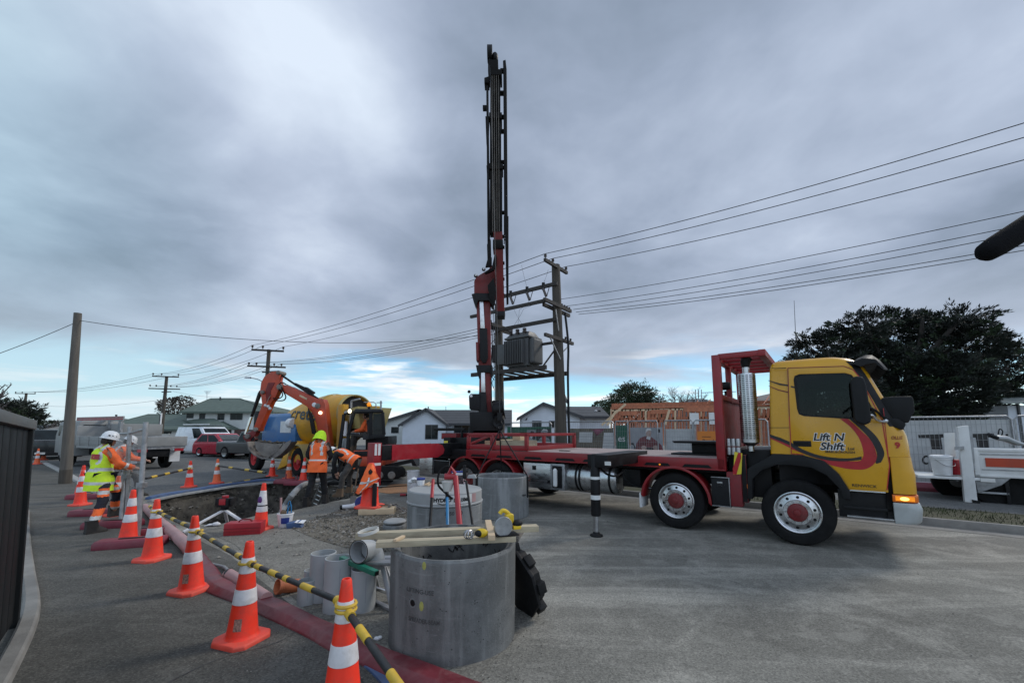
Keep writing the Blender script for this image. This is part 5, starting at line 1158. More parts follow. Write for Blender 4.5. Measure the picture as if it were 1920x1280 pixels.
blob(o,'cardigan',[(.16,0),(.19,.28),(.30,.52),(.46,.62),(.62,.62),(.78,.46),(.95,.25),(1.0,0)],w,h,'poster_maroon',.015)
blob(o,'head',ell(.58,.76,.085,.19),w,h,'poster_skin',.017); blob(o,'hair',[(.49,.74),(.5,.9),(.57,.97),(.66,.94),(.67,.86),(.58,.88),(.53,.82)],w,h,'poster_white',.019); blob(o,'collar',[(.5,.52),(.55,.62),(.64,.6),(.62,.45)],w,h,'poster_white',.018)
blob(o,'hand',ell(.42,.12,.08,.09),w,h,'poster_skin',.018); blob(o,'hand',ell(.78,.14,.09,.09),w,h,'poster_skin',.018); blob(o,'lap',[(.36,0),(.5,.12),(.66,.12),(.8,.0)],w,h,'poster_dark',.017); blob(o,'chair_arm',[(.02,.3),(.1,.32),(.16,.12),(.17,0),(.13,0),(.11,.2),(.03,.25)],w,h,'poster_dark',.017); blob(o,'emblem',[(.84,.78),(.93,.78),(.93,.92),(.84,.92)],w,h,'poster_dark',.016)
o,w,h=fposter('sign','orange site sign reading Proud to be beside the red headboard','sign',1308,808,1352,843,'poster_orange',-.05)
text('lettering','Proud to be',.15,'decal_black',Matrix.Translation((w*.22,-.013,h*.40)) @ FT,o,.001,.003)
blob(o,'rule',[(.2,.68),(.6,.68),(.6,.71),(.2,.71)],w,h,'decal_black',.015); blob(o,'rule',[(.22,.2),(.9,.18),(.9,.25),(.22,.27)],w,h,'decal_red',.015)
o,w,h=fposter('shade_cloth','plain pale shade cloth on the mesh left of the orange sign','shade cloth',1247,804,1306,845,'banner_cloth')
o,w,h=fposter('banner','pale grey mesh banner with two big black T letters right of the cab','banner',1694,788,1925,918,'banner_cloth')
tA=fence_t(1694)[0]
def ban(pts,mat='decal_black',name='lettering'):
    q=[];
    for px,py in pts:t_,z_=fence_t(px,py); q.append((tA-t_,z_-(fpt(0,0).z*0)))
    z0=fence_t(1925,918)[1]; b=MB(); b.xz([(x,z-z0) for x,z in q],-.016,-.011,mat); b.build(name,o,smooth=0)
ban([(1720,815),(1772,813),(1773,820),(1763,820),(1766,842),(1746,842),(1741,821),(1721,821)]); ban([(1820,813),(1862,812),(1862,819),(1852,820),(1854,841),(1832,841),(1828,820),(1821,820)])
cpts=[(1735+8*math.cos(R(a)),862+8.5*math.sin(R(a))) for a in range(50,311,20)]; cin=[(1736+5*math.cos(R(a)),862+5.5*math.sin(R(a))) for a in range(310,49,-20)]
ban(cpts+cin)
# timber frame going up behind the fence
YF=25.0; fr=at(1290,806,YF); fr.z=0
tf=T('framed_building','orange pink timber wall framing of a half built house behind the fence','building frame',fr)
b=MB()
def stud(px,y0,y1,Y=YF,w=.045,m='timber_red',lean=0):b.bar(at(px,y1,Y),at(px+lean,y0,Y),w,.09,m,up=(0,1,0))
for row,(Y_,ya,n_) in enumerate(((25.0,766,44),(27.5,766,40),(31,763,34))):
    for k in range(n_):stud(1146+(1452-1146)*k/n_+random.uniform(-2,2),ya+random.uniform(-1,2),835,Y_,random.choice([.045,.09,.09]),'timber_red' if random.random() < .85 else 'timber_pale')
each(b,'stud',tf,world=True)
b=MB()
for y,Y_,m in ((765,25,'timber_red'),(768,25,'timber_pale'),(764,27.5,'timber_red'),(760,31,'timber_red'),(757,33,'timber_red'),(790,25,'timber_red'),(785,27.5,'timber_red')):b.bar(at(1147,y+1,Y_),at(1455,y-5,Y_),.09,.14,m)
for x0,x1,y in ((1220,1260,772),(1282,1345,768),(1160,1195,775)):b.bar(at(x0,y,24.9),at(x1,y-1,24.9),.05,.25,'timber_red')
each(b,'plate',tf,world=True)
b=MB(); b.bar(at(1128,797,24.7),at(1173,757,24.7),.05,.12,'timber_pale'); b.bar(at(1138,797,24.6),at(1155,770,24.6),.05,.12,'timber_pale'); b.bar(at(1247,796,24.6),at(1255,768,24.6),.05,.13,'timber_pale'); each(b,'brace',tf,world=True)
b=MB(); q0,q1=at(1330,795,24.7),at(1344,773,24.7); b.box(q0.x,q1.x,q0.y,q0.y+.02,q0.z,q1.z,'poster_white'); q0,q1=at(1294,795,24.7),at(1310,774,24.7); b.box(q0.x,q1.x,q0.y,q0.y+.02,q0.z,q1.z,'poster_white'); each(b,'notice',tf,world=True)
b=MB(); b.add([at(1380,762,34),at(1455,755,34),at(1455,735,38),at(1395,748,38)],[(0,1,2,3)],'roof_brown')
for k in range(7):b.bar(at(1300+k*22,764-k,30),at(1310+k*22,750-k*1.2,36),.05,.12,'timber_red')
each(b,'rafter',tf,world=True)
sc_=T('scaffold','grey tube scaffold poles standing behind the timber framing','scaffold',at(1310,806,34)*1); sc_.location.z=0; ROOTM[sc_.name]=Matrix.Translation(sc_.location)
b=MB()
for px,y in ((1236,740),(1243,738),(1251,752),(1304,730),(1310,731),(1315,730),(1284,748),(1338,752)):b.tube([at(px,806,34),at(px,y,34)],.035,'galv',6)
b.tube([at(1225,751,34),at(1300,748,34)],.03,'galv',6); b.tube([at(1315,736,34),at(1380,734,34)],.03,'galv',6); b.tube([at(1240,752,34),at(1290,759,34)],.03,'timber_pale',6); each(b,'tube',sc_,world=True)
# pieces of house far right behind the conifer
t=T('house','white weatherboard house corner at the right edge behind the banner fence','house',at(1925,806,24)*1); t.location.z=0; ROOTM[t.name]=Matrix.Translation(t.location)
b=MB(); b.box(X(1895,24),X(2060,24),24,30,-.1,Z(760,24),'house_white'); b.build('wall',t,world=True)
b=MB(); b.hexa([at(1870,757,23.4),at(2080,752,23.4),at(2080,735,28),at(1885,738,28),at(1870,754,23.4),at(2080,749,23.4),at(2080,732,28),at(1885,735,28)],'roof_grey'); b.build('roof',t,world=True)
b=MB(); b.box(X(1913,24)-.05,X(1913,24)+.05,23.9,24,0,Z(758,24),'window_frame'); b.build('downpipe',t,world=True)
# maroon water barrier on the far verge and timber peg
bt=T('water_barrier','long magenta plastic barrier lying under the pale banner','barrier',fpt(-.2,0,-.3),ROADA)
b=MB(); b.loft([[(x,-.2,0),(x,-.2,.1),(x,-.1,.22),(x,.1,.22),(x,.2,.1),(x,.2,0)] for x in (-1.9,-1.85,-.9,-.86,-.82,.3,.9,.95)],'maroon_foot'); b.build('body',bt,bevel=.015);
b=MB(); b.box(-1.0,.85,-.03,.03,.21,.235,'white_plastic'); b.build('strip',bt)
# ---- white trailer truck at the right edge
R0=gp(1817,950); wt_=T('white_lorry','white crane lorry tail with tray and outrigger leg cut by the right edge','lorry',R0,ROADA)
def wp(px,py,y=0.0):
    d=ray(px,py); P0=R0+Lv*y; o_=Vector((0,0,EYE)); p=o_+d*((P0-o_).dot(Lv)/d.dot(Lv))-R0; return (p.dot(Fv),p.z)
b=MB(); q=[wp(*p) for p in ((1794,800),(1814,797),(1832,942),(1808,940))]; b.xz(q,-.08,.1,'white_paint'); q=[wp(*p) for p in ((1808,940),(1821,940),(1823,950),(1811,950))]; b.xz(q,-.05,.07,'galv'); lg_=b.build('outrigger_leg',wt_,bevel=.012)
b=MB(); q=[wp(*p) for p in ((1815,800),(1822,800),(1828,880),(1820,885))]; b.xz(q,-.03,.06,'galv'); q=[wp(*p) for p in ((1788,837),(1805,836),(1805,842),(1788,843))]; b.xz(q,-.13,-.08,'galv'); q=[wp(*p) for p in ((1820,935),(1835,938),(1835,945),(1822,944))]; b.xz(q,-.1,.1,'black_paint'); each(b,'bracket',lg_)
b=MB(); q0,q1=wp(1823,843),wp(1828,893); b.box(q0[0],q0[0]+4.0,.02,.08,q1[1],q0[1],'white_paint'); b.box(q0[0],q0[0]+4.0,.0,.1,q0[1]-.03,q0[1]+.03,'white_paint'); b.box(q0[0],q0[0]+4.0,-.01,.1,q1[1],q1[1]+.05,'white_paint'); b.box(q0[0],q0[0]+.08,-.01,.1,q1[1],q0[1],'white_paint'); b.box(q0[0],q0[0]+4,.1,1.9,q1[1],q1[1]+.06,'galv'); b.box(q0[0],q0[0]+4,1.8,1.86,q1[1],q0[1],'white_paint'); tray=b.build('tray',wt_,bevel=.008)
b=MB(); q0,q1=wp(1847,858),wp(1930,878); b.box(q0[0],q0[0]+1.5,.0,.03,q1[1]+.01,q0[1]-.0,'orange_digger'); b.build('reflector_panel',tray)
b=MB(); q0,q1=wp(1838,852),wp(1930,884); b.box(q0[0],q0[0]+3,.008,.03,q0[1],q0[1]+.025,'galv'); b.box(q0[0],q0[0]+3,.008,.03,q1[1],q1[1]+.025,'galv'); each(b,'rib',tray)
b=MB(); q0,q1=wp(1720,888),wp(1800,897); b.hexa([(q0[0],-.05,q1[1]-.02),(q1[0]+.3,-.05,q1[1]-.02),(q1[0]+.3,1.2,q1[1]-.02),(q0[0],1.2,q1[1]-.02),(q0[0],-.05,q1[1]+.04),(q1[0]+.3,-.05,q1[1]+.04),(q1[0]+.3,1.2,q1[1]+.04),(q0[0],1.2,q1[1]+.04)],'white_paint'); b.build('tail_platform',wt_,bevel=.01)
b=MB(); q=[wp(*p) for p in ((1774,812),(1795,811),(1797,857),(1777,857))]; b.xz(q,.25,.28,'white_paint'); b.build('head_panel',wt_,bevel=.004)
b=MB(); b.box(wp(1783,900)[0],wp(1783,900)[0]+5,.5,1.4,.55,.95,'black_paint'); q=[wp(*p) for p in ((1828,893),(1900,895),(1880,910),(1835,925))]; b.xz(q,.05,.5,'galv'); b.box(wp(1830,950)[0],wp(1900,950)[0],.1,.16,.30,.35,'galv'); b.box(wp(1893,950)[0],wp(1893,950)[0]+.06,.1,.16,.0,.75,'black_paint'); b.build('chassis',wt_,bevel=.006)
for px,dz in ((1822,.0),(1880,0),(1912,0)):
    b=MB(); xx=wp(px,920)[0]; b.lathe([(.15,-.12),(.42,-.13),(.46,-.1),(.46,.1),(.42,.13),(.15,.12)],'rubber',28,Matrix.Translation((xx,1.3 if px < 1830 else .3,.46)) @ Matrix.Rotation(R(90),4,'X')); w_=b.build('wheel',wt_)
    b=MB(); b.lathe([(.26,.1),(.2,.05),(.02,.06)],'galv',20,Matrix.Translation((xx,1.3 if px < 1830 else .3,.46)) @ Matrix.Rotation(R(90),4,'X')); b.build('rim',w_)
b=MB(); q=wp(1851,899); b.box(q[0]-.1,q[0]+.12,-.0,.02,q[1]-.05,q[1]+.03,'plate'); b.build('number_plate',wt_)
bk=T('bucket','white paint bucket with wire handle standing on the lorry tail platform','bucket',R0+Fv*wp(1770,890)[0]+Vector((0,0,wp(1770,891)[1]))+Lv*.12)
b=MB(); b.lathe([(.001,0),(.155,0),(.16,.01),(.185,.36),(.195,.36),(.195,.39),(.185,.40),(.001,.395)],'white_plastic',32); bd_=b.build('body',bk)
b=MB(); b.lathe([(.001,.46),(.16,.46),(.2,.44),(.205,.40),(.19,.40)],'white_plastic',32); b.build('lid',bk)
b=MB(); b.tube(spline([(-.19,-.05,.36),(-.1,-.2,.22),(.1,-.21,.24),(.19,-.05,.36)],6),.006,'steel',5); b.build('handle',bk)
q=wp(1792,880); rb=T('jerry_can','small red container between the bucket and the white outrigger leg','container',R0+Fv*q[0]+Vector((0,0,wp(1792,890)[1]))+Lv*.2)
b=MB(); b.box(-.07,.09,-.1,.1,0,.34,'tool_red'); b.build('body',rb,bevel=.02); b=MB(); b.lathe([(.001,.4),(.03,.4),(.03,.33)],'black_plastic',12); b.build('cap',rb)
gr=T('power_tool','grey handheld concrete vibrator lying on the white lorry tray','tool',R0+Fv*wp(1880,830)[0]+Vector((0,0,wp(1860,826)[1])),0)
b=MB(); pts=[at(x,y,8.35) for x,y in ((1867,820),(1885,822),(1905,830),(1925,834))]; b.tube(pts,[.05,.06,.05,.02],'bumper_grey',10); b.build('body',gr,world=True)
b=MB(); pts=[at(x,y,8.3) for x,y in ((1853,814),(1862,818),(1870,821))]; b.tube(pts,[.035,.04,.035],'black_plastic',8); b.tube(spline([at(1872,814,8.3),at(1874,804,8.3),at(1880,808,8.3),at(1878,816,8.3)],4),.01,'rubber',5); b.sphere(at(1888,815,8.3),.02,'black_plastic'); b.build('grip',gr,world=True)
# ---- the orange digger
YE=14.2; D0=gp(690,906); D0=Vector((at(690,806,YE).x,YE,0)); dg=T('excavator','orange tracked digger with raised folded arm working at the trench','excavator',D0)
ez=(440,680,200/1164.0)
def epoly(b,pts,d0,d1,mat,z=ez,Y=YE):cpoly(b,[(z[0]+a*z[2],z[1]+c*z[2]) for a,c in pts],d0,d1,mat,Y)
def ebuild(b,name,par,bevel=.012,smooth=35):
    inv=ROOTM[dg.name].inverted(); b.v=[inv @ p for p in b.v]; return b.build(name,par,bevel,smooth)
EO=(600,730,200/1506.0)
b=MB(); epoly(b,[(965,395),(985,450),(992,520),(1005,620),(1032,840),(1040,930),(1000,960),(930,930),(905,740),(875,600),(835,535),(785,475),(480,295),(500,232),(600,255),(900,395)],-.17,.17,'orange_digger'); boom=ebuild(b,'boom',dg,.02)
b=MB(); epoly(b,[(470,85),(488,95),(494,130),(480,190),(492,225),(478,300),(440,380),(400,430),(315,615),(262,745),(210,745),(210,700),(298,450),(285,360),(272,320),(288,210),(325,145),(395,98)],-.13,.13,'orange_digger'); stick=ebuild(b,'dipper_arm',dg,.02)
b=MB(); epoly(b,[(268,300),(280,330),(215,500),(180,590),(168,585),(205,470),(250,330)],-.06,.06,'black_paint'); c_=ebuild(b,'bucket_cylinder',stick); b=MB(); epoly(b,[(163,590),(182,592),(118,780),(102,775)],-.04,.04,'chrome'); ebuild(b,'rod',c_,0)
b=MB(); epoly(b,[(488,108),(500,118),(655,225),(645,240),(490,135)],-.045,.045,'black_paint'); epoly(b,[(650,215),(760,265),(848,315),(845,345),(900,380),(890,400),(640,238)],-.07,.07,'black_paint'); ebuild(b,'arm_cylinder',boom)
b=MB(); epoly(b,[(748,265),(765,260),(850,315),(845,335)],-.11,.11,'black_paint'); ebuild(b,'cylinder_guard',boom)
b=MB(); epoly(b,[(795,490),(835,560),(860,640),(885,790),(840,770),(815,620)],-.25,-.18,'black_paint'); ebuild(b,'boom_cylinder',boom)
b=MB()
def ep(a,c,d=-.2):return at(ez[0]+a*ez[2],ez[1]+c*ez[2],YE+d)
b.tube(spline([ep(490,250),ep(485,290),ep(520,330),ep(515,370),ep(470,392),ep(420,385)],6),.02,'rubber',6); b.tube(spline([ep(500,240),ep(530,310),ep(558,370),ep(530,410),ep(440,412)],6),.02,'rubber',6); b.tube(spline([ep(560,235),ep(520,215),ep(485,240),ep(500,300)],6),.02,'rubber',6)
b.tube([ep(345,450),ep(375,380),ep(400,345)],.015,'chrome',5); ebuild(b,'hydraulic_hose',boom,0)
b=MB()
for a,c in ((335,465),(365,475),(385,498)):b.sphere(ep(a,c,-.15),.05,'white_plastic')
ebuild(b,'hose_fitting',stick,0)
b=MB(); b.sphere(ep(935,545,-.22),(.06,.05,.055),'lamp_on'); ebuild(b,'work_lamp',boom,0); b=MB(); b.sphere(ep(868,458,-.18),(.08,.03,.08),'white_plastic'); ebuild(b,'badge',boom,0)
b=MB()
for a,c in ((915,400),(945,405),(960,430),(975,470),(985,500)):b.sphere(ep(a,c,-.05),.05,'crane_red')
b.tube(spline([ep(540,225,-.1),ep(700,300,-.1),ep(840,380,-.1)],4),.018,'galv',5); ebuild(b,'pipework',boom,0)
b=MB(); q_=[ep(710,345,-.175),ep(790,385,-.175),ep(785,405,-.175),ep(705,365,-.175)]; b.add(q_+[p+Vector((0,.004,0)) for p in q_],[(0,1,2,3),(7,6,5,4),(0,4,5,1),(1,5,6,2),(2,6,7,3),(3,7,4,0)],'timber_pale'); ebuild(b,'decal',boom,0)
b=MB(); epoly(b,[(88,795),(120,775),(205,735),(240,745),(220,790),(175,830),(165,905),(140,910),(120,850),(95,830)],-.12,.12,'crane_red'); epoly(b,[(150,830),(215,800),(225,830),(200,880),(160,870)],-.09,.09,'black_paint'); lk_=ebuild(b,'bucket_linkage',stick)
# bucket as an open scoop
b=MB(); pr=[(215,855),(235,940),(290,1000),(380,1040),(440,1035),(500,1000),(570,930),(620,860)]; n_=len(pr)
out=[Vector(at(ez[0]+a*ez[2],ez[1]+c*ez[2],YE)) for a,c in pr]; cen=ep(420,850,0)
b.loft([[p+Vector((0,-.42,0)) for p in out],[p+Vector((0,.42,0)) for p in out],[p.lerp(cen,.06)+Vector((0,.42,0)) for p in out],[p.lerp(cen,.06)+Vector((0,-.42,0)) for p in out],[p+Vector((0,-.42,0)) for p in out]],'steel_mud',closed=False,cap=False)
for dd in (-.42,.39):cpoly(b,[(ez[0]+a*ez[2],ez[1]+c*ez[2]) for a,c in pr+[(560,880),(420,885),(300,870)]],dd,dd+.03,'steel_mud',YE)
bu=ebuild(b,'bucket',stick,.008)
for k in range(5):b=MB(); d=-.36+k*.18; b.hexa([ep(540-0,905,d-.04),ep(620,850,d-.03),ep(620,850,d+.03),ep(540,905,d+.04),ep(530,880,d-.04),ep(612,842,d-.03),ep(612,842,d+.03),ep(530,880,d+.04)],'steel_mud'); ebuild(b,'tooth',bu,.004)
for a,c,r_,par in ((475,105,.07,stick),(490,262,.10,stick),(905,470,.09,boom),(225,725,.07,stick),(135,800,.08,stick),(980,930,.1,boom),(300,320,.06,stick)):
    b=MB(); b.lathe([(.001,-.03),(r_*.6,-.03),(r_,-.015),(r_,.38),(r_,.395),(r_*.6,.41),(.001,.41)],'steel_mud',18,Matrix.Translation(ep(a,c,-.19)) @ Matrix.Rotation(R(-90),4,'X')); ebuild(b,'pivot_pin',par,0)
b=MB(); epoly(b,[(365,215),(440,215),(395,300),(385,400),(345,420),(335,300)],-.145,-.13,'crane_red'); ebuild(b,'side_plate',stick,.004)
b=MB()
for k in range(60):
    t_=random.random(); q=ep(lerp(260,590,t_),lerp(862,880,t_)+random.uniform(-10,14),random.uniform(-.38,.38)); pebble(b,q,random.uniform(.03,.10),'soil')
o_=ebuild(b,'spoil',bu,0,0); o_['kind']='stuff'
# upper body
def ob(a,c,d=0):return at(EO[0]+a*EO[2],EO[1]+c*EO[2],YE+d)
def opoly(b,pts,d0,d1,mat):epoly(b,pts,d0,d1,mat,EO)
b=MB(); opoly(b,[(560,955),(880,945),(905,960),(885,1075),(560,1085),(470,1060),(470,980)],-.85,.85,'orange_digger'); opoly(b,[(470,860),(930,850),(930,950),(470,960)],-.8,.8,'black_paint'); body_=ebuild(b,'upper_body',dg,.03)
b=MB(); b.sphere(ob(760,1008,-.86),(.06,.01,.03),'white_paint'); ebuild(b,'badge',body_,0)
b=MB(); opoly(b,[(640,670),(960,655),(960,760),(930,860),(640,860)],-.2,.9,'black_paint'); ebuild(b,'engine_cover',body_,.03)
# cab: posts, roof, panes
cabx=MB();
fp=[(470,290),(880,285),(905,380),(910,650),(890,660)]
def post(b,p,q,w=.09,d=-.75):b.bar(ob(*p,d),ob(*q,d),w,.09,'black_plastic',up=(0,1,0))
b=MB()
for d in (-.75,.25):
    post(b,(480,320),(400,640),.09,d); post(b,(400,640),(390,930),.09,d); post(b,(720,320),(715,680),.10,d); post(b,(885,320),(905,640),.09,d); post(b,(470,320),(890,310),.1,d); post(b,(390,930),(560,940),.12,d); post(b,(700,670),(915,650),.12,d)
    post(b,(340,350),(270,880),.09,d) ; post(b,(340,345),(460,320),.07,d)
b.hexa([ob(470,318,-.85),ob(890,310,-.85),ob(890,310,.35),ob(470,318,.35),ob(500,272,-.75),ob(860,275,-.75),ob(860,275,.25),ob(500,272,.25)],'black_plastic'); ebuild(b,'cab',dg,.012)
b=MB(); opoly(b,[(750,340),(885,335),(900,640),(750,650)],-.74,-.73,'glass_dark'); ebuild(b,'pane',dg,0)
b=MB(); opoly(b,[(600,640),(720,620),(720,700),(600,710)],-.55,.05,'interior'); opoly(b,[(655,430),(715,420),(715,640),(665,640)],-.45,.0,'interior'); ebuild(b,'seat',dg,.03)
b=MB(); opoly(b,[(315,690),(390,690),(385,870),(300,880)],-.6,.1,'galv'); opoly(b,[(420,610),(560,610),(560,640),(420,640)],-.5,-.4,'interior'); ebuild(b,'console',dg,.01)
b=MB(); b.sphere(ob(420,305,-.85),(.055,.05,.07),'lamp_on'); b.bar(ob(345,325,-.8),ob(410,305,-.8),.06,.06,'galv'); ebuild(b,'work_lamp',dg,0)
b=MB(); b.tube([ob(620,180,.1),ob(760,180,.1),ob(790,200,.1),ob(790,280,.1)],.018,'galv',6); b.tube([ob(860,160,.2),ob(860,280,.2)],.035,'galv',6); b.tube([ob(800,185,.2),ob(880,185,.2)],.015,'galv',6); b.sphere(ob(692,215,0),(.07,.07,.09),'amber'); b.tube([ob(692,240,0),ob(692,275,0)],.05,'black_paint',8); ebuild(b,'roof_rail',dg,0)
# tracks and blade
def track(d0,d1):
    b=MB(); o_=[(150,1130),(200,1095),(1000,1085),(1120,1095),(1165,1140),(1170,1200),(1140,1240),(1060,1265),(250,1290),(170,1250)]; opoly(b,o_,d0,d1,'rubber'); tr_=ebuild(b,'track',dg,.03)
    b=MB()
    for k in range(44):
        t_=k/44; a=lerp(200,1120,t_); z_=lerp(1283,1252,t_); b.box(-.03,.03,d0-.01,d1+.01,-.03,.02,'rubber',Matrix.Translation(ob(a,z_,0)))
    inv=ROOTM[dg.name].inverted(); b.v=[inv @ p for p in b.v]; g_=b.build('track_lug',tr_); g_['kind']='stuff'
    for k in range(5):b=MB(); b.lathe([(.001,-.02),(.10,-.02),(.12,.0),(.10,.02),(.001,.02)],'steel_mud',16,Matrix.Translation(ob(330+k*170,1210,d0-.01)) @ Matrix.Rotation(R(90),4,'X')); ebuild(b,'roller',tr_,0)
track(-1.05,-.65); track(.6,1.0)
b=MB(); opoly(b,[(1290,960),(1330,1000),(1370,1085),(1300,1075),(1275,1000)],-1.0,1.0,'black_paint'); bl_=ebuild(b,'dozer_blade',dg,.02)
b=MB(); b.bar(ob(930,940,-.5),ob(1280,965,-.5),.08,.1,'galv'); b.bar(ob(920,1085,-.5),ob(1300,1005,-.5),.1,.12,'black_paint'); b.bar(ob(920,1085,.5),ob(1300,1005,.5),.1,.12,'black_paint'); inv=ROOTM[dg.name].inverted(); b.v=[inv @ p for p in b.v]; each(b,'blade_arm',bl_)
# ---- the concrete mixer behind the digger (heads away to the left)
m0=gp(556,893); MXA=ROADA+math.pi
mx=T('concrete_mixer','yellow drum concrete mixer lorry with blue cab behind the digger arm','mixer lorry',m0+Lv*1.1,MXA)
def mxp(px,py,y=1.1):
    d=ray(px,py); P0=m0+Lv*(1.1-y); o_=Vector((0,0,EYE)); p=o_+d*((P0-o_).dot(Lv)/d.dot(Lv))-(m0+Lv*1.1); return (-p.dot(Fv),p.z)
def mwheel(px,r=.52,x=None):
    xx=mxp(px,866)[0] if x is None else x
    for sgn in (1,-1):
        Xw=Matrix.Translation((xx,.95*sgn,r)) @ Matrix.Rotation(R(-90*sgn),4,'X')
        b=MB(); b.lathe([(.28,-.14),(r-.06,-.15),(r,-.11),(r,.11),(r-.06,.15),(.3,.14)],'rubber',32,Xw); w_=b.build('wheel',mx)
        b=MB(); b.lathe([(.31,.13),(.29,.12),(.27,.03),(.2,.02),(.12,.05),(.10,.12),(.001,.12)],'wheel_red',28,Xw); b.build('rim',w_)
    return xx
xr_=mwheel(556); xf_=mwheel(474)
cx0,cz0=mxp(497,838); cx1,cz1=mxp(560,773)
cxa,cxb=mxp(560,800,.9)[0],mxp(497,800,.9)[0]
b=MB(); b.loft([[(x,sx*w_,z) for x,sx in ((cxa,-1),(cxb,-1),(cxb,1),(cxa,1))] for z,w_ in ((1.0,1.0),(1.75,1.02),(2.25,.95),(2.38,.8))],'mixer_blue'); cb_=b.build('cab',mx,bevel=.05)
b=MB(); b.box(lerp(cxa,cxb,.12),lerp(cxa,cxb,.42),1.01,1.03,1.6,2.05,'lamp_glass'); each(b,'window',cb_)
b=MB(); b.box(cxa-.02,cxa,-.7,.7,1.8,2.3,'glass_dark'); b.box(cxa-.03,cxa-.0,.3,.75,1.9,2.25,'lamp_glass'); b.build('rear_window',cb_); b=MB(); b.box(cxb-.1,cxb+.3,1.0,1.25,1.7,2.5,'black_plastic'); b.build('mirror',cb_,bevel=.04)
b=MB(); b.box(cxa+.0,cxb,-.8,1.0,.75,1.15,'black_paint'); b.box(cxb-.35,cxb,.7,1.02,.5,1.15,'mixer_blue'); b.build('step',cb_,bevel=.03)
b=MB(); b.box(xr_-3.0,xf_+.5,-.5,.5,.75,1.0,'black_paint'); b.box(xr_-.2,cxa,.55,.95,.85,1.15,'mixer_yellow'); b.build('chassis',mx,bevel=.02)
b=MB(); q=[mxp(*p,1.0) for p in ((521,880),(537,846),(560,840),(566,862),(540,872))]; b.xz(q,.75,1.05,'mixer_yellow'); q=[mxp(*p,1.0) for p in ((545,838),(556,826),(566,836),(560,845))]; b.xz(q,.6,1.0,'mixer_yellow'); b.build('water_tank',mx,bevel=.04)
b=MB(); b.xz([(xr_+.66*math.cos(R(a)),.52+.66*math.sin(R(a))) for a in range(0,181,12)]+[(xr_+.62*math.cos(R(a)),.52+.62*math.sin(R(a))) for a in range(180,-1,-12)],.7,1.15,'mixer_cream'); b.build('mudguard',mx)
# drum on a tilted axis
def m3(px,py,y=0.0):x_,z_=mxp(px,py,y); return Vector((x_,y,z_))
dA=m3(547,806,0); dB=m3(668,777,0); ax=(dB-dA).normalized(); L_=(dB-dA).length
DX=frame(dA,Vector((0,1,0)).cross(ax),ax); DX=Matrix((Vector((0,1,0)).cross(ax).normalized(),Vector((0,1,0)),ax)).transposed().to_4x4(); DX.translation=dA
rm=1.0
prof=[(.001,-.12),(.35,-.10),(.45,.0),(rm*.88,L_*.20),(rm,L_*.42),(rm,L_*.66),(rm*.96,L_*.72),(rm*.80,L_*.95),(rm*.72,L_*1.0),(rm*.70,L_*.99),(rm*.72,L_*.9),(.2,L_*.7)]
b=MB(); b.lathe(prof,'mixer_yellow',40,DX); dr=b.build('drum',mx,smooth=50)
b=MB(); b.lathe([(rm*.975,L_*.715),(rm*1.0,L_*.715),(rm*.985,L_*.745),(rm*.95,L_*.745)],'mixer_cream',40,DX); b.lathe([(rm*.74,L_*.985),(rm*.76,L_*.99),(rm*.74,L_*1.012),(rm*.70,L_*1.012),(rm*.70,L_*.985)],'mixer_cream',40,DX); b.build('drum_ring',dr)
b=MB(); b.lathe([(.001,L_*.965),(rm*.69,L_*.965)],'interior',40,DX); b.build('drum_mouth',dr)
def drumwarp2(p):
    s_=lerp(L_*.38,L_*.88,p.x/1.75); tt=s_/L_; ang=math.pi/2-.26-(p.y-.1)+.25*(p.x-.4)
    r_=lerp(.47,rm*.88,tt/.2) if tt < .2 else lerp(rm*.88,rm,min(1,(tt-.2)/.22))
    r_ += .015+p.z; return Vector((-abs(r_)*math.sin(ang-math.pi/2) ,r_*math.cos(ang-math.pi/2),s_))
text('lettering','crete',.66,'decal_black',DX,dr,.003,.012,0,drumwarp2,space=1.05)
b=MB(); b.lathe([(.001,-.0),(.17,0),(.19,.03),(.19,.32),(.17,.35),(.001,.36)],'white_plastic',24,Matrix.Translation(m3(543,793,1.0)) @ Matrix.Rotation(R(-90),4,'Y')); b.build('water_cylinder',mx)
# rear frame, hopper and chutes
b=MB(); rx=m3(672,800,0).x
b.box(rx-.2,rx+.15,.55,.75,.9,2.6,'mixer_yellow'); b.box(rx-.2,rx+.15,-.75,-.55,.9,2.6,'mixer_yellow'); b.box(rx-.15,rx+.1,-.6,.6,2.0,2.2,'mixer_yellow'); b.build('pedestal',mx,bevel=.02)
b=MB(); b.hexa([(rx-.9,-.5,1.75),(rx-.3,-.5,1.75),(rx-.3,.5,1.75),(rx-.9,.5,1.75),(rx-1.0,-.7,2.5),(rx-.1,-.7,2.4),(rx-.1,.7,2.4),(rx-1.0,.7,2.5)],'mixer_cream'); b.build('hopper',mx,bevel=.02)
b=MB(); q0,q1=m3(668,820,.7),m3(622,838,.9); b.tube([m3(672,815,.6),m3(645,838,.85),m3(615,852,.9)],[.2,.22,.2],'mixer_cream',12,sq=(1,.6)); b.build('chute',mx)
b=MB(); b.bar((rx-.6,.7,.9),(rx-.6,.7,2.7),.05,.05,'galv'); b.bar((rx-.6,.7,2.7),(rx-1.1,.7,2.75),.05,.05,'galv'); b.box(rx-.5,rx-.2,.75,.8,1.5,2.0,'white_plastic'); b.build('ladder',mx)

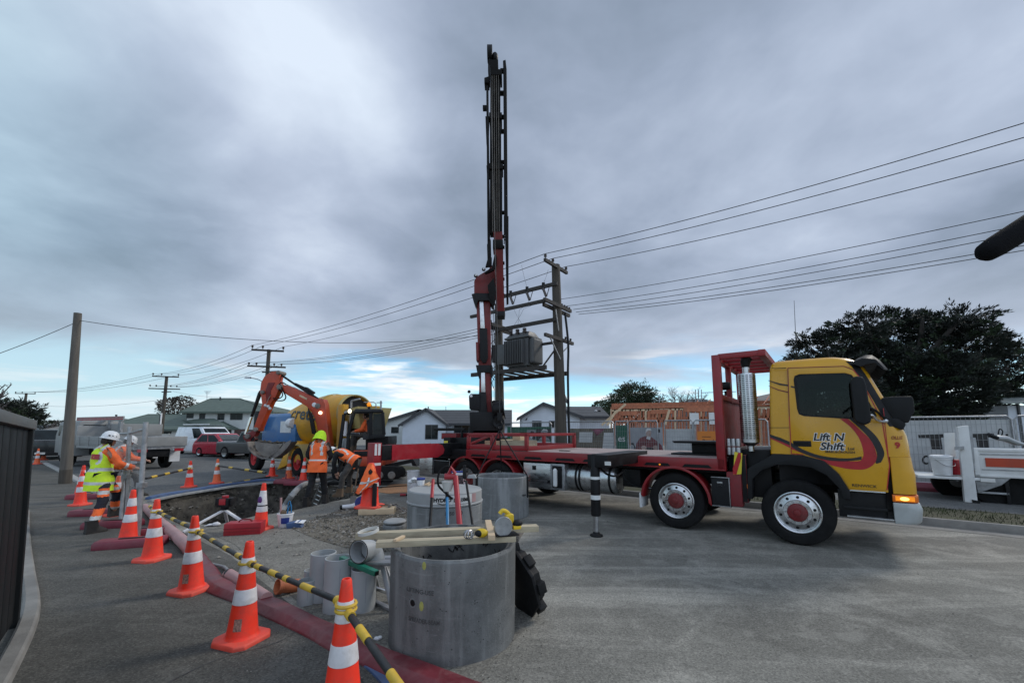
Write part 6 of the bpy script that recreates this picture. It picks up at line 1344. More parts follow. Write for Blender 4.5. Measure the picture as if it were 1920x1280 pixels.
# ---- parked vehicles on the left
def car(name,label,cat,loc,rz,L,W_,body,glassline,paint,group=None,plate=True,wr=.31,wx=(.19,.80),tumble=.16,lamps=True,extra=None):

    t=T(name,label,cat,loc,rz,group); hw=W_/2
    b=MB()
    rings=[]
    for y,k in ((-hw,.94),(-hw+.06,1.0),(hw-.06,1.0),(hw,.94)):
        rings.append([((x-L/2)*(.985 if abs(y)==hw else 1) ,y,.0+z*(1 if z < .5 else (k if abs(y)==hw else 1))) for x,z in body])
    b.loft(rings,paint)
    g=[[((x-L/2),s*(hw-.02-tumble*max(0,(z-glassline[0][1]))/(max(p[1] for p in glassline)-glassline[0][1])),z) for x,z in glassline] for s in (-1,1)]
    b.loft(g,paint); bd=b.build('body',t,bevel=.03)

    zb,zt=glassline[0][1],max(p[1] for p in glassline)
    def gy(z,s,o=.006):return s*(hw-.02-tumble*(z-zb)/(zt-zb)+o)
    xs0,xs1=glassline[0][0]-L/2,glassline[-1][0]-L/2; xt0,xt1=glassline[1][0]-L/2,glassline[-2][0]-L/2
    for s in (-1,1):
        for f0,f1 in ((.08,.46),(.50,.90)) if extra != 'van' else ((.62,.93),):
            z0,z1=zb+.04,zt-.09; a0,a1=lerp(xs0,xs1,f0),lerp(xs0,xs1,f1); c0,c1=lerp(xt0,xt1,f0),lerp(xt0,xt1,f1)
            b=MB(); b.add([(a0,gy(z0,s),z0),(a1,gy(z0,s),z0),(c1,gy(z1,s),z1),(c0,gy(z1,s),z1),(a0,gy(z0,s,-.02),z0),(a1,gy(z0,s,-.02),z0),(c1,gy(z1,s,-.02),z1),(c0,gy(z1,s,-.02),z1)],[(0,1,2,3),(4,7,6,5),(0,4,5,1),(1,5,6,2),(2,6,7,3),(3,7,4,0)],'glass_dark'); b.build('window',bd)
    for xa,xc,sg in ((xs1,xt1,1),(xs0,xt0,-1)):
        if extra=='van' and sg < 0:pass
        z0,z1=lerp(zb,zt,.08),lerp(zb,zt,.88); q=[]
        for z in (z0,z1):
            x=lerp(xa,xc,(z-zb)/(zt-zb))+.012*sg
            q += [(x,gy(z,-1,-.08),z),(x,gy(z,1,-.08),z)]
        b=MB(); v=[q[0],q[1],q[3],q[2]]; b.add(v+[(x-.03*sg,y,z) for x,y,z in v],[(0,1,2,3),(7,6,5,4),(0,4,5,1),(1,5,6,2),(2,6,7,3),(3,7,4,0)],'glass_dark'); b.build('windscreen' if sg > 0 else 'rear_window',bd)
    for fx in wx:
        for s in (-1,1):
            Xw=Matrix.Translation((fx*L-L/2,s*(hw-.08),wr)) @ Matrix.Rotation(R(-90*s),4,'X')
            b=MB(); b.lathe([(wr*.6,-.1),(wr*.95,-.1),(wr,-.07),(wr,.07),(wr*.95,.1),(wr*.66,.1)],'rubber',24,Xw); w_=b.build('wheel',t)
            b=MB(); b.lathe([(wr*.67,.095),(wr*.6,.08),(wr*.3,.06),(.01,.07)],'alloy',20,Xw); b.build('rim',w_)
    zf=[z for x,z in body if x > L*.9]; zl=max(.62,(max(zf)+min(zf))/2+.05)
    for s in (-1,1):
        b=MB(); b.sphere((L/2-.06,s*(hw-.22),zl),(.08,.17,.085),'lamp_glass'); b.build('headlight',bd)
        b=MB(); b.box(-L/2-.01,-L/2+.05,s*(hw-.2)-.1,s*(hw-.2)+.1,.7,.95,'tool_red'); b.build('tail_lamp',bd,bevel=.02)
        b=MB(); b.sphere((lerp(xs0,xs1,.95),s*(hw+.08),zb+.1),(.06,.1,.08),paint if extra != 'van' else 'black_plastic'); b.build('mirror',bd)
    b=MB(); b.box(L/2-.03,L/2+.03,-hw+.12,hw-.12,.24,.48,'black_plastic'); b.box(-L/2-.03,-L/2+.03,-hw+.12,hw-.12,.26,.5,'black_plastic'); each(b,'bumper',bd,.02)
    b=MB(); b.box(L/2+.028,L/2+.036,-.2,.2,.34,.45,'plate'); b.box(-L/2-.036,-L/2-.028,-.2,.2,.34,.45,'plate'); each(b,'number_plate',bd)
    return t
hb_body=[(0,.28),(0,.75),(.1,.92),(.5,.95),(3.0,.93),(3.75,.78),(3.95,.6),(4.0,.3),(3.9,.2),(.1,.2)]
ang=math.atan2(-.42,.9)
v=gp(372,852)+Vector((-.3,1.2,0))
vn=car('van','white delivery van with roof rack parked before the beige fence','van',v,ang,4.9,1.95,[(0,.3),(0,1.1),(3.9,1.12),(4.55,1.0),(4.85,.75),(4.9,.3),(4.8,.22),(.1,.22)],[(0.02,1.1),(.12,1.92),(3.0,1.92),(4.0,1.12)],'car_white',None,wr=.34,extra='van')
b=MB()
for s in (-.6,.6):b.bar((-2.0,s,2.06),(.6,s,2.06),.05,.04,'galv')
for x in (-1.9,-.6,.5):b.bar((x,-.65,2.02),(x,.65,2.02),.04,.04,'black_paint')
b.bar((-2.3,-.5,2.12),(.9,-.5,2.12),.06,.06,'white_paint'); b.build('roof_rack',vn)
car('hatchback_car','small crimson hatchback parked beside the white van','car',gp(415,857)+Vector((-.5,1.0,0)),ang+.05,3.9,1.7,[(0,.28),(0,.75),(.08,.92),(2.8,.94),(3.5,.82),(3.85,.6),(3.9,.3),(3.8,.2),(.1,.2)],[(0.12,.92),(.55,1.46),(2.0,1.48),(2.95,.92)],'car_red',None,wr=.30)
car('parked_ute','dark grey utility vehicle partly hidden by the digger bucket arm','ute',gp(437,862)+Vector((.5,1.2,0)),ang,4.8,1.8,[(0,.4),(0,1.0),(1.9,1.0),(3.6,1.02),(4.6,.95),(4.8,.75),(4.8,.35),(.1,.35)],[(1.9,1.0),(2.1,1.62),(3.0,1.62),(3.6,1.0)],'car_grey',None,wr=.37)
car('parked_ute','white utility vehicle showing only its side behind the digger linkage','ute',gp(462,857)+Vector((.6,.4,0)),ang+.3,4.7,1.75,[(0,.4),(0,1.0),(1.9,1.0),(3.6,1.02),(4.5,.95),(4.7,.75),(4.7,.35),(.1,.35)],[(1.9,1.0),(2.1,1.6),(3.0,1.6),(3.6,1.0)],'car_white',None,wr=.36)
pk=gp(82,862); car('pickup_truck','black pickup seen from behind beyond the far left cones','pickup',pk+Vector((-1.2,1.6,0)),R(125),5.0,1.9,[(0,.45),(0,1.12),(.1,1.15),(3.2,1.12),(4.7,1.05),(5.0,.8),(5.0,.4),(.1,.4)],[(1.2,1.12),(1.45,1.72),(2.6,1.74),(3.4,1.12)],'car_black',None,wr=.38)
yu=gp(112,852)+Vector((-.8,2.5,0)); car('parked_ute','small pale yellow vehicle half hidden behind the leaning timber pole','ute',yu,R(125),4.4,1.75,[(0,.4),(0,.95),(.1,1.0),(3.0,1.0),(4.2,.9),(4.4,.7),(4.4,.35),(.1,.35)],[(.9,1.0),(1.2,1.6),(2.4,1.6),(3.1,1.0)],'mixer_cream',None,wr=.34)
# the two white lorries behind the workers
LA=math.atan2(.35,-.93)
def lorry(label,loc,rz,boxy):
    t=T('white_lorry',label,'lorry',loc,rz);
    b=MB(); b.box(-3.2,1.9,-.95,.95,.88,1.0,'galv');
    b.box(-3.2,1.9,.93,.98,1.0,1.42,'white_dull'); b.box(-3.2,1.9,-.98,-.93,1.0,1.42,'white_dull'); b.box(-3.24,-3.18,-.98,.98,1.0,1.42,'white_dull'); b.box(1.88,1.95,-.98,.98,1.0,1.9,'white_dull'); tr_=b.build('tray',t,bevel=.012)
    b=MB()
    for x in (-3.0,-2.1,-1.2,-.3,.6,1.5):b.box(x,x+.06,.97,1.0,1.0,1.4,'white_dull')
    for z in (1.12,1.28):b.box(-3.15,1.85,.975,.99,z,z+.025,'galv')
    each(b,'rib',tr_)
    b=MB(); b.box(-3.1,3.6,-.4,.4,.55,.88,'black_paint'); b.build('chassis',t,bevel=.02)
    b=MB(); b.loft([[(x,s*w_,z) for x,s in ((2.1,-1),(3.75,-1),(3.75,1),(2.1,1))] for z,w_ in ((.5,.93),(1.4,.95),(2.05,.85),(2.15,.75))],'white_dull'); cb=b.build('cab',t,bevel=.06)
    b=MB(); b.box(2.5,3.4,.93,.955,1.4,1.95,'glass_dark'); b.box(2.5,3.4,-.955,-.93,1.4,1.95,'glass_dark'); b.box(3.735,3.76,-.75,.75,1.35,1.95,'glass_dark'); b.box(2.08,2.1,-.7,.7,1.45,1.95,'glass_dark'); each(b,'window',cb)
    for x in (-2.0,2.9):
        for s in (-1,1):
            Xw=Matrix.Translation((x,s*.78,.42)) @ Matrix.Rotation(R(-90*s),4,'X'); b=MB(); b.lathe([(.22,-.12),(.39,-.12),(.42,-.09),(.42,.09),(.39,.12),(.25,.12)],'rubber',24,Xw); w_=b.build('wheel',t); b=MB(); b.lathe([(.25,.11),(.2,.05),(.01,.08)],'white_dull',20,Xw); b.build('rim',w_)
    b=MB()
    for s in (-1,1):b.box(-2.75,-2.7,s*.78-.2,s*.78+.2,.3,.8,'white_plastic')
    each(b,'mudflap',t); b=MB(); b.box(-3.27,-3.23,-.85,-.5,.78,.9,'tool_red'); b.box(-3.27,-3.23,.5,.85,.78,.9,'tool_red'); each(b,'tail_lamp',t)
    return t,tr_
g0=gp(303,880); t1,_=lorry('white flatbed tip lorry with open tray behind the mesh fence',g0+Vector((-2.9,1.2,0)),math.atan2(.42,-.9),False)
g1=gp(145,876); t2,tr2=lorry('white lorry with boxed body and red striped top rail behind the leaning pole',g1+Vector((-.9,2.5,0)),math.atan2(.42,-.9),True)
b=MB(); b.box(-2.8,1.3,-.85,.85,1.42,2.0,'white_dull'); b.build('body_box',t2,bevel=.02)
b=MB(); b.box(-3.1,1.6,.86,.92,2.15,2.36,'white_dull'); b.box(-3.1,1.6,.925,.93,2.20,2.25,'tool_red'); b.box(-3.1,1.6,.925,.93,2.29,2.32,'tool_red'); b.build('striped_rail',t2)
b=MB()
for x in (-2.9,-1.9):b.box(x,x+.25,.8,.9,1.42,2.3,'galv')
each(b,'stanchion',t2)

# ---- traffic cones
def cast_concrete(name,dark,light):
    m=bpy.data.materials.new(name); m.use_nodes=True; t=m.node_tree; q=NT(t); b=t.nodes['Principled BSDF']; o=q.n('ShaderNodeTexCoord').outputs['Object']
    oi=q.n('ShaderNodeObjectInfo').outputs['Random']; o=q.n('ShaderNodeVectorMath',{0:o,1:q.n('ShaderNodeCombineXYZ',{0:0.0,1:0.0,2:q.math('MULTIPLY',oi,13.0)}).outputs[0]},operation='ADD').outputs[0]
    def nz(s,d=9.0,r=.65,st=(1,1,1),ds=.3):return q.n('ShaderNodeTexNoise',{'Vector':q.n('ShaderNodeMapping',{0:o,3:st}).outputs[0],'Scale':s,'Detail':d,'Roughness':r,'Distortion':ds}).outputs[0]
    c=q.mix(q.rng(nz(1.6,10,.7),.40,.62),dark,light)
    c=q.mix(q.math('MULTIPLY',q.rng(nz(1.5,8,.6,(3.5,3.5,.35)),.48,.64),.75),c,tuple(x*1.5 for x in light))
    c=q.mix(q.math('MULTIPLY',q.rng(nz(5,10,.75,(.5,.5,6)),.56,.66),.35),c,tuple(x*1.7 for x in light))
    c=q.mix(q.math('MULTIPLY',q.rng(nz(3.2,10,.75),.60,.68),.6),c,tuple(x*.5 for x in dark))
    f=nz(70,4,.7); c=q.mix(q.math('MULTIPLY',q.rng(f,.56,.72),.4),c,tuple(x*1.6 for x in light))
    v=q.n('ShaderNodeTexVoronoi',{'Vector':o,'Scale':30.0}); pit=q.math('MULTIPLY',q.rng(v.outputs['Distance'],.20,.10),q.rng(nz(6),.50,.56))
    c=q.mix(q.math('MULTIPLY',pit,.8),c,tuple(x*.3 for x in dark))
    t.links.new(c,b.inputs['Base Color']); b.inputs['Roughness'].default_value=.82; b.inputs['Specular IOR Level'].default_value=.35
    h=q.math('SUBTRACT',q.math('ADD',f,q.math('MULTIPLY',nz(11),1.2)),q.math('MULTIPLY',pit,1.5)); bp=q.n('ShaderNodeBump',{'Strength':.5,'Distance':.006,'Height':h}); t.links.new(bp.outputs[0],b.inputs['Normal']); MATS[name]=m
cast_concrete('ring_concrete',(.105,.108,.106),(.165,.168,.165)); cast_concrete('ring_concrete_light',(.155,.162,.162),(.215,.222,.222))
M('stencil_ink',(0.05,0.05,0.05),.8,0,.3,30,dirt=.35,dcol=(.14,.14,.14),dscale=25)
M('lid_white',(0.30,0.31,0.31),0.7,0,0.08,3,dirt=0.35,dcol=(0.34,0.33,0.31))
CH=.78
def cone_r(z):return lerp(.116,.030,(z-.045)/(CH-.045))
def make_cone(label,loc,rz,body='cone_orange',group='traffic cones round the works',bands=((.30,.415),(.535,.655)),sc=1.0,sticker=None,bandmat='cone_white'):
    t=T('traffic_cone',label,'traffic cone',loc,rz,group)
    b=MB(); e,c_=.172,.058
    oc=[(e,-e+c_),(e,e-c_),(e-c_,e),(-e+c_,e),(-e,e-c_),(-e,-e+c_),(-e+c_,-e),(e-c_,-e)]
    b.loft([[(x,y,0) for x,y in oc],[(x,y,.03) for x,y in oc],[(x*.96,y*.96,.042) for x,y in oc],[(x*.80,y*.80,.046) for x,y in oc]],'cone_base'); b.build('base',t,bevel=.006)
    zs=sorted({.040,.05,.07,CH-.04,CH-.008} | {z for bb in bands for z in bb}); b=MB()
    prof=[(.132,.044),(.120,.053)]+[(cone_r(z),z) for z in zs[2:]]+[(.026,CH),(.018,CH),(.016,CH-.06)]
    b.lathe(prof,body,32); bd=b.build('body',t)
    for z0,z1 in bands:
        b=MB(); b.lathe([(cone_r(z0)+.0005,z0),(cone_r(z0)+.003,z0+.003),(cone_r(z1)+.003,z1-.003),(cone_r(z1)+.0005,z1)],bandmat,32); b.build('reflective_band',bd)
    if sticker is not None:
        b=MB(); z0,z1=.115,.205
        rr_=[[((cone_r(z)+.0025)*math.cos(a),(cone_r(z)+.0025)*math.sin(a),z) for a in (sticker+k*.11-.27 for k in range(6))] for z in (z0,z1)]
        b.loft(rr_,'sticker',closed=False,cap=False); b.build('sticker',bd)
    return t
CN={}
for key,px,py,lb,kw in (
    ('n',640,1338,'nearest cone at the bottom of the picture, its base cut off',{}),
    ('c1',453,1200,'cone left of the grey pipes with a faded square sticker',{'sticker':R(-62)}),
    ('c2',358,1108,'cone with a dark square sticker beside the maroon trunking bend',{'sticker':R(-66)}),
    ('c3',285,1049,'cone standing just right of the mesh panel foot, bar looped over it',{}),
    ('c4',239,1015,'cone standing between the two mesh panel posts',{}),
    ('c5',150,947,'cone on the footpath left of the worker in the yellow vest',{}),
    ('c5b',150,929,'cone mostly hidden directly behind the footpath cone by the yellow vest',{}),
    ('c6',216,966,'cone half hidden behind the orange striped leg of the yellow vest worker',{'body':'cone_faded'}),
    ('d1',488,992,'cone with a purple spot beside the red toolbox',{'sticker':None,'bands':((.30,.655),)}),
    ('d2',354,913,'darker cone on the far side of the trench, leftmost there',{}),
    ('d3',406,906,'faded cone on the far side of the trench holding the end of a bar',{'body':'cone_faded'}),
    ('d4',510,893,'bright cone in front of the front wheel gap of the mixer lorry',{'bands':((.35,.48),(.6,.68))}),
    ('d5',541,897,'brownish faded cone in front of the rear wheel of the mixer lorry',{'body':'cone_faded'}),
    ('d6',568,902,'small part of a cone showing left of the lime hat worker',{}),
    ('e1',69,870,'far left cone standing on the kerb end',{'body':'cone_faded'}),
    ('e2',81,862,'farthest left cone just behind the kerb end cone',{'body':'cone_faded'})):
    CN[key]=make_cone(lb,gp(px,py),random.uniform(-.5,.5) if key not in ('c1','c2','n') else R(-18),**kw)
    CN[key].rotation_euler=(random.uniform(-.025,.025),random.uniform(-.03,.03),CN[key].rotation_euler.z); ROOTM[CN[key].name]=Matrix.Translation(CN[key].location) @ CN[key].rotation_euler.to_matrix().to_4x4()
b=MB(); cz=.50
b.sphere((0,-cone_r(cz)-.0,cz),(.042,.012,.062),'purple_band',16,10); o=b.build('spot',CN['d1'])
b=MB(); b.lathe([(cone_r(.40)+.006,.395),(cone_r(.40)+.009,.405),(cone_r(.42)+.006,.415)],'black_plastic',24); b.build('strap',CN['d1'])
# plastic bars hooked between cones
def top_of(k,z=.60):return Vector(CN[k].location)+Vector((0,0,z))
def cone_bar(label,p,q,bands,ring=(True,True),r=.019,group='black and yellow bars between the cones'):
    t=T('cone_bar',label,'barrier bar',p,0,group); b=MB(); d=(q-p); L_=d.length; d=d/L_
    def P(s):return p+d*s
    b.tube([P(.06),P(L_*.5),P(L_-.06)],r,'bar_black',14); b.build('bar',t,world=True)
    for s0,s1 in bands:b=MB(); b.tube([P(s0*L_),P(s1*L_)],r+.003,'bar_yellow',14); b.build('sleeve',t,world=True)
    for on,c_ in ((ring[0],p),(ring[1],q)):
        if on:
            sgn=1 if c_ is p else -1; b=MB(); b.lathe([(.052,-.009),(.064,-.010),(.068,0),(.064,.010),(.052,.009),(.05,0),(.052,-.009)],'bar_yellow',24,Matrix.Translation(c_)); b.tube([c_+d*sgn*.055,c_+d*sgn*.11],r+.008,'bar_yellow',12); b.build('end_ring',t,world=True)
    return t
cone_bar('thick bar from the nearest cone running off the bottom edge',top_of('n',.60),gp(790,1345,.5),((.24,.38),(.68,.82)),(True,False),.021)
cone_bar('long bar from the stickered cone down to the nearest cone',top_of('c1',.61),top_of('n',.63),((.12,.18),(.29,.37),(.45,.49),(.63,.73)),(True,True))
cone_bar('bar between the two cones with square stickers',top_of('c2',.62),top_of('c1',.62),((.12,.19),(.36,.42),(.62,.68),(.84,.9)),(True,False))
cone_bar('bar from the trunking bend cone back to the mesh panel cone',top_of('c3',.62),top_of('c2',.63),((.2,.27),(.45,.52),(.7,.77)),(True,False))
cone_bar('bar from the mesh panel foot back along the trench edge',top_of('c3',.6),gp(280,948,.55),((.3,.5),(.75,.9)),(False,False))
cone_bar('far bar crossing behind the mesh panel to the darker cone',gp(272,897,.55),top_of('d2',.56),((.1,.2),(.36,.46),(.66,.76),(.9,.97)),(False,True),.03)
cone_bar('far bar from the faded cone to the mixer lorry front wheel',top_of('d3',.56),gp(500,886,.6),((.28,.36),(.62,.7),(.86,.94)),(True,False),.03)
cone_bar('bar lying on the ground along the far edge of the trench',gp(395,912,.03),gp(508,893,.04),((.2,.3),(.5,.6)),(False,False),.03)
# ---- maroon trunking, pipes, hoses
def trunk(name,label,cat,pts,prof,mat,scale=None,n=6,jit=.0):
    q=spline([Vector(p) for p in pts],n); b=MB(); rs=[]
    for i,p in enumerate(q):
        t_=(q[min(i+1,len(q)-1)]-q[max(i-1,0)]).normalized(); s_=Vector((-t_.y,t_.x,0)); k=scale(i/(len(q)-1)) if scale else 1
        rs.append([p+s_*x*k+Vector((0,0,z*(k if z > .03 else 1)+random.uniform(-jit,jit))) for x,z in prof])
    b.loft(rs,mat); o=b.build(name,bevel=.006); settle(o,q[0]); return tag(o,label,cat)
PR=[(-.155,.0),(-.150,.02),(-.085,.085),(-.07,.09),(.075,.09),(.09,.082),(.14,.015),(.145,0)]
trunk('lay_flat_duct','long maroon flat topped duct snaking along the footpath edge under the cones','duct',[gp(352,1026),gp(372,1048),gp(388,1075),gp(404,1096),gp(432,1112),gp(500,1138),gp(600,1185),gp(667,1218),gp(756,1258),gp(880,1305),gp(1010,1350)],PR,'maroon',lambda s:lerp(.62,.80,min(1,s*5))*(1+.05*math.sin(s*40)),7,.002)
b=MB(); b.tube([gp(272,950,.07),gp(300,978,.075),gp(330,1003,.075),gp(362,1032,.075)],[.07,.075,.078,.085],'pipe_pink',18); o=settle(b.build('drain_pipe'),gp(272,950)); tag(o,'dusty pink pipe running from the mesh panel into the maroon duct','pipe')
b=MB(); b.tube([gp(428,1076,.06),gp(455,1092,.06),gp(500,1122,.06)],[.062,.062,.062],'pipe_pink',18); b.lathe([(.066,-.02),(.07,0),(.066,.02)],'bar_black',18,Matrix.Translation(gp(430,1077,.06)) @ Matrix.Rotation(R(70),4,'Y')); o=settle(b.build('drain_pipe'),gp(428,1076)); tag(o,'short pink pipe stub lying beside the maroon duct behind the stickered cone','pipe')
b=MB(); b.tube([gp(290,985,.03),gp(330,1012,.03),gp(360,1048,.03),gp(420,1062,.03),gp(470,1105,.03)],.018,'hose_grey',8); o=settle(b.build('conduit'),gp(290,985)); tag(o,'thin grey conduit lying along the inside of the pink pipe','conduit')
trunk('flat_hose','crimson flat strip lying at the bottom edge beside the maroon duct','hose',[gp(716,1248),gp(760,1272),gp(830,1310),gp(930,1370)],[(-.09,0),(-.09,.014),(.09,.014),(.09,0)],'tool_red')
trunk('flat_hose','dusty blue flat hose lying between the nearest bar and the crack','hose',[gp(655,1222),gp(690,1244),gp(720,1272),gp(760,1320)],[(-.045,0),(-.04,.018),(.04,.018),(.045,0)],'hose_blue')
trunk('flat_hose','blue hose laid along the far edge of the trench','hose',[gp(278,936),gp(330,925),gp(400,914),gp(460,905),gp(500,901),gp(528,902),gp(548,905)],[(-.08,0),(-.07,.05),(.0,.075),(.07,.05),(.08,0)],'hose_blue',lambda s:1+.15*math.sin(s*23))
trunk('flat_hose','grey hose laid beside the blue hose along the trench','hose',[gp(280,941),gp(332,930),gp(400,919),gp(460,910),gp(520,905)],[(-.06,0),(-.05,.05),(.0,.06),(.05,.05),(.06,0)],'hose_grey')
b=MB(); b.tube(spline([gp(528,960,.02),gp(536,945,.1),gp(550,925,.35),gp(566,910,.4),gp(585,903,.3),gp(625,895,.1)],6),.06,'hose_grey',10); o=settle(b.build('suction_hose'),gp(528,960)); tag(o,'thick grey hose curving out of the trench by the white bucket','hose')
for lb,px,py,w_ in (('maroon plastic foot block left of a pair by the trench corner',535,906,.32),('maroon plastic foot block right of a pair by the trench corner',556,909,.34)):
    t=T('foot_block',lb,'foot block',gp(px,py),random.uniform(-.3,.3),'maroon foot blocks at the trench corner'); b=MB(); b.loft([[(x,y,z) for x,y in ((-w_,-.14),(w_,-.14),(w_,.14),(-w_,.14))] for z in (0,.09)]+[[(x*.85,y*.8,.14) for x,y in ((-w_,-.14),(w_,-.14),(w_,.14),(-w_,.14))]],'maroon_foot'); b.build('body',t,bevel=.02); b=MB(); b.tube([(0,0,.13),(.01,0,.3)],.02,'maroon_foot',8); b.build('peg',t)
# ---- the leaning mesh panels on the left, edge on
def foot(label,p,a,L_=.42):
    t=T('fence_weight',label,'fence weight',p,a,'maroon feet under the mesh panels'); b=MB(); pr=[(-L_,-.11),(-L_+.08,-.13),(L_-.08,-.13),(L_,-.11),(L_,.11),(L_-.08,.13),(-L_+.08,.13),(-L_,.11)]
    b.loft([[(x,y,0) for x,y in pr],[(x,y,.08) for x,y in pr],[(x*.94,y*.85,.12) for x,y in pr]],'maroon_foot'); b.build('body',t,bevel=.012)
    b=MB(); b.box(-.15,.15,-.03,.03,.118,.128,'black_paint'); b.build('slot',t); return t
fa,fb_=gp(234,978),gp(258,1008)
foot('maroon panel foot under the nearer mesh post beside the cones',gp(246,1024),R(20)); foot('maroon panel foot the yellow vest worker is stepping onto',gp(212,988),R(14)); foot('maroon panel foot right of the nearer mesh post',gp(283,1003),R(25),.3); foot('maroon panel foot half hidden behind the yellow vest worker',gp(172,966),R(10),.35); foot('small maroon panel foot behind the footpath cones',gp(158,935),R(10),.35)
mp_=T('mesh_fence_panel','mesh fence panel seen nearly edge on with two bare steel posts','fence panel',fa)
HP=1.86
b=MB(); b.tube([fa,at(243.5,800,fa.y+.02)],.036,'galv',10); b.build('post',mp_,world=True)
b=MB(); b.tube([fb_,at(273.5,791,fb_.y+.02)],.036,'galv',10); b.build('post',mp_,world=True)
ta,tb_=at(243,812,fa.y),at(272,804,fb_.y)
b=MB(); b.tube([ta,tb_],.022,'galv',8); b.tube([at(243,812,fa.y),at(205,814,10.2)],.022,'galv',8); each(b,'rail',mp_,world=True)
b=MB(); b.tube([gp(226,980),at(234,880,fa.y)],.03,'galv',8); b.box(-.05,.05,-.05,.05,-.04,.04,'galv',Matrix.Translation(at(237,893,fa.y))); b.box(-.05,.05,-.05,.05,-.04,.04,'galv',Matrix.Translation(at(266,909,fb_.y))); each(b,'clamp',mp_,world=True)
b=MB()
for k in range(1,14):s=k/14; b.bar(fa.lerp(fb_,s)+Vector((0,0,.2)),ta.lerp(tb_,s),.003,.003,'mesh_wire',up=(0,1,0))
for k in range(1,7):s=k/7; b.bar(fa.lerp(ta,s),fb_.lerp(tb_,s),.003,.003,'mesh_wire')
lf=gp(196,950)
for k in range(1,22):s=k/22; b.bar(fa.lerp(lf,s)+Vector((0,0,.2)),ta.lerp(at(205,814,10.2),s),.003,.003,'mesh_wire',up=(0,1,0))
b.build('mesh',mp_,world=True)
# ---- concrete manhole rings
def ring(label,px,Yn,Dm,H,mat,rot=None,wall=.07,z0=0.0,n=72):
    dep=Yn+Dm/2; cx=(px-PX0)/FPX*(dep*cp-(EYE-H/2)*sp)
    t=T('concrete_ring',label,'manhole ring',(cx,dep,z0),0,'concrete manhole rings',rot)
    ro,ri=Dm/2,Dm/2-wall
    b=MB(); b.lathe([(ri,.0),(ro-.01,.0),(ro,.012),(ro,H-.02),(ro-.012,H),(ro-.028,H),(ro-.030,H-.018),(ri+.012,H-.018),(ri,H-.03),(ri,.0)],mat,n)
    b.build('wall',t,smooth=30); return t,ro,ri
r1,ro1,ri1=ring('nearest open concrete ring with boards and a saw lying across it',850,3.22,1.05,.775,'ring_concrete',(R(2.2),R(0.6),0),.075,-.012)
def cwrap(r):return lambda p:Vector(((r+p.z)*math.sin(p.x/r),-(r+p.z)*math.cos(p.x/r),p.y))
def rtext(t,body,ang,z,size,mat,r,off=.0015,bold=.001,sx=1.0):return text('stencil',body,size,mat,TR(0,0,z,0,0,ang),t,.0008,bold,0,cwrap(r+off),sx=sx)
rtext(r1,'LIFTING-USE',R(-34),.53,.045,'stencil_ink',ro1,.0015,.0002,.95); rtext(r1,'SPREADER-BEAM',R(-31),.325,.045,'stencil_ink',ro1,.0015,.0002,.78)
def patch(t,name,ang,z,rx,rz,mat,r,off=.002):
    b=MB(); b.loft([[((r+off)*math.sin(ang+q*a/r),-(r+off)*math.cos(ang+q*a/r),z+q*c_) for a,c_ in ((rx*math.cos(w),rz*math.sin(w)) for w in (2*math.pi*k/14 for k in range(14)))] for q in (1.0,.02)],mat,cap=False); return b.build(name,t)
patch(r1,'lifting_hole',R(-27),.455,.022,.024,'decal_black',ro1,.004); patch(r1,'hole_rim',R(-27),.455,.034,.036,'ring_concrete_light',ro1,.002)
M('paint_spot',(0.36,0.36,0.10),0.8,0,.2,12)
patch(r1,'paint_spot',R(-18.5),.445,.018,.035,'paint_spot',ro1); patch(r1,'paint_spot',R(-17),.735,.016,.03,'paint_spot',ro1)
b=MB()
for k in range(9):
    a=R(random.uniform(120,235)); z=random.uniform(.5,.72); pts=[((ri1-.003)*math.sin(a+s),-(ri1-.003)*math.cos(a+s),z+random.uniform(-.03,.03)) for s in (0,.05,.1,.16,.2)]; b.tube(pts,.006,'decal_black',4)
each(b,'marking',r1)
r2,ro2,_=ring('concrete ring with pale lid cluttered with tools',834,5.95,1.12,.62,'ring_concrete_light')
b=MB(); b.lathe([(.001,.62),(ro2-.015,.62),(ro2+.012,.632),(ro2+.012,.645),(ro2-.006,.655),(ro2-.006,.80),(ro2-.02,.815),(.001,.815)],'lid_white',72); b.build('lid',r2,smooth=30)
b=MB(); b.loft([[((ro2-.003)*math.sin(a),-(ro2-.003)*math.cos(a),z) for a in (R(x) for x in range(-12,62,4))] for z in (.668,.79)],'plate',closed=False,cap=False); lbp=b.build('label_plate',r2)
b=MB(); b.loft([[((ro2-.001)*math.sin(a),-(ro2-.001)*math.cos(a),z) for a in (R(x) for x in range(52,63,3))] for z in (.67,.79)],'pipe_pink',closed=False,cap=False); b.build('label_edge',r2)
rtext(r2,'HYDRO',R(-8),.705,.068,'decal_black',ro2-.003,.002,.004,1.05); rtext(r2,'LID1150600',R(21),.70,.066,'decal_black',ro2-.003,.002,.004,.78)
b=MB(); b.tube([((ro2-.0)*math.sin(R(a)),-(ro2-.0)*math.cos(R(a)),.69-.02*math.sin((a+2)/16*math.pi)) for a in range(-2,15,2)],.006,'decal_black',5); b.build('logo_swoosh',r2)
rtext(r2,'1050 900',R(8),.52,.07,'poster_dark',ro2,.0015,.001,1.0)
r3,ro3,_=ring('concrete ring hanging on chains beside the stainless locker',939,8.1,1.13,.79,'ring_concrete_light')
for a in (R(70),R(-55),R(180)):
    b=MB(); b.xz([(-.03,.40),(.0,.37),(.03,.40),(.035,.78),(-.03,.79)],-.012,.004,'black_paint',TR(0,0,0,0,0,a) @ TR(0,-ro3-.004,0)); b.build('lifting_shackle',r3)
rtext(r3,'VELAC',R(48),.42,.05,'decal_black',ro3,.0015,.001)
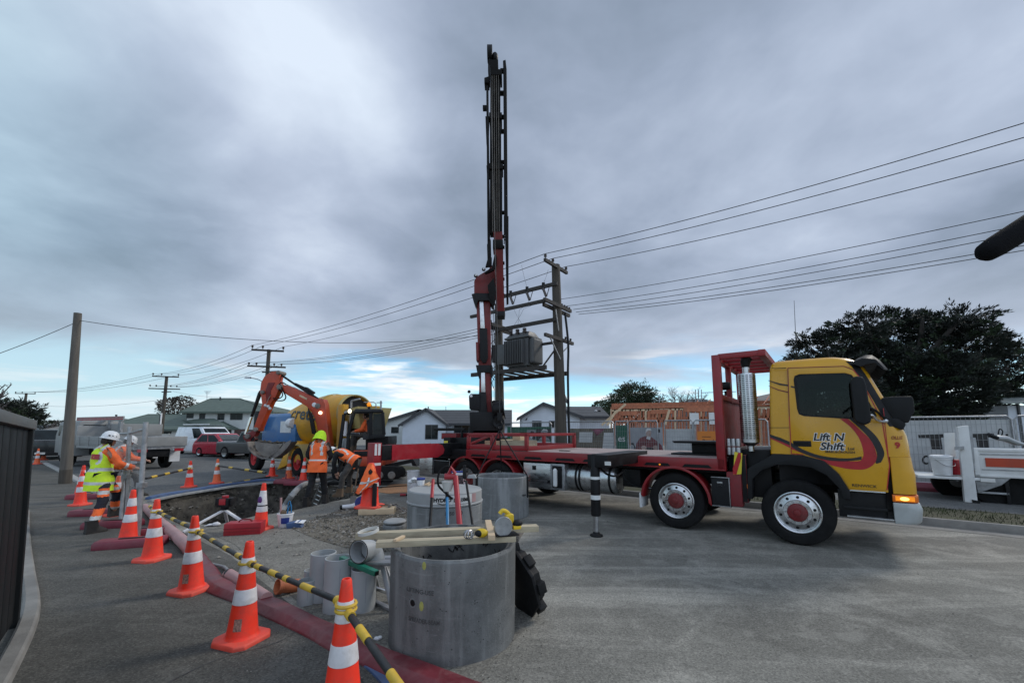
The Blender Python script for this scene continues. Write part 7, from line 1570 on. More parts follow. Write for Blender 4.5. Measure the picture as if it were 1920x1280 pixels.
# lifting chains up to the hook and the hoist rope
c3=Vector(r3.location); hk=at(937,806,c3.y+.05)
ch=T('lifting_chain','three legged lifting chain holding the ring behind the lidded ring','chain',hk)
for a in (R(70),R(-55),R(180)):
    e=c3+Vector((ro3*math.sin(a),-ro3*math.cos(a),.80)); b=MB()
    b.tube([hk,e,e+Vector((0,0,-.3))+Vector((math.sin(a),-math.cos(a),0))*.01],.013,'black_paint',6); b.build('chain_leg',ch,world=True)
b=MB(); b.lathe([(.05,-.018),(.075,0),(.05,.018),(.035,0),(.05,-.018)],'black_paint',16,Matrix.Translation(hk+Vector((0,0,.06))) @ Matrix.Rotation(R(90),4,'X')); b.tube(spline([hk+Vector((0,0,.2)),hk+Vector((.05,0,.1)),hk+Vector((.0,0,.02)),hk+Vector((-.05,0,.06))],4),.02,'black_paint',8); b.box(-.05,.05,-.04,.04,.2,.36,'black_paint',Matrix.Translation(hk)); b.build('hook',ch,world=True)
tip=at(918,108,9.25); b=MB(); b.tube([hk+Vector((0,0,.36)),tip],.008,'wire',6); b.build('hoist_rope',ch,world=True)
# ---- things on and round the nearest ring
ZT=.79
def board(label,p,q,w,h,mat='timber'):
    t=T('timber_board',label,'timber board',p,0,'timber boards across the nearest ring'); b=MB(); b.bar(p,q,w,h,mat); o=b.build('plank',t,bevel=.004,world=True); return t
board('longer timber board lying across the back of the nearest ring',gp(668,1004,ZT+.025),gp(1008,989,ZT+.025),.095,.05); board('shorter timber board lying across the nearest ring, front one',gp(706,1019,ZT+.022),gp(966,1008,ZT+.022),.09,.045)
t=T('timber_offcut','short timber offcut lying over both boards beside the saw','offcut',gp(918,1005,ZT+.05)); b=MB(); b.bar(gp(915,978,ZT+.07),gp(922,1008,ZT+.07),.055,.04,'timber_pale'); b.build('block',t,bevel=.003,world=True)
t=T('timber_offcut','small splinter of timber on the left end of the front board','offcut',gp(745,1010,ZT+.05)); b=MB(); b.bar(gp(740,1013,ZT+.055),gp(757,1005,ZT+.055),.03,.02,'timber_pale'); b.build('block',t,bevel=.003,world=True)
s0=gp(948,1002,ZT+.05); t=T('circular_saw','yellow and black cordless circular saw standing on the boards','saw',s0,R(20))
b=MB(); b.box(-.09,.10,-.06,.07,.0,.008,'black_paint'); b.build('base_plate',t)
b=MB(); b.lathe([(.001,-.012),(.075,-.012),(.08,0),(.075,.012),(.001,.012)],'galv',28,TR(-.03,-.03,.075,R(90),0,0)); b.build('blade_guard',t,smooth=40)
b=MB(); b.box(-.02,.05,-.02,.05,.04,.12,'tool_yellow'); b.box(.0,.07,-.015,.04,.10,.165,'tool_yellow'); b.build('motor',t,bevel=.015,seg=3)
b=MB(); b.tube(spline([(.06,.01,.09),(.03,.01,.165),(-.02,.01,.195),(-.05,.01,.17)],4),.017,'tool_yellow',8); b.build('handle',t)
b=MB(); b.sphere((.105,.0,.085),(.045,.035,.03),'black_plastic'); b.build('battery',t); b=MB(); b.box(.06,.13,-.03,.04,.04,.07,'tool_yellow'); b.build('battery_clip',t,bevel=.008)
t=T('tape_measure','yellow and black tape measure lying left of the offcut','tape measure',gp(903,1007,ZT+.05)); b=MB(); b.sphere((0,0,.035),(.055,.035,.036),'tool_yellow'); b.build('case',t); b=MB(); b.sphere((-.02,-.012,.035),(.036,.03,.028),'black_plastic'); b.build('grip',t)
t=T('clamp','small steel wire clamp on the front board left of the tape measure','clamp',gp(877,1010,ZT+.05)); b=MB()
for k in range(3):b.lathe([(.03,-.004),(.036,0),(.03,.004),(.026,0),(.03,-.004)],'steel',14,TR(.012*k,0,.035,R(80),.3*k,.4*k))
b.build('coil',t)
# black frame leaning on the right of the ring
rc=Vector(r1.location); an_,tl_=R(32),R(17)
nn=Vector((math.cos(an_)*math.cos(tl_),math.sin(an_)*math.cos(tl_),math.sin(tl_))); uu=Vector((-math.cos(an_)*math.sin(tl_),-math.sin(an_)*math.sin(tl_),math.cos(tl_)))
fm=Matrix((uu.cross(nn),uu,nn)).transposed(); fo=rc+Vector((math.cos(an_),math.sin(an_),0))*(ro1+.20); fo.z=.0
t=T('manhole_frame','black moulded manhole frame leaning on the right side of the nearest ring','manhole frame',fo,0,None,fm.to_euler())
b=MB(); Rl=.34; oct_=[(Rl*math.cos(R(22.5+45*k)),Rl*math.sin(R(22.5+45*k))) for k in range(8)]
LX=TR(0,Rl*.93,0)
b.loft([[(x*s,y*s,z) for x,y in oct_] for s,z in ((1.0,0),(1.0,.03),(.86,.05),(.84,.12),(.74,.12),(.72,.05),(.60,.02))],'black_plastic',X=LX); b.build('frame',t,bevel=.008)
b=MB(); b.lathe([(.001,.01),(.27,.015),(.27,.03),(.001,.035)],'interior',32,LX); b.build('cover',t)
for k in range(8):b=MB(); a=R(45*k); b.box(Rl*.70,Rl*1.0,-.05,.05,.03,.11,'black_plastic',LX @ Matrix.Rotation(a,4,'Z')); b.build('lug',t,bevel=.008)
t=T('shovel_grip','grey tool grip poking up behind the black manhole frame','tool',gp(975,1030,.4)); b=MB(); b.tube([at(968,1012,3.9),at(985,985,4.1)],.022,'steel_mud',10); b.tube([at(979,992,4.08),at(990,990,4.1)],.016,'black_plastic',8); b.build('shaft',t,world=True)
# handles of tools standing between the rings
def handle(label,p,q,r,mat,tipmat=None,f=.75,name='shovel'):
    t=T(name,label,'hand tool',q,0,'long handled tools between the rings'); b=MB(); b.tube([q,q.lerp(p,f if tipmat else 1)],r,mat,12); b.build('shaft',t,world=True)
    if tipmat:b=MB(); b.tube([q.lerp(p,f-.01),p],[r+.004,r+.003],tipmat,12); b.sphere(p,r+.003,tipmat); b.build('grip',t,world=True)
    b=MB(); d=(q-p).normalized(); b.tube([q,q+d*.10,q+d*.3],[.02,.09,.10],'steel_mud',12,sq=(1,.15)); b.build('blade',t,world=True); return t
def gz(px,py,Y):return at(px,py,Y)
handle('dark shaft with red grip, leftmost of the tools in front of the lidded ring',gz(812,900,5.75),gz(803,1030,5.0),.019,'black_paint','tool_red',.72)
handle('blue shaft with dark grip in front of the lidded ring',gz(838,911,5.75),gz(840,1030,5.0),.020,'tool_blue','black_paint',.80)
handle('black crowbar like shaft leaning right in front of the lidded ring',gz(874,902,5.75),gz(890,1010,5.1),.016,'black_paint',None)
t=T('long_pump','red long tubed pump with black hose loop standing inside the nearest ring','pump',Vector((-.42,3.75,0)))
pt,pbm=at(854,893,4.75),Vector((-.40,3.95,.05))
b=MB(); b.tube([pbm,pt],.030,'tool_red',16); b.build('tube',t,world=True)
b=MB(); b.tube([pt+Vector((-.12,0,-.0)),pt+Vector((.0,0,.0))],.035,'tool_red',12); b.tube([pt+Vector((-.08,0,.02)),pt+Vector((-.05,.0,.10)),pt+Vector((.0,0,.03))],.02,'tool_red',8); b.build('head',t,world=True)
b=MB(); b.tube(spline([pt+Vector((-.02,.02,.07)),pt+Vector((-.10,.02,.11)),pt+Vector((-.18,.0,.05)),pt+Vector((-.19,-.02,-.08)),pt+Vector((-.12,-.03,-.16)),pt+Vector((-.02,-.04,-.24))],6),.012,'rubber',8); b.build('hose',t,world=True)
b=MB(); b.lathe([(.001,-.06),(.045,-.055),(.07,.05),(.001,.05)],'pvc_white',16,Matrix.Translation(pt+Vector((-.08,-.03,-.1)))); b.build('spout',t,world=True)
# clutter on the lid
L2=Vector(r2.location); LZ=.817
def onlid(px,py):return gp(px,py,LZ)
t=T('bottle','white pot with blue lid on the left of the pale lid','pot',onlid(789,909)); b=MB(); b.lathe([(.001,0),(.055,0),(.06,.07),(.058,.09),(.001,.09)],'white_plastic',20); b.build('pot',t); b=MB(); b.lathe([(.066,.085),(.068,.09),(.066,.115),(.001,.12)],'blue_plastic',20); b.build('lid',t)
t=T('rag','crumpled white rag at the left end of the pale lid','rag',onlid(778,906)); b=MB()
for k in range(7):b.sphere((random.uniform(-.08,.05),random.uniform(-.05,.05),.03+random.uniform(0,.05)),(random.uniform(.03,.06),.04,random.uniform(.02,.04)),'white_plastic',8,6)
b.build('cloth',t,smooth=50)
t=T('timber_peg','pair of pale sticks lying on the pale lid','stick',onlid(805,908)); b=MB(); b.bar(onlid(797,911)+Vector((0,0,.02)),onlid(812,903)+Vector((0,0,.02)),.02,.02,'timber_pale'); b.bar(onlid(802,912)+Vector((0,0,.02)),onlid(816,905)+Vector((0,0,.02)),.02,.02,'timber_pale'); b.build('stick',t,world=True)
t=T('tray','dusty dark tray in the middle of the pale lid','tray',onlid(825,905)); b=MB(); b.box(-.16,.16,-.1,.1,0,.02,'stone'); b.box(-.16,.16,-.1,-.09,0,.05,'stone'); b.box(-.16,.16,.09,.1,0,.05,'stone'); b.build('body',t,bevel=.01)
t=T('spray_can','tall black can on the right of the pale lid','can',onlid(871,897)); b=MB(); b.lathe([(.001,0),(.032,0),(.034,.02),(.034,.19),(.028,.2),(.001,.2)],'black_plastic',20); b.build('body',t); b=MB(); b.lathe([(.03,.2),(.03,.235),(.024,.24),(.001,.24)],'black_paint',20); b.build('cap',t)
t=T('tool_case','blue and white box behind the black can on the pale lid','box',onlid(860,890)); b=MB(); b.box(-.13,.1,-.06,.06,0,.05,'white_plastic'); b.build('tub',t,bevel=.01); b=MB(); b.box(-.14,.11,-.065,.065,.05,.075,'blue_plastic'); b.build('lid',t,bevel=.008)
t=T('concrete_lump','grey cast block at the right end of the pale lid','block',onlid(884,896)); b=MB(); b.hexa([(-.09,-.06,0),(.1,-.07,0),(.1,.06,0),(-.08,.07,0),(-.07,-.05,.06),(.06,-.05,.075),(.06,.05,.07),(-.05,.05,.06)],'lid_white'); b.build('block',t,bevel=.02)
# ---- grey pipes, bend, trestle, level
def pipe(label,px,py,ptop,r,group='grey plastic pipes standing on end'):
    p=gp(px,py); p=p+Vector((0,r,0)); h=at(px,ptop,p.y).z; t=T('standing_pipe',label,'pipe',p,0,group)
    b=MB(); b.lathe([(r-.009,0),(r,0),(r,h-.003),(r-.003,h),(r-.009,h),(r-.009,0)],'pvc',40); o=b.build('tube',t,smooth=40)
    b=MB(); a=R(-60); b.box(r-.002,r+.0012,-.004,.004,h*.25,h*.85,'poster_grey',Matrix.Rotation(a,4,'Z')); b.build('print_line',t); return t
pipe('tallest grey pipe, front one of the tall pair',620,1153,1044,.122); pipe('tall grey pipe just behind the front tall one',592,1132,1035,.122); pipe('short grey pipe left of the tall pair, front one',566,1137,1086,.085); pipe('short grey pipe left of the tall pair, back one',576,1120,1067,.075)
pipe('grey pipe under the green level right of the tall pair',671,1151,1064,.118); pipe('narrow grey pipe between the tall pair and the level',645,1128,1052,.09)
tr_=T('trestle','low aluminium work trestle left of the nearest ring','trestle',gp(705,1120))
ya,zz=4.25,at(700,1052,4.25).z
def tx(px,py,d=0):return at(px,py,4.25+d)
b=MB(); b.bar(tx(680,1046,.15),tx(738,1046,.15),.10,.03,'galv'); b.bar(tx(680,1054,-.05),tx(738,1054,-.05),.11,.035,'galv'); each(b,'plank',tr_,.004,world=True)
for a,c_ in (((694,1060),(702,1128)),((718,1062),(737,1150))):
    b=MB(); b.bar(tx(*a),gp(c_[0],c_[1]-4,.01),.045,.03,'galv',up=(0,1,0)); b.build('leg',tr_,.003,world=True); b=MB(); b.bar(tx(a[0]+2,a[1]-6,.25),gp(c_[0]+8,c_[1]-24,.01),.04,.03,'galv',up=(0,1,0)); b.build('leg',tr_,.003,world=True)
b=MB(); b.bar(gp(700,1126,.02),gp(742,1145,.02),.05,.025,'galv'); b.bar(gp(704,1102,.12),gp(742,1115,.12),.03,.03,'alloy'); each(b,'rung',tr_,.003,world=True)
sl_=T('spirit_level','green box section level resting on the grey pipe and trestle','level',tx(680,1060,-.2)); b=MB(); b.bar(at(640,1046,4.25),at(706,1074,3.95),.05,.045,'teal_level',up=(0,0,1)); b.build('body',sl_,.004,world=True); b=MB(); q=at(706.5,1074.3,3.945); dd=(at(706,1074,3.95)-at(640,1046,4.25)).normalized(); b.bar(q,q+dd*.004,.04,.034,'black_paint'); b.build('end_cap',sl_,world=True)
ml_=T('timber_peg','thin maroon stick lying behind the green level','stick',tx(670,1050)); b=MB(); b.bar(at(645,1041,4.4),at(693,1056,4.2),.02,.02,'maroon_foot'); b.build('stick',ml_,world=True)
eb=T('pipe_bend','grey plastic pipe bend with open socket standing on the trestle','pipe bend',tx(700,1050))
ec=[at(679,1032,4.12),at(690,1029,4.2),at(699,1034,4.27),at(703,1043,4.28),at(704,1052,4.28)]
b=MB(); b.tube(spline(ec,5),.088,'pvc',28,cap=False); b.build('elbow',eb,world=True)
b=MB(); d=(ec[0]-ec[1]).normalized(); F_=Matrix.Translation(ec[0]) @ d.to_track_quat('Z','Y').to_matrix().to_4x4(); b.lathe([(.092,-.05),(.104,-.045),(.106,.05),(.094,.052),(.09,.03),(.088,-.05)],'pvc',32,F_); b.lathe([(.106,.048),(.107,.052),(.1,.054),(.099,.046)],'bar_black',32,F_); b.build('socket',eb,world=True)
b=MB(); b.lathe([(.092,.0),(.104,.0),(.104,.045),(.092,.05)],'pvc',32,Matrix.Translation(ec[-1]+Vector((0,0,-.055)))); b.build('collar',eb,world=True)
b=MB(); b.lathe([(.001,-.01),(.085,-.01)],'pvc',28,Matrix.Translation(ec[1]) @ d.to_track_quat('Z','Y').to_matrix().to_4x4()); b.build('inside',eb,world=True)
t=T('pipe_ring','cut slice of white pipe resting on the left end of the long board','pipe ring',gp(684,998,ZT+.05)); q=gp(686,999,ZT+.07); b=MB(); b.lathe([(.078,-.012),(.085,-.012),(.085,.012),(.078,.012),(.078,-.012)],'pvc_white',36,Matrix.Translation(q+Vector((0,.06,0))) @ Matrix.Rotation(R(5),4,'X') @ Matrix.Rotation(R(-10),4,'Y')); b.build('ring',t,world=True)
t=T('clay_pipe','short terracotta coloured pipe lying behind the bar left of the grey pipes','pipe',gp(536,1114)); b=MB(); b.lathe([(.058,-.12),(.066,-.12),(.066,.06),(.076,.07),(.076,.11),(.068,.11),(.058,.06),(.058,-.12)],'terracotta',32,TR(0,.03,.075,R(78),0,R(-40))); b.build('tube',t,smooth=40)
t=T('paper_scrap','crumpled white scrap on the dirt left of the nearest ring','scrap',gp(707,1200)); b=MB(); b.sphere((0,0,.015),(.03,.02,.016),'white_plastic',7,5); b.sphere((.02,.01,.018),(.02,.02,.014),'white_plastic',7,5); b.build('paper',t,smooth=0)
# ---- things round the trench
cs_=T('drain_cover','stack of two round grey castings on the gravel left of the lidded ring','casting',gp(740,990)); b=MB(); b.lathe([(.001,0),(.2,0),(.205,.02),(.2,.075),(.001,.08)],'ring_concrete_light',14); b.build('lower_ring',cs_,bevel=.01,smooth=25); b=MB(); b.lathe([(.001,.08),(.14,.08),(.19,.10),(.2,.125),(.16,.15),(.001,.155)],'lid_white',14); b.build('upper_ring',cs_,bevel=.01,smooth=25)
lt=T('laser_level','red and black rotating laser level on a white legged tripod beside the trench','laser level',gp(421,985))
hd=at(421,955,7.35)
for a,w_ in (((310,1015),'white_plastic'),((487,998),'white_plastic'),((428,987),'poster_grey')):
    e=gp(*a); b=MB(); b.bar(hd,hd.lerp(e,.72),.045,.03,w_); b.bar(hd.lerp(e,.7),e,.025,.02,'galv'); b.build('leg',lt,.003,world=True)
    b=MB(); b.tube([hd.lerp(e,.97),e+(e-hd).normalized()*.0],[.014,.004],'black_paint',6); b.build('spike',lt,world=True)
b=MB(); b.lathe([(.001,.0),(.06,.0),(.07,.03),(.05,.05),(.001,.05)],'black_plastic',16,Matrix.Translation(hd)); b.box(-.10,.10,-.07,.07,.05,.2,'black_plastic',Matrix.Translation(hd)); b.box(-.14,-.105,-.05,.05,.08,.2,'black_plastic',Matrix.Translation(hd)); b.box(.105,.14,-.05,.05,.08,.2,'black_plastic',Matrix.Translation(hd)); b.build('housing',lt,.012,world=True)
b=MB(); b.box(-.055,.055,-.08,-.06,.09,.19,'tool_red',Matrix.Translation(hd)); b.build('face',lt,.006,world=True)
b=MB(); b.lathe([(.05,.2),(.05,.235),(.001,.24)],'tool_red',16,Matrix.Translation(hd)); b.build('turret',lt,world=True)
tb_=T('tool_box','closed red metal toolbox lying beside the laser level tripod','toolbox',gp(450,1003)+Vector((0,.12,0)),R(14)); b=MB(); b.box(-.27,.27,-.13,.13,0,.19,'tool_red'); b.build('case',tb_,bevel=.012); b=MB(); b.box(-.272,.272,-.134,-.128,.105,.115,'red_dark'); b.box(-.272,.272,-.134,-.128,.06,.065,'red_dark'); each(b,'rib',tb_)
b=MB(); b.tube(spline([(-.1,0,.19),(-.06,0,.225),(.06,0,.225),(.1,0,.19)],4),.012,'red_dark',6); b.build('handle',tb_)
t=T('glove','white work glove lying by the trench left of the red toolbox','glove',gp(402,986)); b=MB(); b.sphere((.03,0,.035),(.075,.05,.035),'white_plastic');
for k in range(4):b.tube([(-.02,-.03+.02*k,.03),(-.09-.01*k,-.045+.025*k,.025),(-.14,-.06+.026*k,.012)],[.014,.013,.008],'white_plastic',7)
b.tube([(.03,.04,.04),(-.01,.085,.05),(-.05,.09,.04)],[.015,.013,.009],'white_plastic',7); b.build('glove',t)
bk=T('bucket','white plastic bucket with blue label full of tools beside the purple spot cone','bucket',gp(527,990)+Vector((0,.12,0))); b=MB(); b.lathe([(.001,.005),(.10,.0),(.105,.01),(.128,.215),(.136,.215),(.136,.235),(.127,.24),(.12,.235),(.1,.02)],'white_plastic',32); b.build('body',bk)
b=MB(); b.loft([[(r_*math.cos(a),r_*math.sin(a),z) for a in (R(x) for x in range(-95,-25,8))] for r_,z in ((.115,.07),(.1265,.175))],'blue_plastic',closed=False,cap=False); b.build('label',bk)
b=MB(); b.lathe([(.001,.19),(.119,.2)],'interior',24); b.build('contents',bk)
b=MB(); b.tube([(-.08,0,.15),(-.11,.02,.5)],[.014,.02],'pipe_pink',8); o=b.build('tool_handle',bk); b=MB(); b.tube(spline([(.03,0,.18),(.04,.02,.32),(.08,.02,.38),(.1,0,.25)],4),.008,'tool_blue',6); b.tube(spline([(.02,.02,.18),(.02,.03,.4),(.06,.03,.42),(.08,.04,.22)],4),.008,'tool_blue',6); b.build('cable_loop',bk); b=MB(); b.sphere((-.04,0,.24),(.05,.04,.05),'boot_tan'); b.build('loose_tool',bk)
t=T('folded_box','crumpled blue and white carton lying right of the labelled bucket','carton',gp(550,990)+Vector((0,.05,0)),R(15)); b=MB(); b.hexa([(-.12,-.06,0),(.13,-.06,0),(.14,.07,0),(-.1,.07,0),(-.13,-.07,.09),(.06,-.06,.1),(.1,.07,.12),(-.1,.08,.1)],'hose_blue'); b.build('carton',t,bevel=.008); b=MB(); b.add([(.0,-.07,.1),(.15,-.09,.085),(.17,.06,.11),(.02,.07,.12)],[(0,1,2,3)],'white_plastic'); b.build('flap',t)
# jacket cone on its timber block
jc=T('hooded_cone','big orange cone on a timber block with an orange vest hung over it','traffic cone',gp(693,950,.12));
b=MB(); e=.26; oc=[(e,-e+.08),(e,e-.08),(e-.08,e),(-e+.08,e),(-e,e-.08),(-e,-e+.08),(-e+.08,-e),(e-.08,-e)]; b.loft([[(x,y,z) for x,y in oc] for z in (0,.035)]+[[(x*.9,y*.9,.045) for x,y in oc]],'cone_base'); b.build('base',jc,bevel=.006)
b=MB(); b.lathe([(.20,.04),(.185,.06),(.155,.36),(.12,.66),(.07,.86),(.05,.90),(.001,.9)],'cone_orange',28); b.build('body',jc); b=MB(); b.box(.1,.19,-.2,-.12,.02,.5,'black_cloth'); b.build('strap',jc,bevel=.03); b=MB(); b.lathe([(.166,.42),(.169,.422),(.16,.5),(.157,.5)],'cone_white',28); b.build('reflective_band',jc)
jv=T('hi_vis_vest','orange hi vis vest with grey tape draped over the big cone','vest',gp(693,950,.12))
def vz(px,py,d):return at(px,py,jc.location.y+d)
rows=[[(691,869,-.05),(697,869,-.08),(700,872,-.03)],[(684,882,-.1),(693,880,-.16),(704,882,-.1)],[(679,896,-.14),(691,895,-.22),(709,893,-.13)],[(673,910,-.16),(687,909,-.26),(711,897,-.15)],[(668,920,-.18),(679,918,-.27),(695,910,-.25)],[(667,924,-.17),(673,926,-.25),(681,919,-.27)]]
def rowpts(r,off=0.0):
    q=spline([vz(x,y,d-off) for x,y,d in r],6); return q
b=MB(); rr_=[rowpts(r) for r in rows]; cols=[]
full=[]
for j in range(len(rr_[0])):full.append(spline([r[j] for r in rr_],4))
grid=[[full[j][i]+Vector((random.uniform(-.006,.006),random.uniform(-.012,.012),random.uniform(-.006,.006))) for j in range(len(full))] for i in range(len(full[0]))]
b.loft(grid,'hi_orange',closed=False,cap=False); back=[[p+Vector((.0,.02,0)) for p in r] for r in grid]; b.loft(back,'hi_orange',closed=False,cap=False); b.build('cloth',jv,world=True,smooth=70)
b=MB(); b.loft([[p+Vector((0,-.012,0)) for p in grid[int(len(grid)*.50)+k]] for k in (0,1)],'reflective',closed=False,cap=False); b.build('tape',jv,world=True); b=MB(); b.loft([[p+Vector((0,-.014,0)) for p in [grid[i][6+k] for i in range(8,len(grid))]] for k in (0,1)],'reflective',closed=False,cap=False); b.build('tape',jv,world=True)
b=MB(); q=[vz(690,884,-.18),vz(695,878,-.19),vz(699,884,-.17),vz(696,889,-.2),vz(692,889,-.2)]; b.add(q,[tuple(range(5))],'black_cloth'); b.build('neck_opening',jv,world=True)
tbk=T('timber_block','pale timber pallet block under the big vest draped cone','timber block',gp(700,966)+Vector((0,.15,0)),R(8)); b=MB(); b.box(-.32,.38,-.14,-.09,.01,.12,'timber_pale'); b.box(-.32,.38,.1,.15,.01,.12,'timber'); b.box(-.30,.36,-.13,.14,.10,.125,'timber'); b.box(-.32,-.22,-.09,.1,.0,.11,'timber'); b.build('block',tbk,bevel=.004)
t=T('hammer','rusty headed hammer lying on the right of the timber block','hammer',gp(722,950,.13)); b=MB(); b.tube([(-.12,0,.03),(.1,0,.03)],.016,'boot_tan',8); b.build('handle',t); b=MB(); b.tube([(.1,-.06,.03),(.1,.07,.03)],[.03,.026],'steel_mud',10); b.build('head',t)
t=T('power_cutter','white and navy disc cutter lying left of the timber block','cutter',gp(655,957)+Vector((.1,.15,0)),R(10)); b=MB(); b.tube([(-.3,0,.06),(-.1,0,.07),(.02,0,.09)],[.04,.05,.07],'white_plastic',12); b.build('body',t); b=MB(); b.lathe([(.001,-.02),(.13,-.02),(.14,0),(.13,.02),(.001,.02)],'blue_plastic',24,TR(.1,-.02,.14,R(80),0,.2)); b.build('guard',t); b=MB(); b.tube([(-.34,0,.05),(-.29,0,.055)],.045,'black_plastic',12); b.build('cap',t)
sv=T('shovel','dark shovel leaning left of the vest draped cone','shovel',gp(660,940)); b=MB(); b.tube([at(662,935,9.9),at(672,878,10.2)],.016,'boot_tan',8); b.build('shaft',sv,world=True); b=MB(); q=[at(657,930,9.85),at(667,929,9.85),at(667,944,9.8),at(661,949,9.8),at(656,943,9.8)]; b.add(q+[p+Vector((0,.03,0)) for p in q],[(0,1,2,3,4),(9,8,7,6,5)]+[(i,(i+1) % 5,5+(i+1) % 5,5+i) for i in range(5)],'steel_mud'); b.build('blade',sv,world=True)
ld=T('ladder','aluminium ladder standing in the trench behind the lime hat worker','ladder',gp(590,950,-.2)); b=MB(); a0,a1,c0,c1=gp(584,948,-.3),at(602,905,10.9),gp(594,952,-.3),at(612,912,10.6)
b.bar(a0,a1,.05,.03,'alloy'); b.build('rail',ld,world=True); b=MB(); b.bar(c0,c1,.05,.03,'alloy'); b.build('rail',ld,world=True)
for k in range(5):b=MB(); s=.15+k*.18; b.tube([a0.lerp(a1,s),c0.lerp(c1,s)],.015,'alloy',6); b.build('rung',ld,world=True)
bk2=T('bucket','tall white bucket standing beyond the lidded ring','bucket',Vector((at(777,806,10.6).x,10.6,0))); b=MB(); hz=at(777,884,10.5).z; b.lathe([(.001,.0),(.12,.0),(.125,.01),(.15,hz),(.158,hz),(.158,hz+.02),(.148,hz+.02),(.14,hz-.02)],'white_plastic',28); b.build('body',bk2); b=MB(); b.tube(spline([(.15,-.05,hz-.02),(.19,-.08,hz-.15),(.15,-.1,hz-.2)],4),.006,'steel',5); b.build('handle',bk2)
t=T('red_tool','small red grip lying on the ground left of the lidded ring','hand tool',gp(758,930)); b=MB(); b.tube([(-.1,0,.04),(.04,.0,.04)],[.04,.03],'tool_red',10); b.build('grip',t); b=MB(); b.tube([(.04,0,.035),(.25,.03,.03)],.02,'black_paint',8); b.build('shaft',t)
t=T('hose_length','thin dark hose trailing over the clay stain towards the lidded ring','hose',gp(700,912)); b=MB(); b.tube(spline([gp(700,914,.02),gp(735,912,.02),gp(765,910,.02),gp(790,912,.02)],5),.02,'rubber',6); b.build('hose',t,world=True)
t=T('wire_loop','thin bent wire lying between the gravel and the lidded ring','wire',gp(745,950)); b=MB(); b.tube(spline([gp(735,945,.02),gp(748,950,.03),gp(757,957,.02),gp(770,959,.02)],5),.008,'steel',5); b.build('wire',t,world=True)
# box of timber on the deck inside the stake frame
q=tw(-5.4,.35,1.24); t=T('timber_crate','low pale timber box inside the red stake frame on the deck','box',q,ROADA); b=MB(); b.box(-.35,.35,-.25,.25,0,.22,'timber'); b.box(-.12,.1,-.1,.2,.22,.34,'timber_pale'); b.build('box',t,bevel=.006); b=MB(); b.box(-.37,-.33,-.27,.27,0,.24,'timber'); b.build('end_board',t)
q=tw(-6.05,.5,1.24); t=T('timber_crate','long pale timber tray left of the box inside the red stake frame','box',q,ROADA); b=MB(); b.box(-.35,.3,-.2,.2,0,.16,'timber'); b.build('box',t,bevel=.006); b=MB(); b.box(-.36,.31,-.21,-.2,.1,.2,'timber_pale'); b.build('side_board',t)
q=tw(-1.45,.95,1.236); t=T('bolster','black steel load bolster with splayed base at the front of the deck','bolster',q,ROADA); b=MB(); b.box(-.55,.4,-.3,.3,0,.03,'black_paint'); b.box(-.2,.3,-.15,.15,.03,.22,'black_paint'); b.hexa([(-.45,-.4,.22),(.42,-.4,.22),(.42,.4,.22),(-.45,.4,.22),(-.5,-.4,.26),(.45,-.4,.26),(.45,.4,.26),(-.5,.4,.26)],'black_paint'); b.build('base',t,bevel=.01)
# the black padded bar poking in at the top right, close to us
t=T('padded_bar','black rounded foam covered bar poking in at the upper right edge','bar',at(1960,392,1.0)); b=MB(); M('foam_black',(.008,.008,.009),.95,0,.2,20,bump=.4,bscale=80,spec=.1)
p0,p1=at(1851,472,1.0),at(2010,372,1.02); d=(p1-p0).normalized(); b.tube([p0-d*.020,p0-d*.014,p0-d*.002,p0+d*.03,p1],[.006,.017,.024,.027,.031],'foam_black',24); b.build('foam_grip',t,world=True)

# ---- people
def skin_mesh(nodes,edges,root,sub=2):
    me=bpy.data.meshes.new('sk'); names=list(nodes); ix={n:i for i,n in enumerate(names)}
    me.from_pydata([tuple(nodes[n][0]) for n in names],[(ix[a],ix[c]) for a,c in edges],[])
    o=bpy.data.objects.new('sk',me); C.objects.link(o)
    md=o.modifiers.new('s','SKIN'); md.use_smooth_shade=True
    for i,n in enumerate(names):
        r=nodes[n][1]; v=me.skin_vertices[0].data[i]; v.radius=r if isinstance(r,tuple) else (r,r); v.use_root=(n==root)
    sb=o.modifiers.new('u','SUBSURF'); sb.levels=sub; sb.render_levels=sub
    dg=bpy.context.evaluated_depsgraph_get(); out=bpy.data.meshes.new_from_object(o.evaluated_get(dg))
    bpy.data.objects.remove(o); bpy.data.meshes.remove(me); return out
def add_obj(name,me,par,matf,mats):
    me.materials.clear()
    for m in mats:me.materials.append(MATS[m])
    for p in me.polygons:p.use_smooth=True; p.material_index=matf(p.center) if matf else 0
    me.name=name; o=bpy.data.objects.new(name,me); C.objects.link(o); o.parent=par; return o
def merge(me,b):
    bm=bmesh.new(); bm.from_mesh(me)
    vs=[bm.verts.new(p) for p in b.v]
    for f in b.f:
        try:bm.faces.new([vs[j] for j in f])
        except ValueError:pass
    bmesh.ops.recalc_face_normals(bm,faces=bm.faces[:]); bm.to_mesh(me); bm.free()
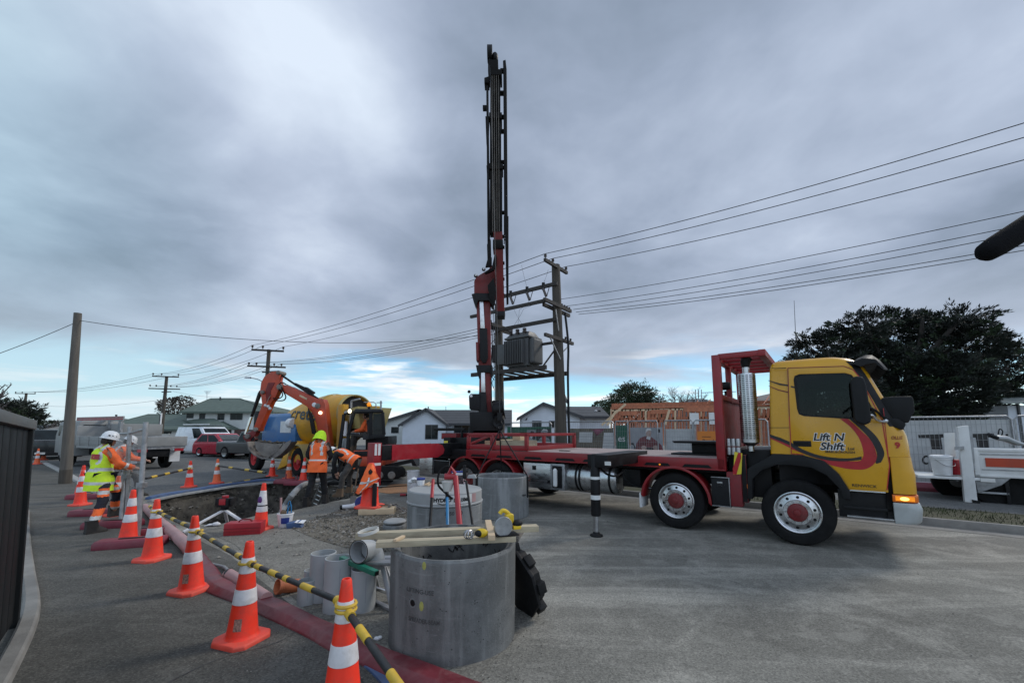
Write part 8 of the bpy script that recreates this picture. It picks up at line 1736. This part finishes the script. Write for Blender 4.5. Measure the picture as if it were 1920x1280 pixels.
def person(label,loc,rz,J,top,trousers,boots,helmet,vest=None,sleeves=None,bandz=(),legbands=(),headdir=None,group=None,vtape=True,hem=.08):
    """J: joints in local coordinates (x forward, y left, z up)"""
    J={k:Vector(v) for k,v in J.items()}; t=T('person',label,'person',loc,rz,group)
    up=(J['neck']-J['pelvis']).normalized(); lat=(J['shL']-J['shR']).normalized(); fw=lat.cross(up).normalized()
    hd=J['head']; hup=(J['head']-J['neck']).normalized() if headdir is None else Vector(headdir[1]).normalized(); hf=Vector(headdir[0]).normalized() if headdir else (fw-hup*fw.dot(hup)).normalized(); hl=hup.cross(hf).normalized()
    chest=J['pelvis'].lerp(J['neck'],.68); waist=J['pelvis'].lerp(J['neck'],.30)
    N={'pelvis':(J['pelvis'],(.135,.10)),'waist':(waist,(.125,.09)),'chest':(chest,(.145,.10)),'neckb':(J['neck'],.055),'head0':(J['neck'].lerp(hd,.55),.05)}
    E_=[('pelvis','waist'),('waist','chest'),('chest','neckb'),('neckb','head0')]
    for s in 'LR':
        N.update({'sh' +s:(J['sh' +s],.056),'el' +s:(J['el' +s],.042),'wr' +s:(J['wr' +s],.028),'hip' +s:(J['hip' +s],.085),'kn' +s:(J['kn' +s],.058),'an' +s:(J['an' +s],.042)})
        pal=J['wr' +s]+(J['wr' +s]-J['el' +s]).normalized()*.075; N['pa' +s]=(pal,(.038,.020))
        E_ += [('chest','sh' +s),('sh' +s,'el' +s),('el' +s,'wr' +s),('wr' +s,'pa' +s),('pelvis','hip' +s),('hip' +s,'kn' +s),('kn' +s,'an' +s)]
    body=skin_mesh(N,E_,'pelvis')
    b=MB(); M3=Matrix((hf,hl,hup)).transposed().to_4x4(); M3.translation=hd
    n,m=20,14; rings=[]
    for i in range(m+1):
        a=math.pi*i/m; z=-math.cos(a); q=max(math.sin(a),.01); w=1-.18*max(0,-z) ; r_=[]
        for j in range(n):
            th=2*math.pi*j/n; x,y=q*math.cos(th),q*math.sin(th)
            r_.append((x*.098*w+(.012 if z <-.2 and x > .3 else 0)-(.012 if abs(z-.05) < .15 and x > .7 and abs(y) > .2 else 0),y*.076*w,z*.118))
        rings.append(r_)
    b.loft(rings,'skin',X=M3); b.hexa([(.085,-.012,-.035),(.112,-.012,-.035),(.112,.012,-.035),(.085,.012,-.035),(.085,-.007,.015),(.097,-.006,.015),(.097,.006,.015),(.085,.007,.015)],'skin',M3)
    for s in (-1,1):b.sphere((0,s*.078,-.01),(.022,.010,.033),'skin',8,6,M3)
    for s in 'LR':
        d=(J['wr' +s]-J['el' +s]).normalized(); side=d.cross(Vector((0,0,1)) if abs(d.z) < .9 else fw).normalized(); nrm=side.cross(d).normalized(); pal=N['pa' +s][0]
        for k,(off,ln) in enumerate(((-.027,.055),(-.009,.068),(.009,.064),(.027,.048))):
            p0=pal+side*off+d*.015; p1=p0+d*ln*.55-nrm*.004; p2=p1+d*ln*.35-nrm*ln*.35; p3=p2+d*ln*.1-nrm*ln*.35; b.tube([p0,p1,p2,p3],[.0095,.009,.008,.005],'skin',7)
        p0=pal+side*.03-d*.03; p1=p0+side*.022+d*.025-nrm*.012; p2=p1+d*.03-nrm*.012; b.tube([p0,p1,p2],[.012,.010,.006],'skin',7)
    merge(body,b); bo=add_obj('body',body,t,None,['skin'])
    b=MB()
    for s in (-1,1):b.sphere((.088,s*.033,.012),(.010,.014,.009),'white_plastic',8,6,M3); b.sphere((.096,s*.033,.012),(.004,.006,.006),'black_paint',6,5,M3)
    b.sphere((.093,0,-.062),(.008,.026,.007),'poster_maroon',8,5,M3); b.build('face',t)
    b=MB(); b.loft([[(-.006+.101*math.sin(a)*math.cos(th),.080*math.sin(a)*math.sin(th),-.0+.124*math.cos(a)) for th in (R(q) for q in range(62,299,12))] for a in (R(q) for q in (4,30,60,85,108,122))],'hair',closed=False,cap=False,X=M3); b.build('hair',t)

    P={'pelvis':(J['pelvis']+up*.05,(.165,.125))}; PE=[]
    for s in 'LR':P.update({'hip' +s:(J['hip' +s],.105),'mid' +s:(J['hip' +s].lerp(J['kn' +s],.5),.092),'kn' +s:(J['kn' +s],.078),'calf' +s:(J['kn' +s].lerp(J['an' +s],.45),.075),'an' +s:(J['an' +s]+(J['kn' +s]-J['an' +s]).normalized()*.06,.068)}); PE += [('pelvis','hip' +s),('hip' +s,'mid' +s),('mid' +s,'kn' +s),('kn' +s,'calf' +s),('calf' +s,'an' +s)]
    tm=skin_mesh(P,PE,'pelvis',3)
    def lm(c):
        for z0,z1,mi in legbands:
            if z0 <= c.z < z1:return mi
        return 0
    rw=random.Random(3)
    for v in tm.vertices:v.co += Vector((rw.uniform(-1,1),rw.uniform(-1,1),0))*.004+Vector((math.sin(v.co.z*38+v.co.y*20),math.cos(v.co.z*31),0))*.004
    add_obj('trousers',tm,t,lm,[trousers,'hi_orange_shirt','reflective'])

    S_={'pel':(J['pelvis']+up*.02,(.165,.12)),'waist':(waist,(.16,.118)),'chest':(chest,(.172,.125)),'neckb':(J['neck']-up*.02,.075)}; SE=[('pel','waist'),('waist','chest'),('chest','neckb')]
    for s in 'LR':S_.update({'sh' +s:(J['sh' +s],.080),'ua' +s:(J['sh' +s].lerp(J['el' +s],.5),.069),'el' +s:(J['el' +s],.062),'fa' +s:(J['el' +s].lerp(J['wr' +s],.5),.055),'wr' +s:(J['wr' +s],.044)}); SE += [('chest','sh' +s),('sh' +s,'ua' +s),('ua' +s,'el' +s),('el' +s,'fa' +s),('fa' +s,'wr' +s)]
    sm=skin_mesh(S_,SE,'chest',3)
    for v in sm.vertices:v.co += Vector((math.sin(v.co.z*45+v.co.x*30),math.cos(v.co.z*37+v.co.y*25),0))*.0035
    def slm(c):
        if sleeves:
            for s in 'LR':
                a,e,w=J['sh' +s],J['el' +s],J['wr' +s]
                for f0,f1 in ((.35,.47),):
                    d=(w-e); k=(c-e).dot(d)/d.length_squared
                    if .3 < k < .5 and (c-e-d*k).length < .09:return 1
        return 0
    add_obj('shirt',sm,t,slm,[top,'reflective'])
    if vest:
        L0=(J['neck']-J['pelvis']).length; b=MB(); rg=[]
        for k,a_,d_ in ((-hem/L0,.216,.192),(-.10,.214,.190),(.08,.208,.178),(.22,.192,.15),(.38,.190,.147),(.54,.196,.150),(.70,.200,.150),(.82,.192,.135),(.92,.165,.110),(1.0,.105,.085)):
            for k2,f2 in ((k,1.0),):
                c0=J['pelvis']+up*(k2*L0)-fw*(.012 if k2 < .8 else .02)
                rg.append([c0+lat*(a_*math.cos(th))+fw*(d_*math.sin(th)) for th in (2*math.pi*q/36 for q in range(36))])
        dn=[]
        for r0,r1 in zip(rg,rg[1:]):dn += [[x.lerp(y,q/4) for x,y in zip(r0,r1)] for q in range(4)]
        b.loft(dn+[rg[-1]],vest,cap=False)
        for s in 'LR':b.tube([J['neck'].lerp(J['sh' +s],.3)+fw*.03-up*.02,J['neck'].lerp(J['sh' +s],.55)+up*.055,J['neck'].lerp(J['sh' +s],.5)-fw*.08-up*.03],[.06,.055,.06],vest,10)
        vm=bpy.data.meshes.new('v'); vm.from_pydata([],[],[]); merge(vm,b)
        for v in vm.vertices:v.co += fw*(math.sin(v.co.z*34+v.co.dot(lat)*22)*.006+math.sin(v.co.z*13+v.co.dot(lat)*41)*.005)+lat*math.cos(v.co.z*27)*.005
        L_=(J['neck']-J['pelvis']).length
        def vmf(c):
            k=(c-J['pelvis']).dot(up)/L_; y=(c-J['pelvis']).dot(lat)
            for z0,z1 in bandz:
                if z0 <= k < z1:return 1
            if vtape and k > .38 and .085 < abs(y) < .135:return 1
            return 0
        add_obj('vest',vm,t,vmf,[vest,'reflective'])
    for s in 'LR':
        a=J['an' +s]; f_=J.get('toe' +s,a+Vector((.15,0,-.05)))-a; f_.z=0; f_.normalize(); l_=Vector((-f_.y,f_.x,0)); b=MB(); z0=a.z-.085
        def bp(x,y,z):return a+f_*x+l_*y+Vector((0,0,z-a.z+z0))
        b.loft([[bp(-.075*k,-.048*k,z),bp(.05,-.052*k,z),bp(.02+tx_*.6,-.055*k,min(z,zt_)),bp(tx_,-.03*k,min(z,zt_)),bp(tx_+.012,.0,min(z,zt_)),bp(tx_,.03*k,min(z,zt_)),bp(.02+tx_*.6,.055*k,min(z,zt_)),bp(.05,.052*k,z),bp(-.075*k,.048*k,z)] for z,k,tx_,zt_ in ((.0,1.0,.20,9),(.02,1.05,.205,9),(.05,1.0,.19,.06),(.10,.98,.10,.12),(.16,.98,.07,.2),(.21,1.05,.065,.3))],boots)
        b.build('boot',t,smooth=60)
    if helmet:
        b=MB(); hm=helmet if helmet != 'hood' else 'hi_lime'
        rr=[[((r*1.16*math.cos(th))+.004,r*math.sin(th),z) for th in (2*math.pi*k/24 for k in range(24))] for r,z in ((.112,.035),(.113,.055),(.106,.10),(.085,.145),(.05,.172),(.008,.18))]
        b.loft(rr,hm,X=M3,cap=False); brim=[[(1.16*r*math.cos(th)+(.05 if math.cos(th) > .5 else 0)*(r > .115),r*math.sin(th),z) for th in (2*math.pi*k/24 for k in range(24))] for r,z in ((.105,.030),(.122,.026),(.124,.034),(.112,.046))]
        b.loft(brim,hm,X=M3,cap=False); b.build('helmet',t)
        b=MB()
        for k in range(3):
            for s in (-1,1):b.sphere((-.06+.05*k,s*(.104-.004*k),.09),(.018,.010,.012),'black_paint',8,5,M3)
        if helmet=='hood':pass
        else:each(b,'helmet_vent',t)
        if helmet=='hood':
            b=MB(); b.loft([[(-.02+r*1.2*math.cos(th),r*1.05*math.sin(th),z) for th in (R(q) for q in range(70,291,14))] for r,z in ((.118,.06),(.128,.0),(.142,-.07),(.150,-.12))],'hi_lime',closed=False,cap=False,X=M3); b.build('neck_flap',t)
        if helmet != 'hood':
            b=MB(); b.tube([M3 @ Vector((.02,.085,.02)),M3 @ Vector((.04,.07,-.08)),M3 @ Vector((.06,.0,-.125)),M3 @ Vector((.04,-.07,-.08)),M3 @ Vector((.02,-.085,.02))],.005,'black_paint',5); b.build('chin_strap',t)
            for s in (-1,1):
                if label.startswith('worker in yellow') or 'bending' in label:b=MB(); b.sphere((-.005,s*.092,-.005),(.036,.024,.045),'black_plastic' if 'bending' not in label else 'tool_yellow',12,8,M3); b.build('ear_muff',t)
    return t
def stand(h=1.0,**kw):
    J=dict(pelvis=(0,0,.93),neck=(.02,0,1.40),head=(.05,0,1.545),shL=(.01,.175,1.36),shR=(.01,-.175,1.36),elL=(.04,.22,1.10),elR=(.04,-.22,1.10),wrL=(.2,.2,.95),wrR=(.2,-.2,.95),hipL=(0,.085,.90),hipR=(0,-.085,.90),knL=(.03,.1,.50),knR=(.03,-.1,.50),anL=(0,.11,.085),anR=(0,-.11,.085))
    J.update(kw); return {k:tuple(c*h for c in v) for k,v in J.items()}
def sway(J,FA,k):
    d=Vector((-math.cos(FA),math.sin(FA),0)); return {n:tuple(Vector(v)+d*k*max(0,v[2]-.1)) for n,v in J.items()}
# 1: yellow vest, stepping away over the panel foot
pa_,pb2=gp(170,1000),gp(212,976); mid=pa_.lerp(pb2,.38); FA=R(64)
def loc_of(p,o,a):d=p-o; return (d.x*math.cos(a)+d.y*math.sin(a),-d.x*math.sin(a)+d.y*math.cos(a))
ra,rb_=loc_of(pa_,mid,FA),loc_of(pb2,mid,FA)
J=stand(1.0,pelvis=(.0,0,.90),neck=(.05,0,1.37),head=(.09,-.02,1.51),shL=(.04,.19,1.33),shR=(.04,-.19,1.33),elL=(.14,.27,1.07),elR=(.14,-.30,1.10),wrL=(.36,.16,1.0),wrR=(.36,-.30,1.02),hipL=(0,.09,.88),hipR=(0,-.09,.88),
    anR=(ra[0],ra[1],.085),knR=(ra[0]*.45+.06,ra[1]*.6,.49),anL=(rb_[0],rb_[1],.17),knL=(rb_[0]*.6+.12,rb_[1]*.6,.56))
J=sway(J,FA,.10)
p1=person('worker in yellow green vest and white helmet stepping beside the mesh panel',mid,FA,J,'hi_orange_shirt','navy_cloth','boot','helmet_white','hi_yellow',True,((-.34,-.22),(.14,.26)),((.17,.20,1),(.20,.27,2),(.27,.38,1),(.56,.60,1),(.60,.66,2),(.66,.70,1)),hem=.25)
b=MB(); Jp,Jn=Vector(J['pelvis']),Vector(J['neck']); u_=(Jn-Jp).normalized(); l_=(Vector(J['shL'])-Vector(J['shR'])).normalized(); w_=l_.cross(u_).normalized()
rows=[]
for z in (-.045,.045):rows.append([Jp.lerp(Jn,.70)+u_*z+l_*(.208*math.cos(a))+w_*(-.012+.160*math.sin(a)) for a in (R(x) for x in range(222,275,6))])
b.loft(rows,'tool_red',closed=False,cap=False); b.build('back_patch',p1)
# 2: orange top behind the mesh
pa_,pb2=gp(212,938),gp(258,930); mid=pa_.lerp(pb2,.2); FA=R(40); ra,rb_=loc_of(pa_,mid,FA),loc_of(pb2,mid,FA)
J=stand(1.0,pelvis=(-.05,0,.86),neck=(.10,0,1.28),head=(.18,0,1.40),shL=(.08,.18,1.23),shR=(.08,-.18,1.23),elL=(.25,.24,1.0),elR=(.25,-.24,1.0),wrL=(.46,.15,.95),wrR=(.46,-.15,.95),hipL=(-.04,.09,.84),hipR=(-.04,-.09,.84),anL=(rb_[0],rb_[1],.085),knL=(rb_[0]*.8+.05,rb_[1]*.8,.5),anR=(ra[0],ra[1],.085),knR=(ra[0]*.5,ra[1]*.7,.47))
J=sway(J,FA,.10)
person('worker in orange top and dark grey trousers behind the mesh panel',mid,FA,J,'hi_orange_shirt','grey_cloth','boot','helmet_white','hi_orange',False,((.2,.3),),())
# 3: lime hat, orange vest, back to us
pa_,pb2=gp(574,949),gp(609,943); mid=(pa_+pb2)/2; FA=R(92); ra,rb_=loc_of(pa_,mid,FA),loc_of(pb2,mid,FA)
J=stand(1.0,pelvis=(.0,0,.93),neck=(.05,0,1.40),head=(.11,.02,1.52),shL=(.03,.185,1.36),shR=(.03,-.185,1.36),elL=(.06,.27,1.10),elR=(.06,-.27,1.10),wrL=(.25,.16,1.0),wrR=(.25,-.16,1.0),anL=(ra[0],ra[1],.085),knL=(ra[0]*.6+.05,ra[1]*.7,.5),anR=(rb_[0],rb_[1],.085),knR=(rb_[0]*.6+.05,rb_[1]*.7,.5))
person('worker in orange vest and lime hat with his back to us at the trench',mid,FA,J,'black_cloth','black_cloth','boot','hood','hi_orange',False,((.10,.19),),(),hem=.2,headdir=((.85,.25,-.5),(.5,0,.86)))
# 4: bending over to the left
pa_,pb2=gp(637,931),gp(655,923); mid=(pa_+pb2)/2; FA=R(175); ra,rb_=loc_of(pa_,mid,FA),loc_of(pb2,mid,FA)
J=dict(pelvis=(-.22,0,.86),neck=(.22,0,1.12),head=(.36,.0,1.10),shL=(.19,.18,1.08),shR=(.19,-.18,1.08),elL=(.24,.2,.80),elR=(.24,-.2,.80),wrL=(.22,.12,.56),wrR=(.26,-.1,.56),hipL=(-.2,.09,.84),hipR=(-.2,-.09,.84),anL=(ra[0],ra[1],.085),knL=(ra[0]-.02,ra[1]*.8,.50),anR=(rb_[0],rb_[1],.085),knR=(rb_[0]-.02,rb_[1]*.8,.50))
p4=person('worker in orange vest and white helmet bending over left by the digger track',mid,FA,J,'black_cloth','grey_cloth','boot_tan','helmet_white','hi_orange',False,((.12,.2),),(),headdir=((.6,.1,-.8),(.8,0,.6)))
b=MB(); Jp,Jn=Vector(J['pelvis']),Vector(J['neck']); u_=(Jn-Jp).normalized(); c_=Jp-u_*.02; f_=Matrix((Vector((0,1,0)).cross(u_),Vector((0,1,0)),u_)).transposed().to_4x4(); f_.translation=c_; b.lathe([(.14,-.03),(.155,-.03),(.155,.02),(.14,.02)],'white_plastic',24,f_ @ Matrix.Diagonal((.85,1.16,1,1))); b.build('belt',p4)
# 5: operator seated in the digger
o5=ob(640,900,-.25); J=dict(pelvis=(-.12,0,.62),neck=(-.02,0,1.08),head=(.03,0,1.22),shL=(-.03,.18,1.04),shR=(-.03,-.18,1.04),elL=(.08,.24,.78),elR=(.08,-.24,.78),wrL=(.32,.2,.72),wrR=(.32,-.2,.72),hipL=(-.05,.1,.6),hipR=(-.05,-.1,.6),knL=(.38,.14,.60),knR=(.38,-.14,.60),anL=(.44,.14,.14),anR=(.44,-.14,.14))
person('operator in orange top and grey trousers seated in the digger cab',o5,R(180),J,'hi_orange_shirt','grey_cloth','boot_tan',None)
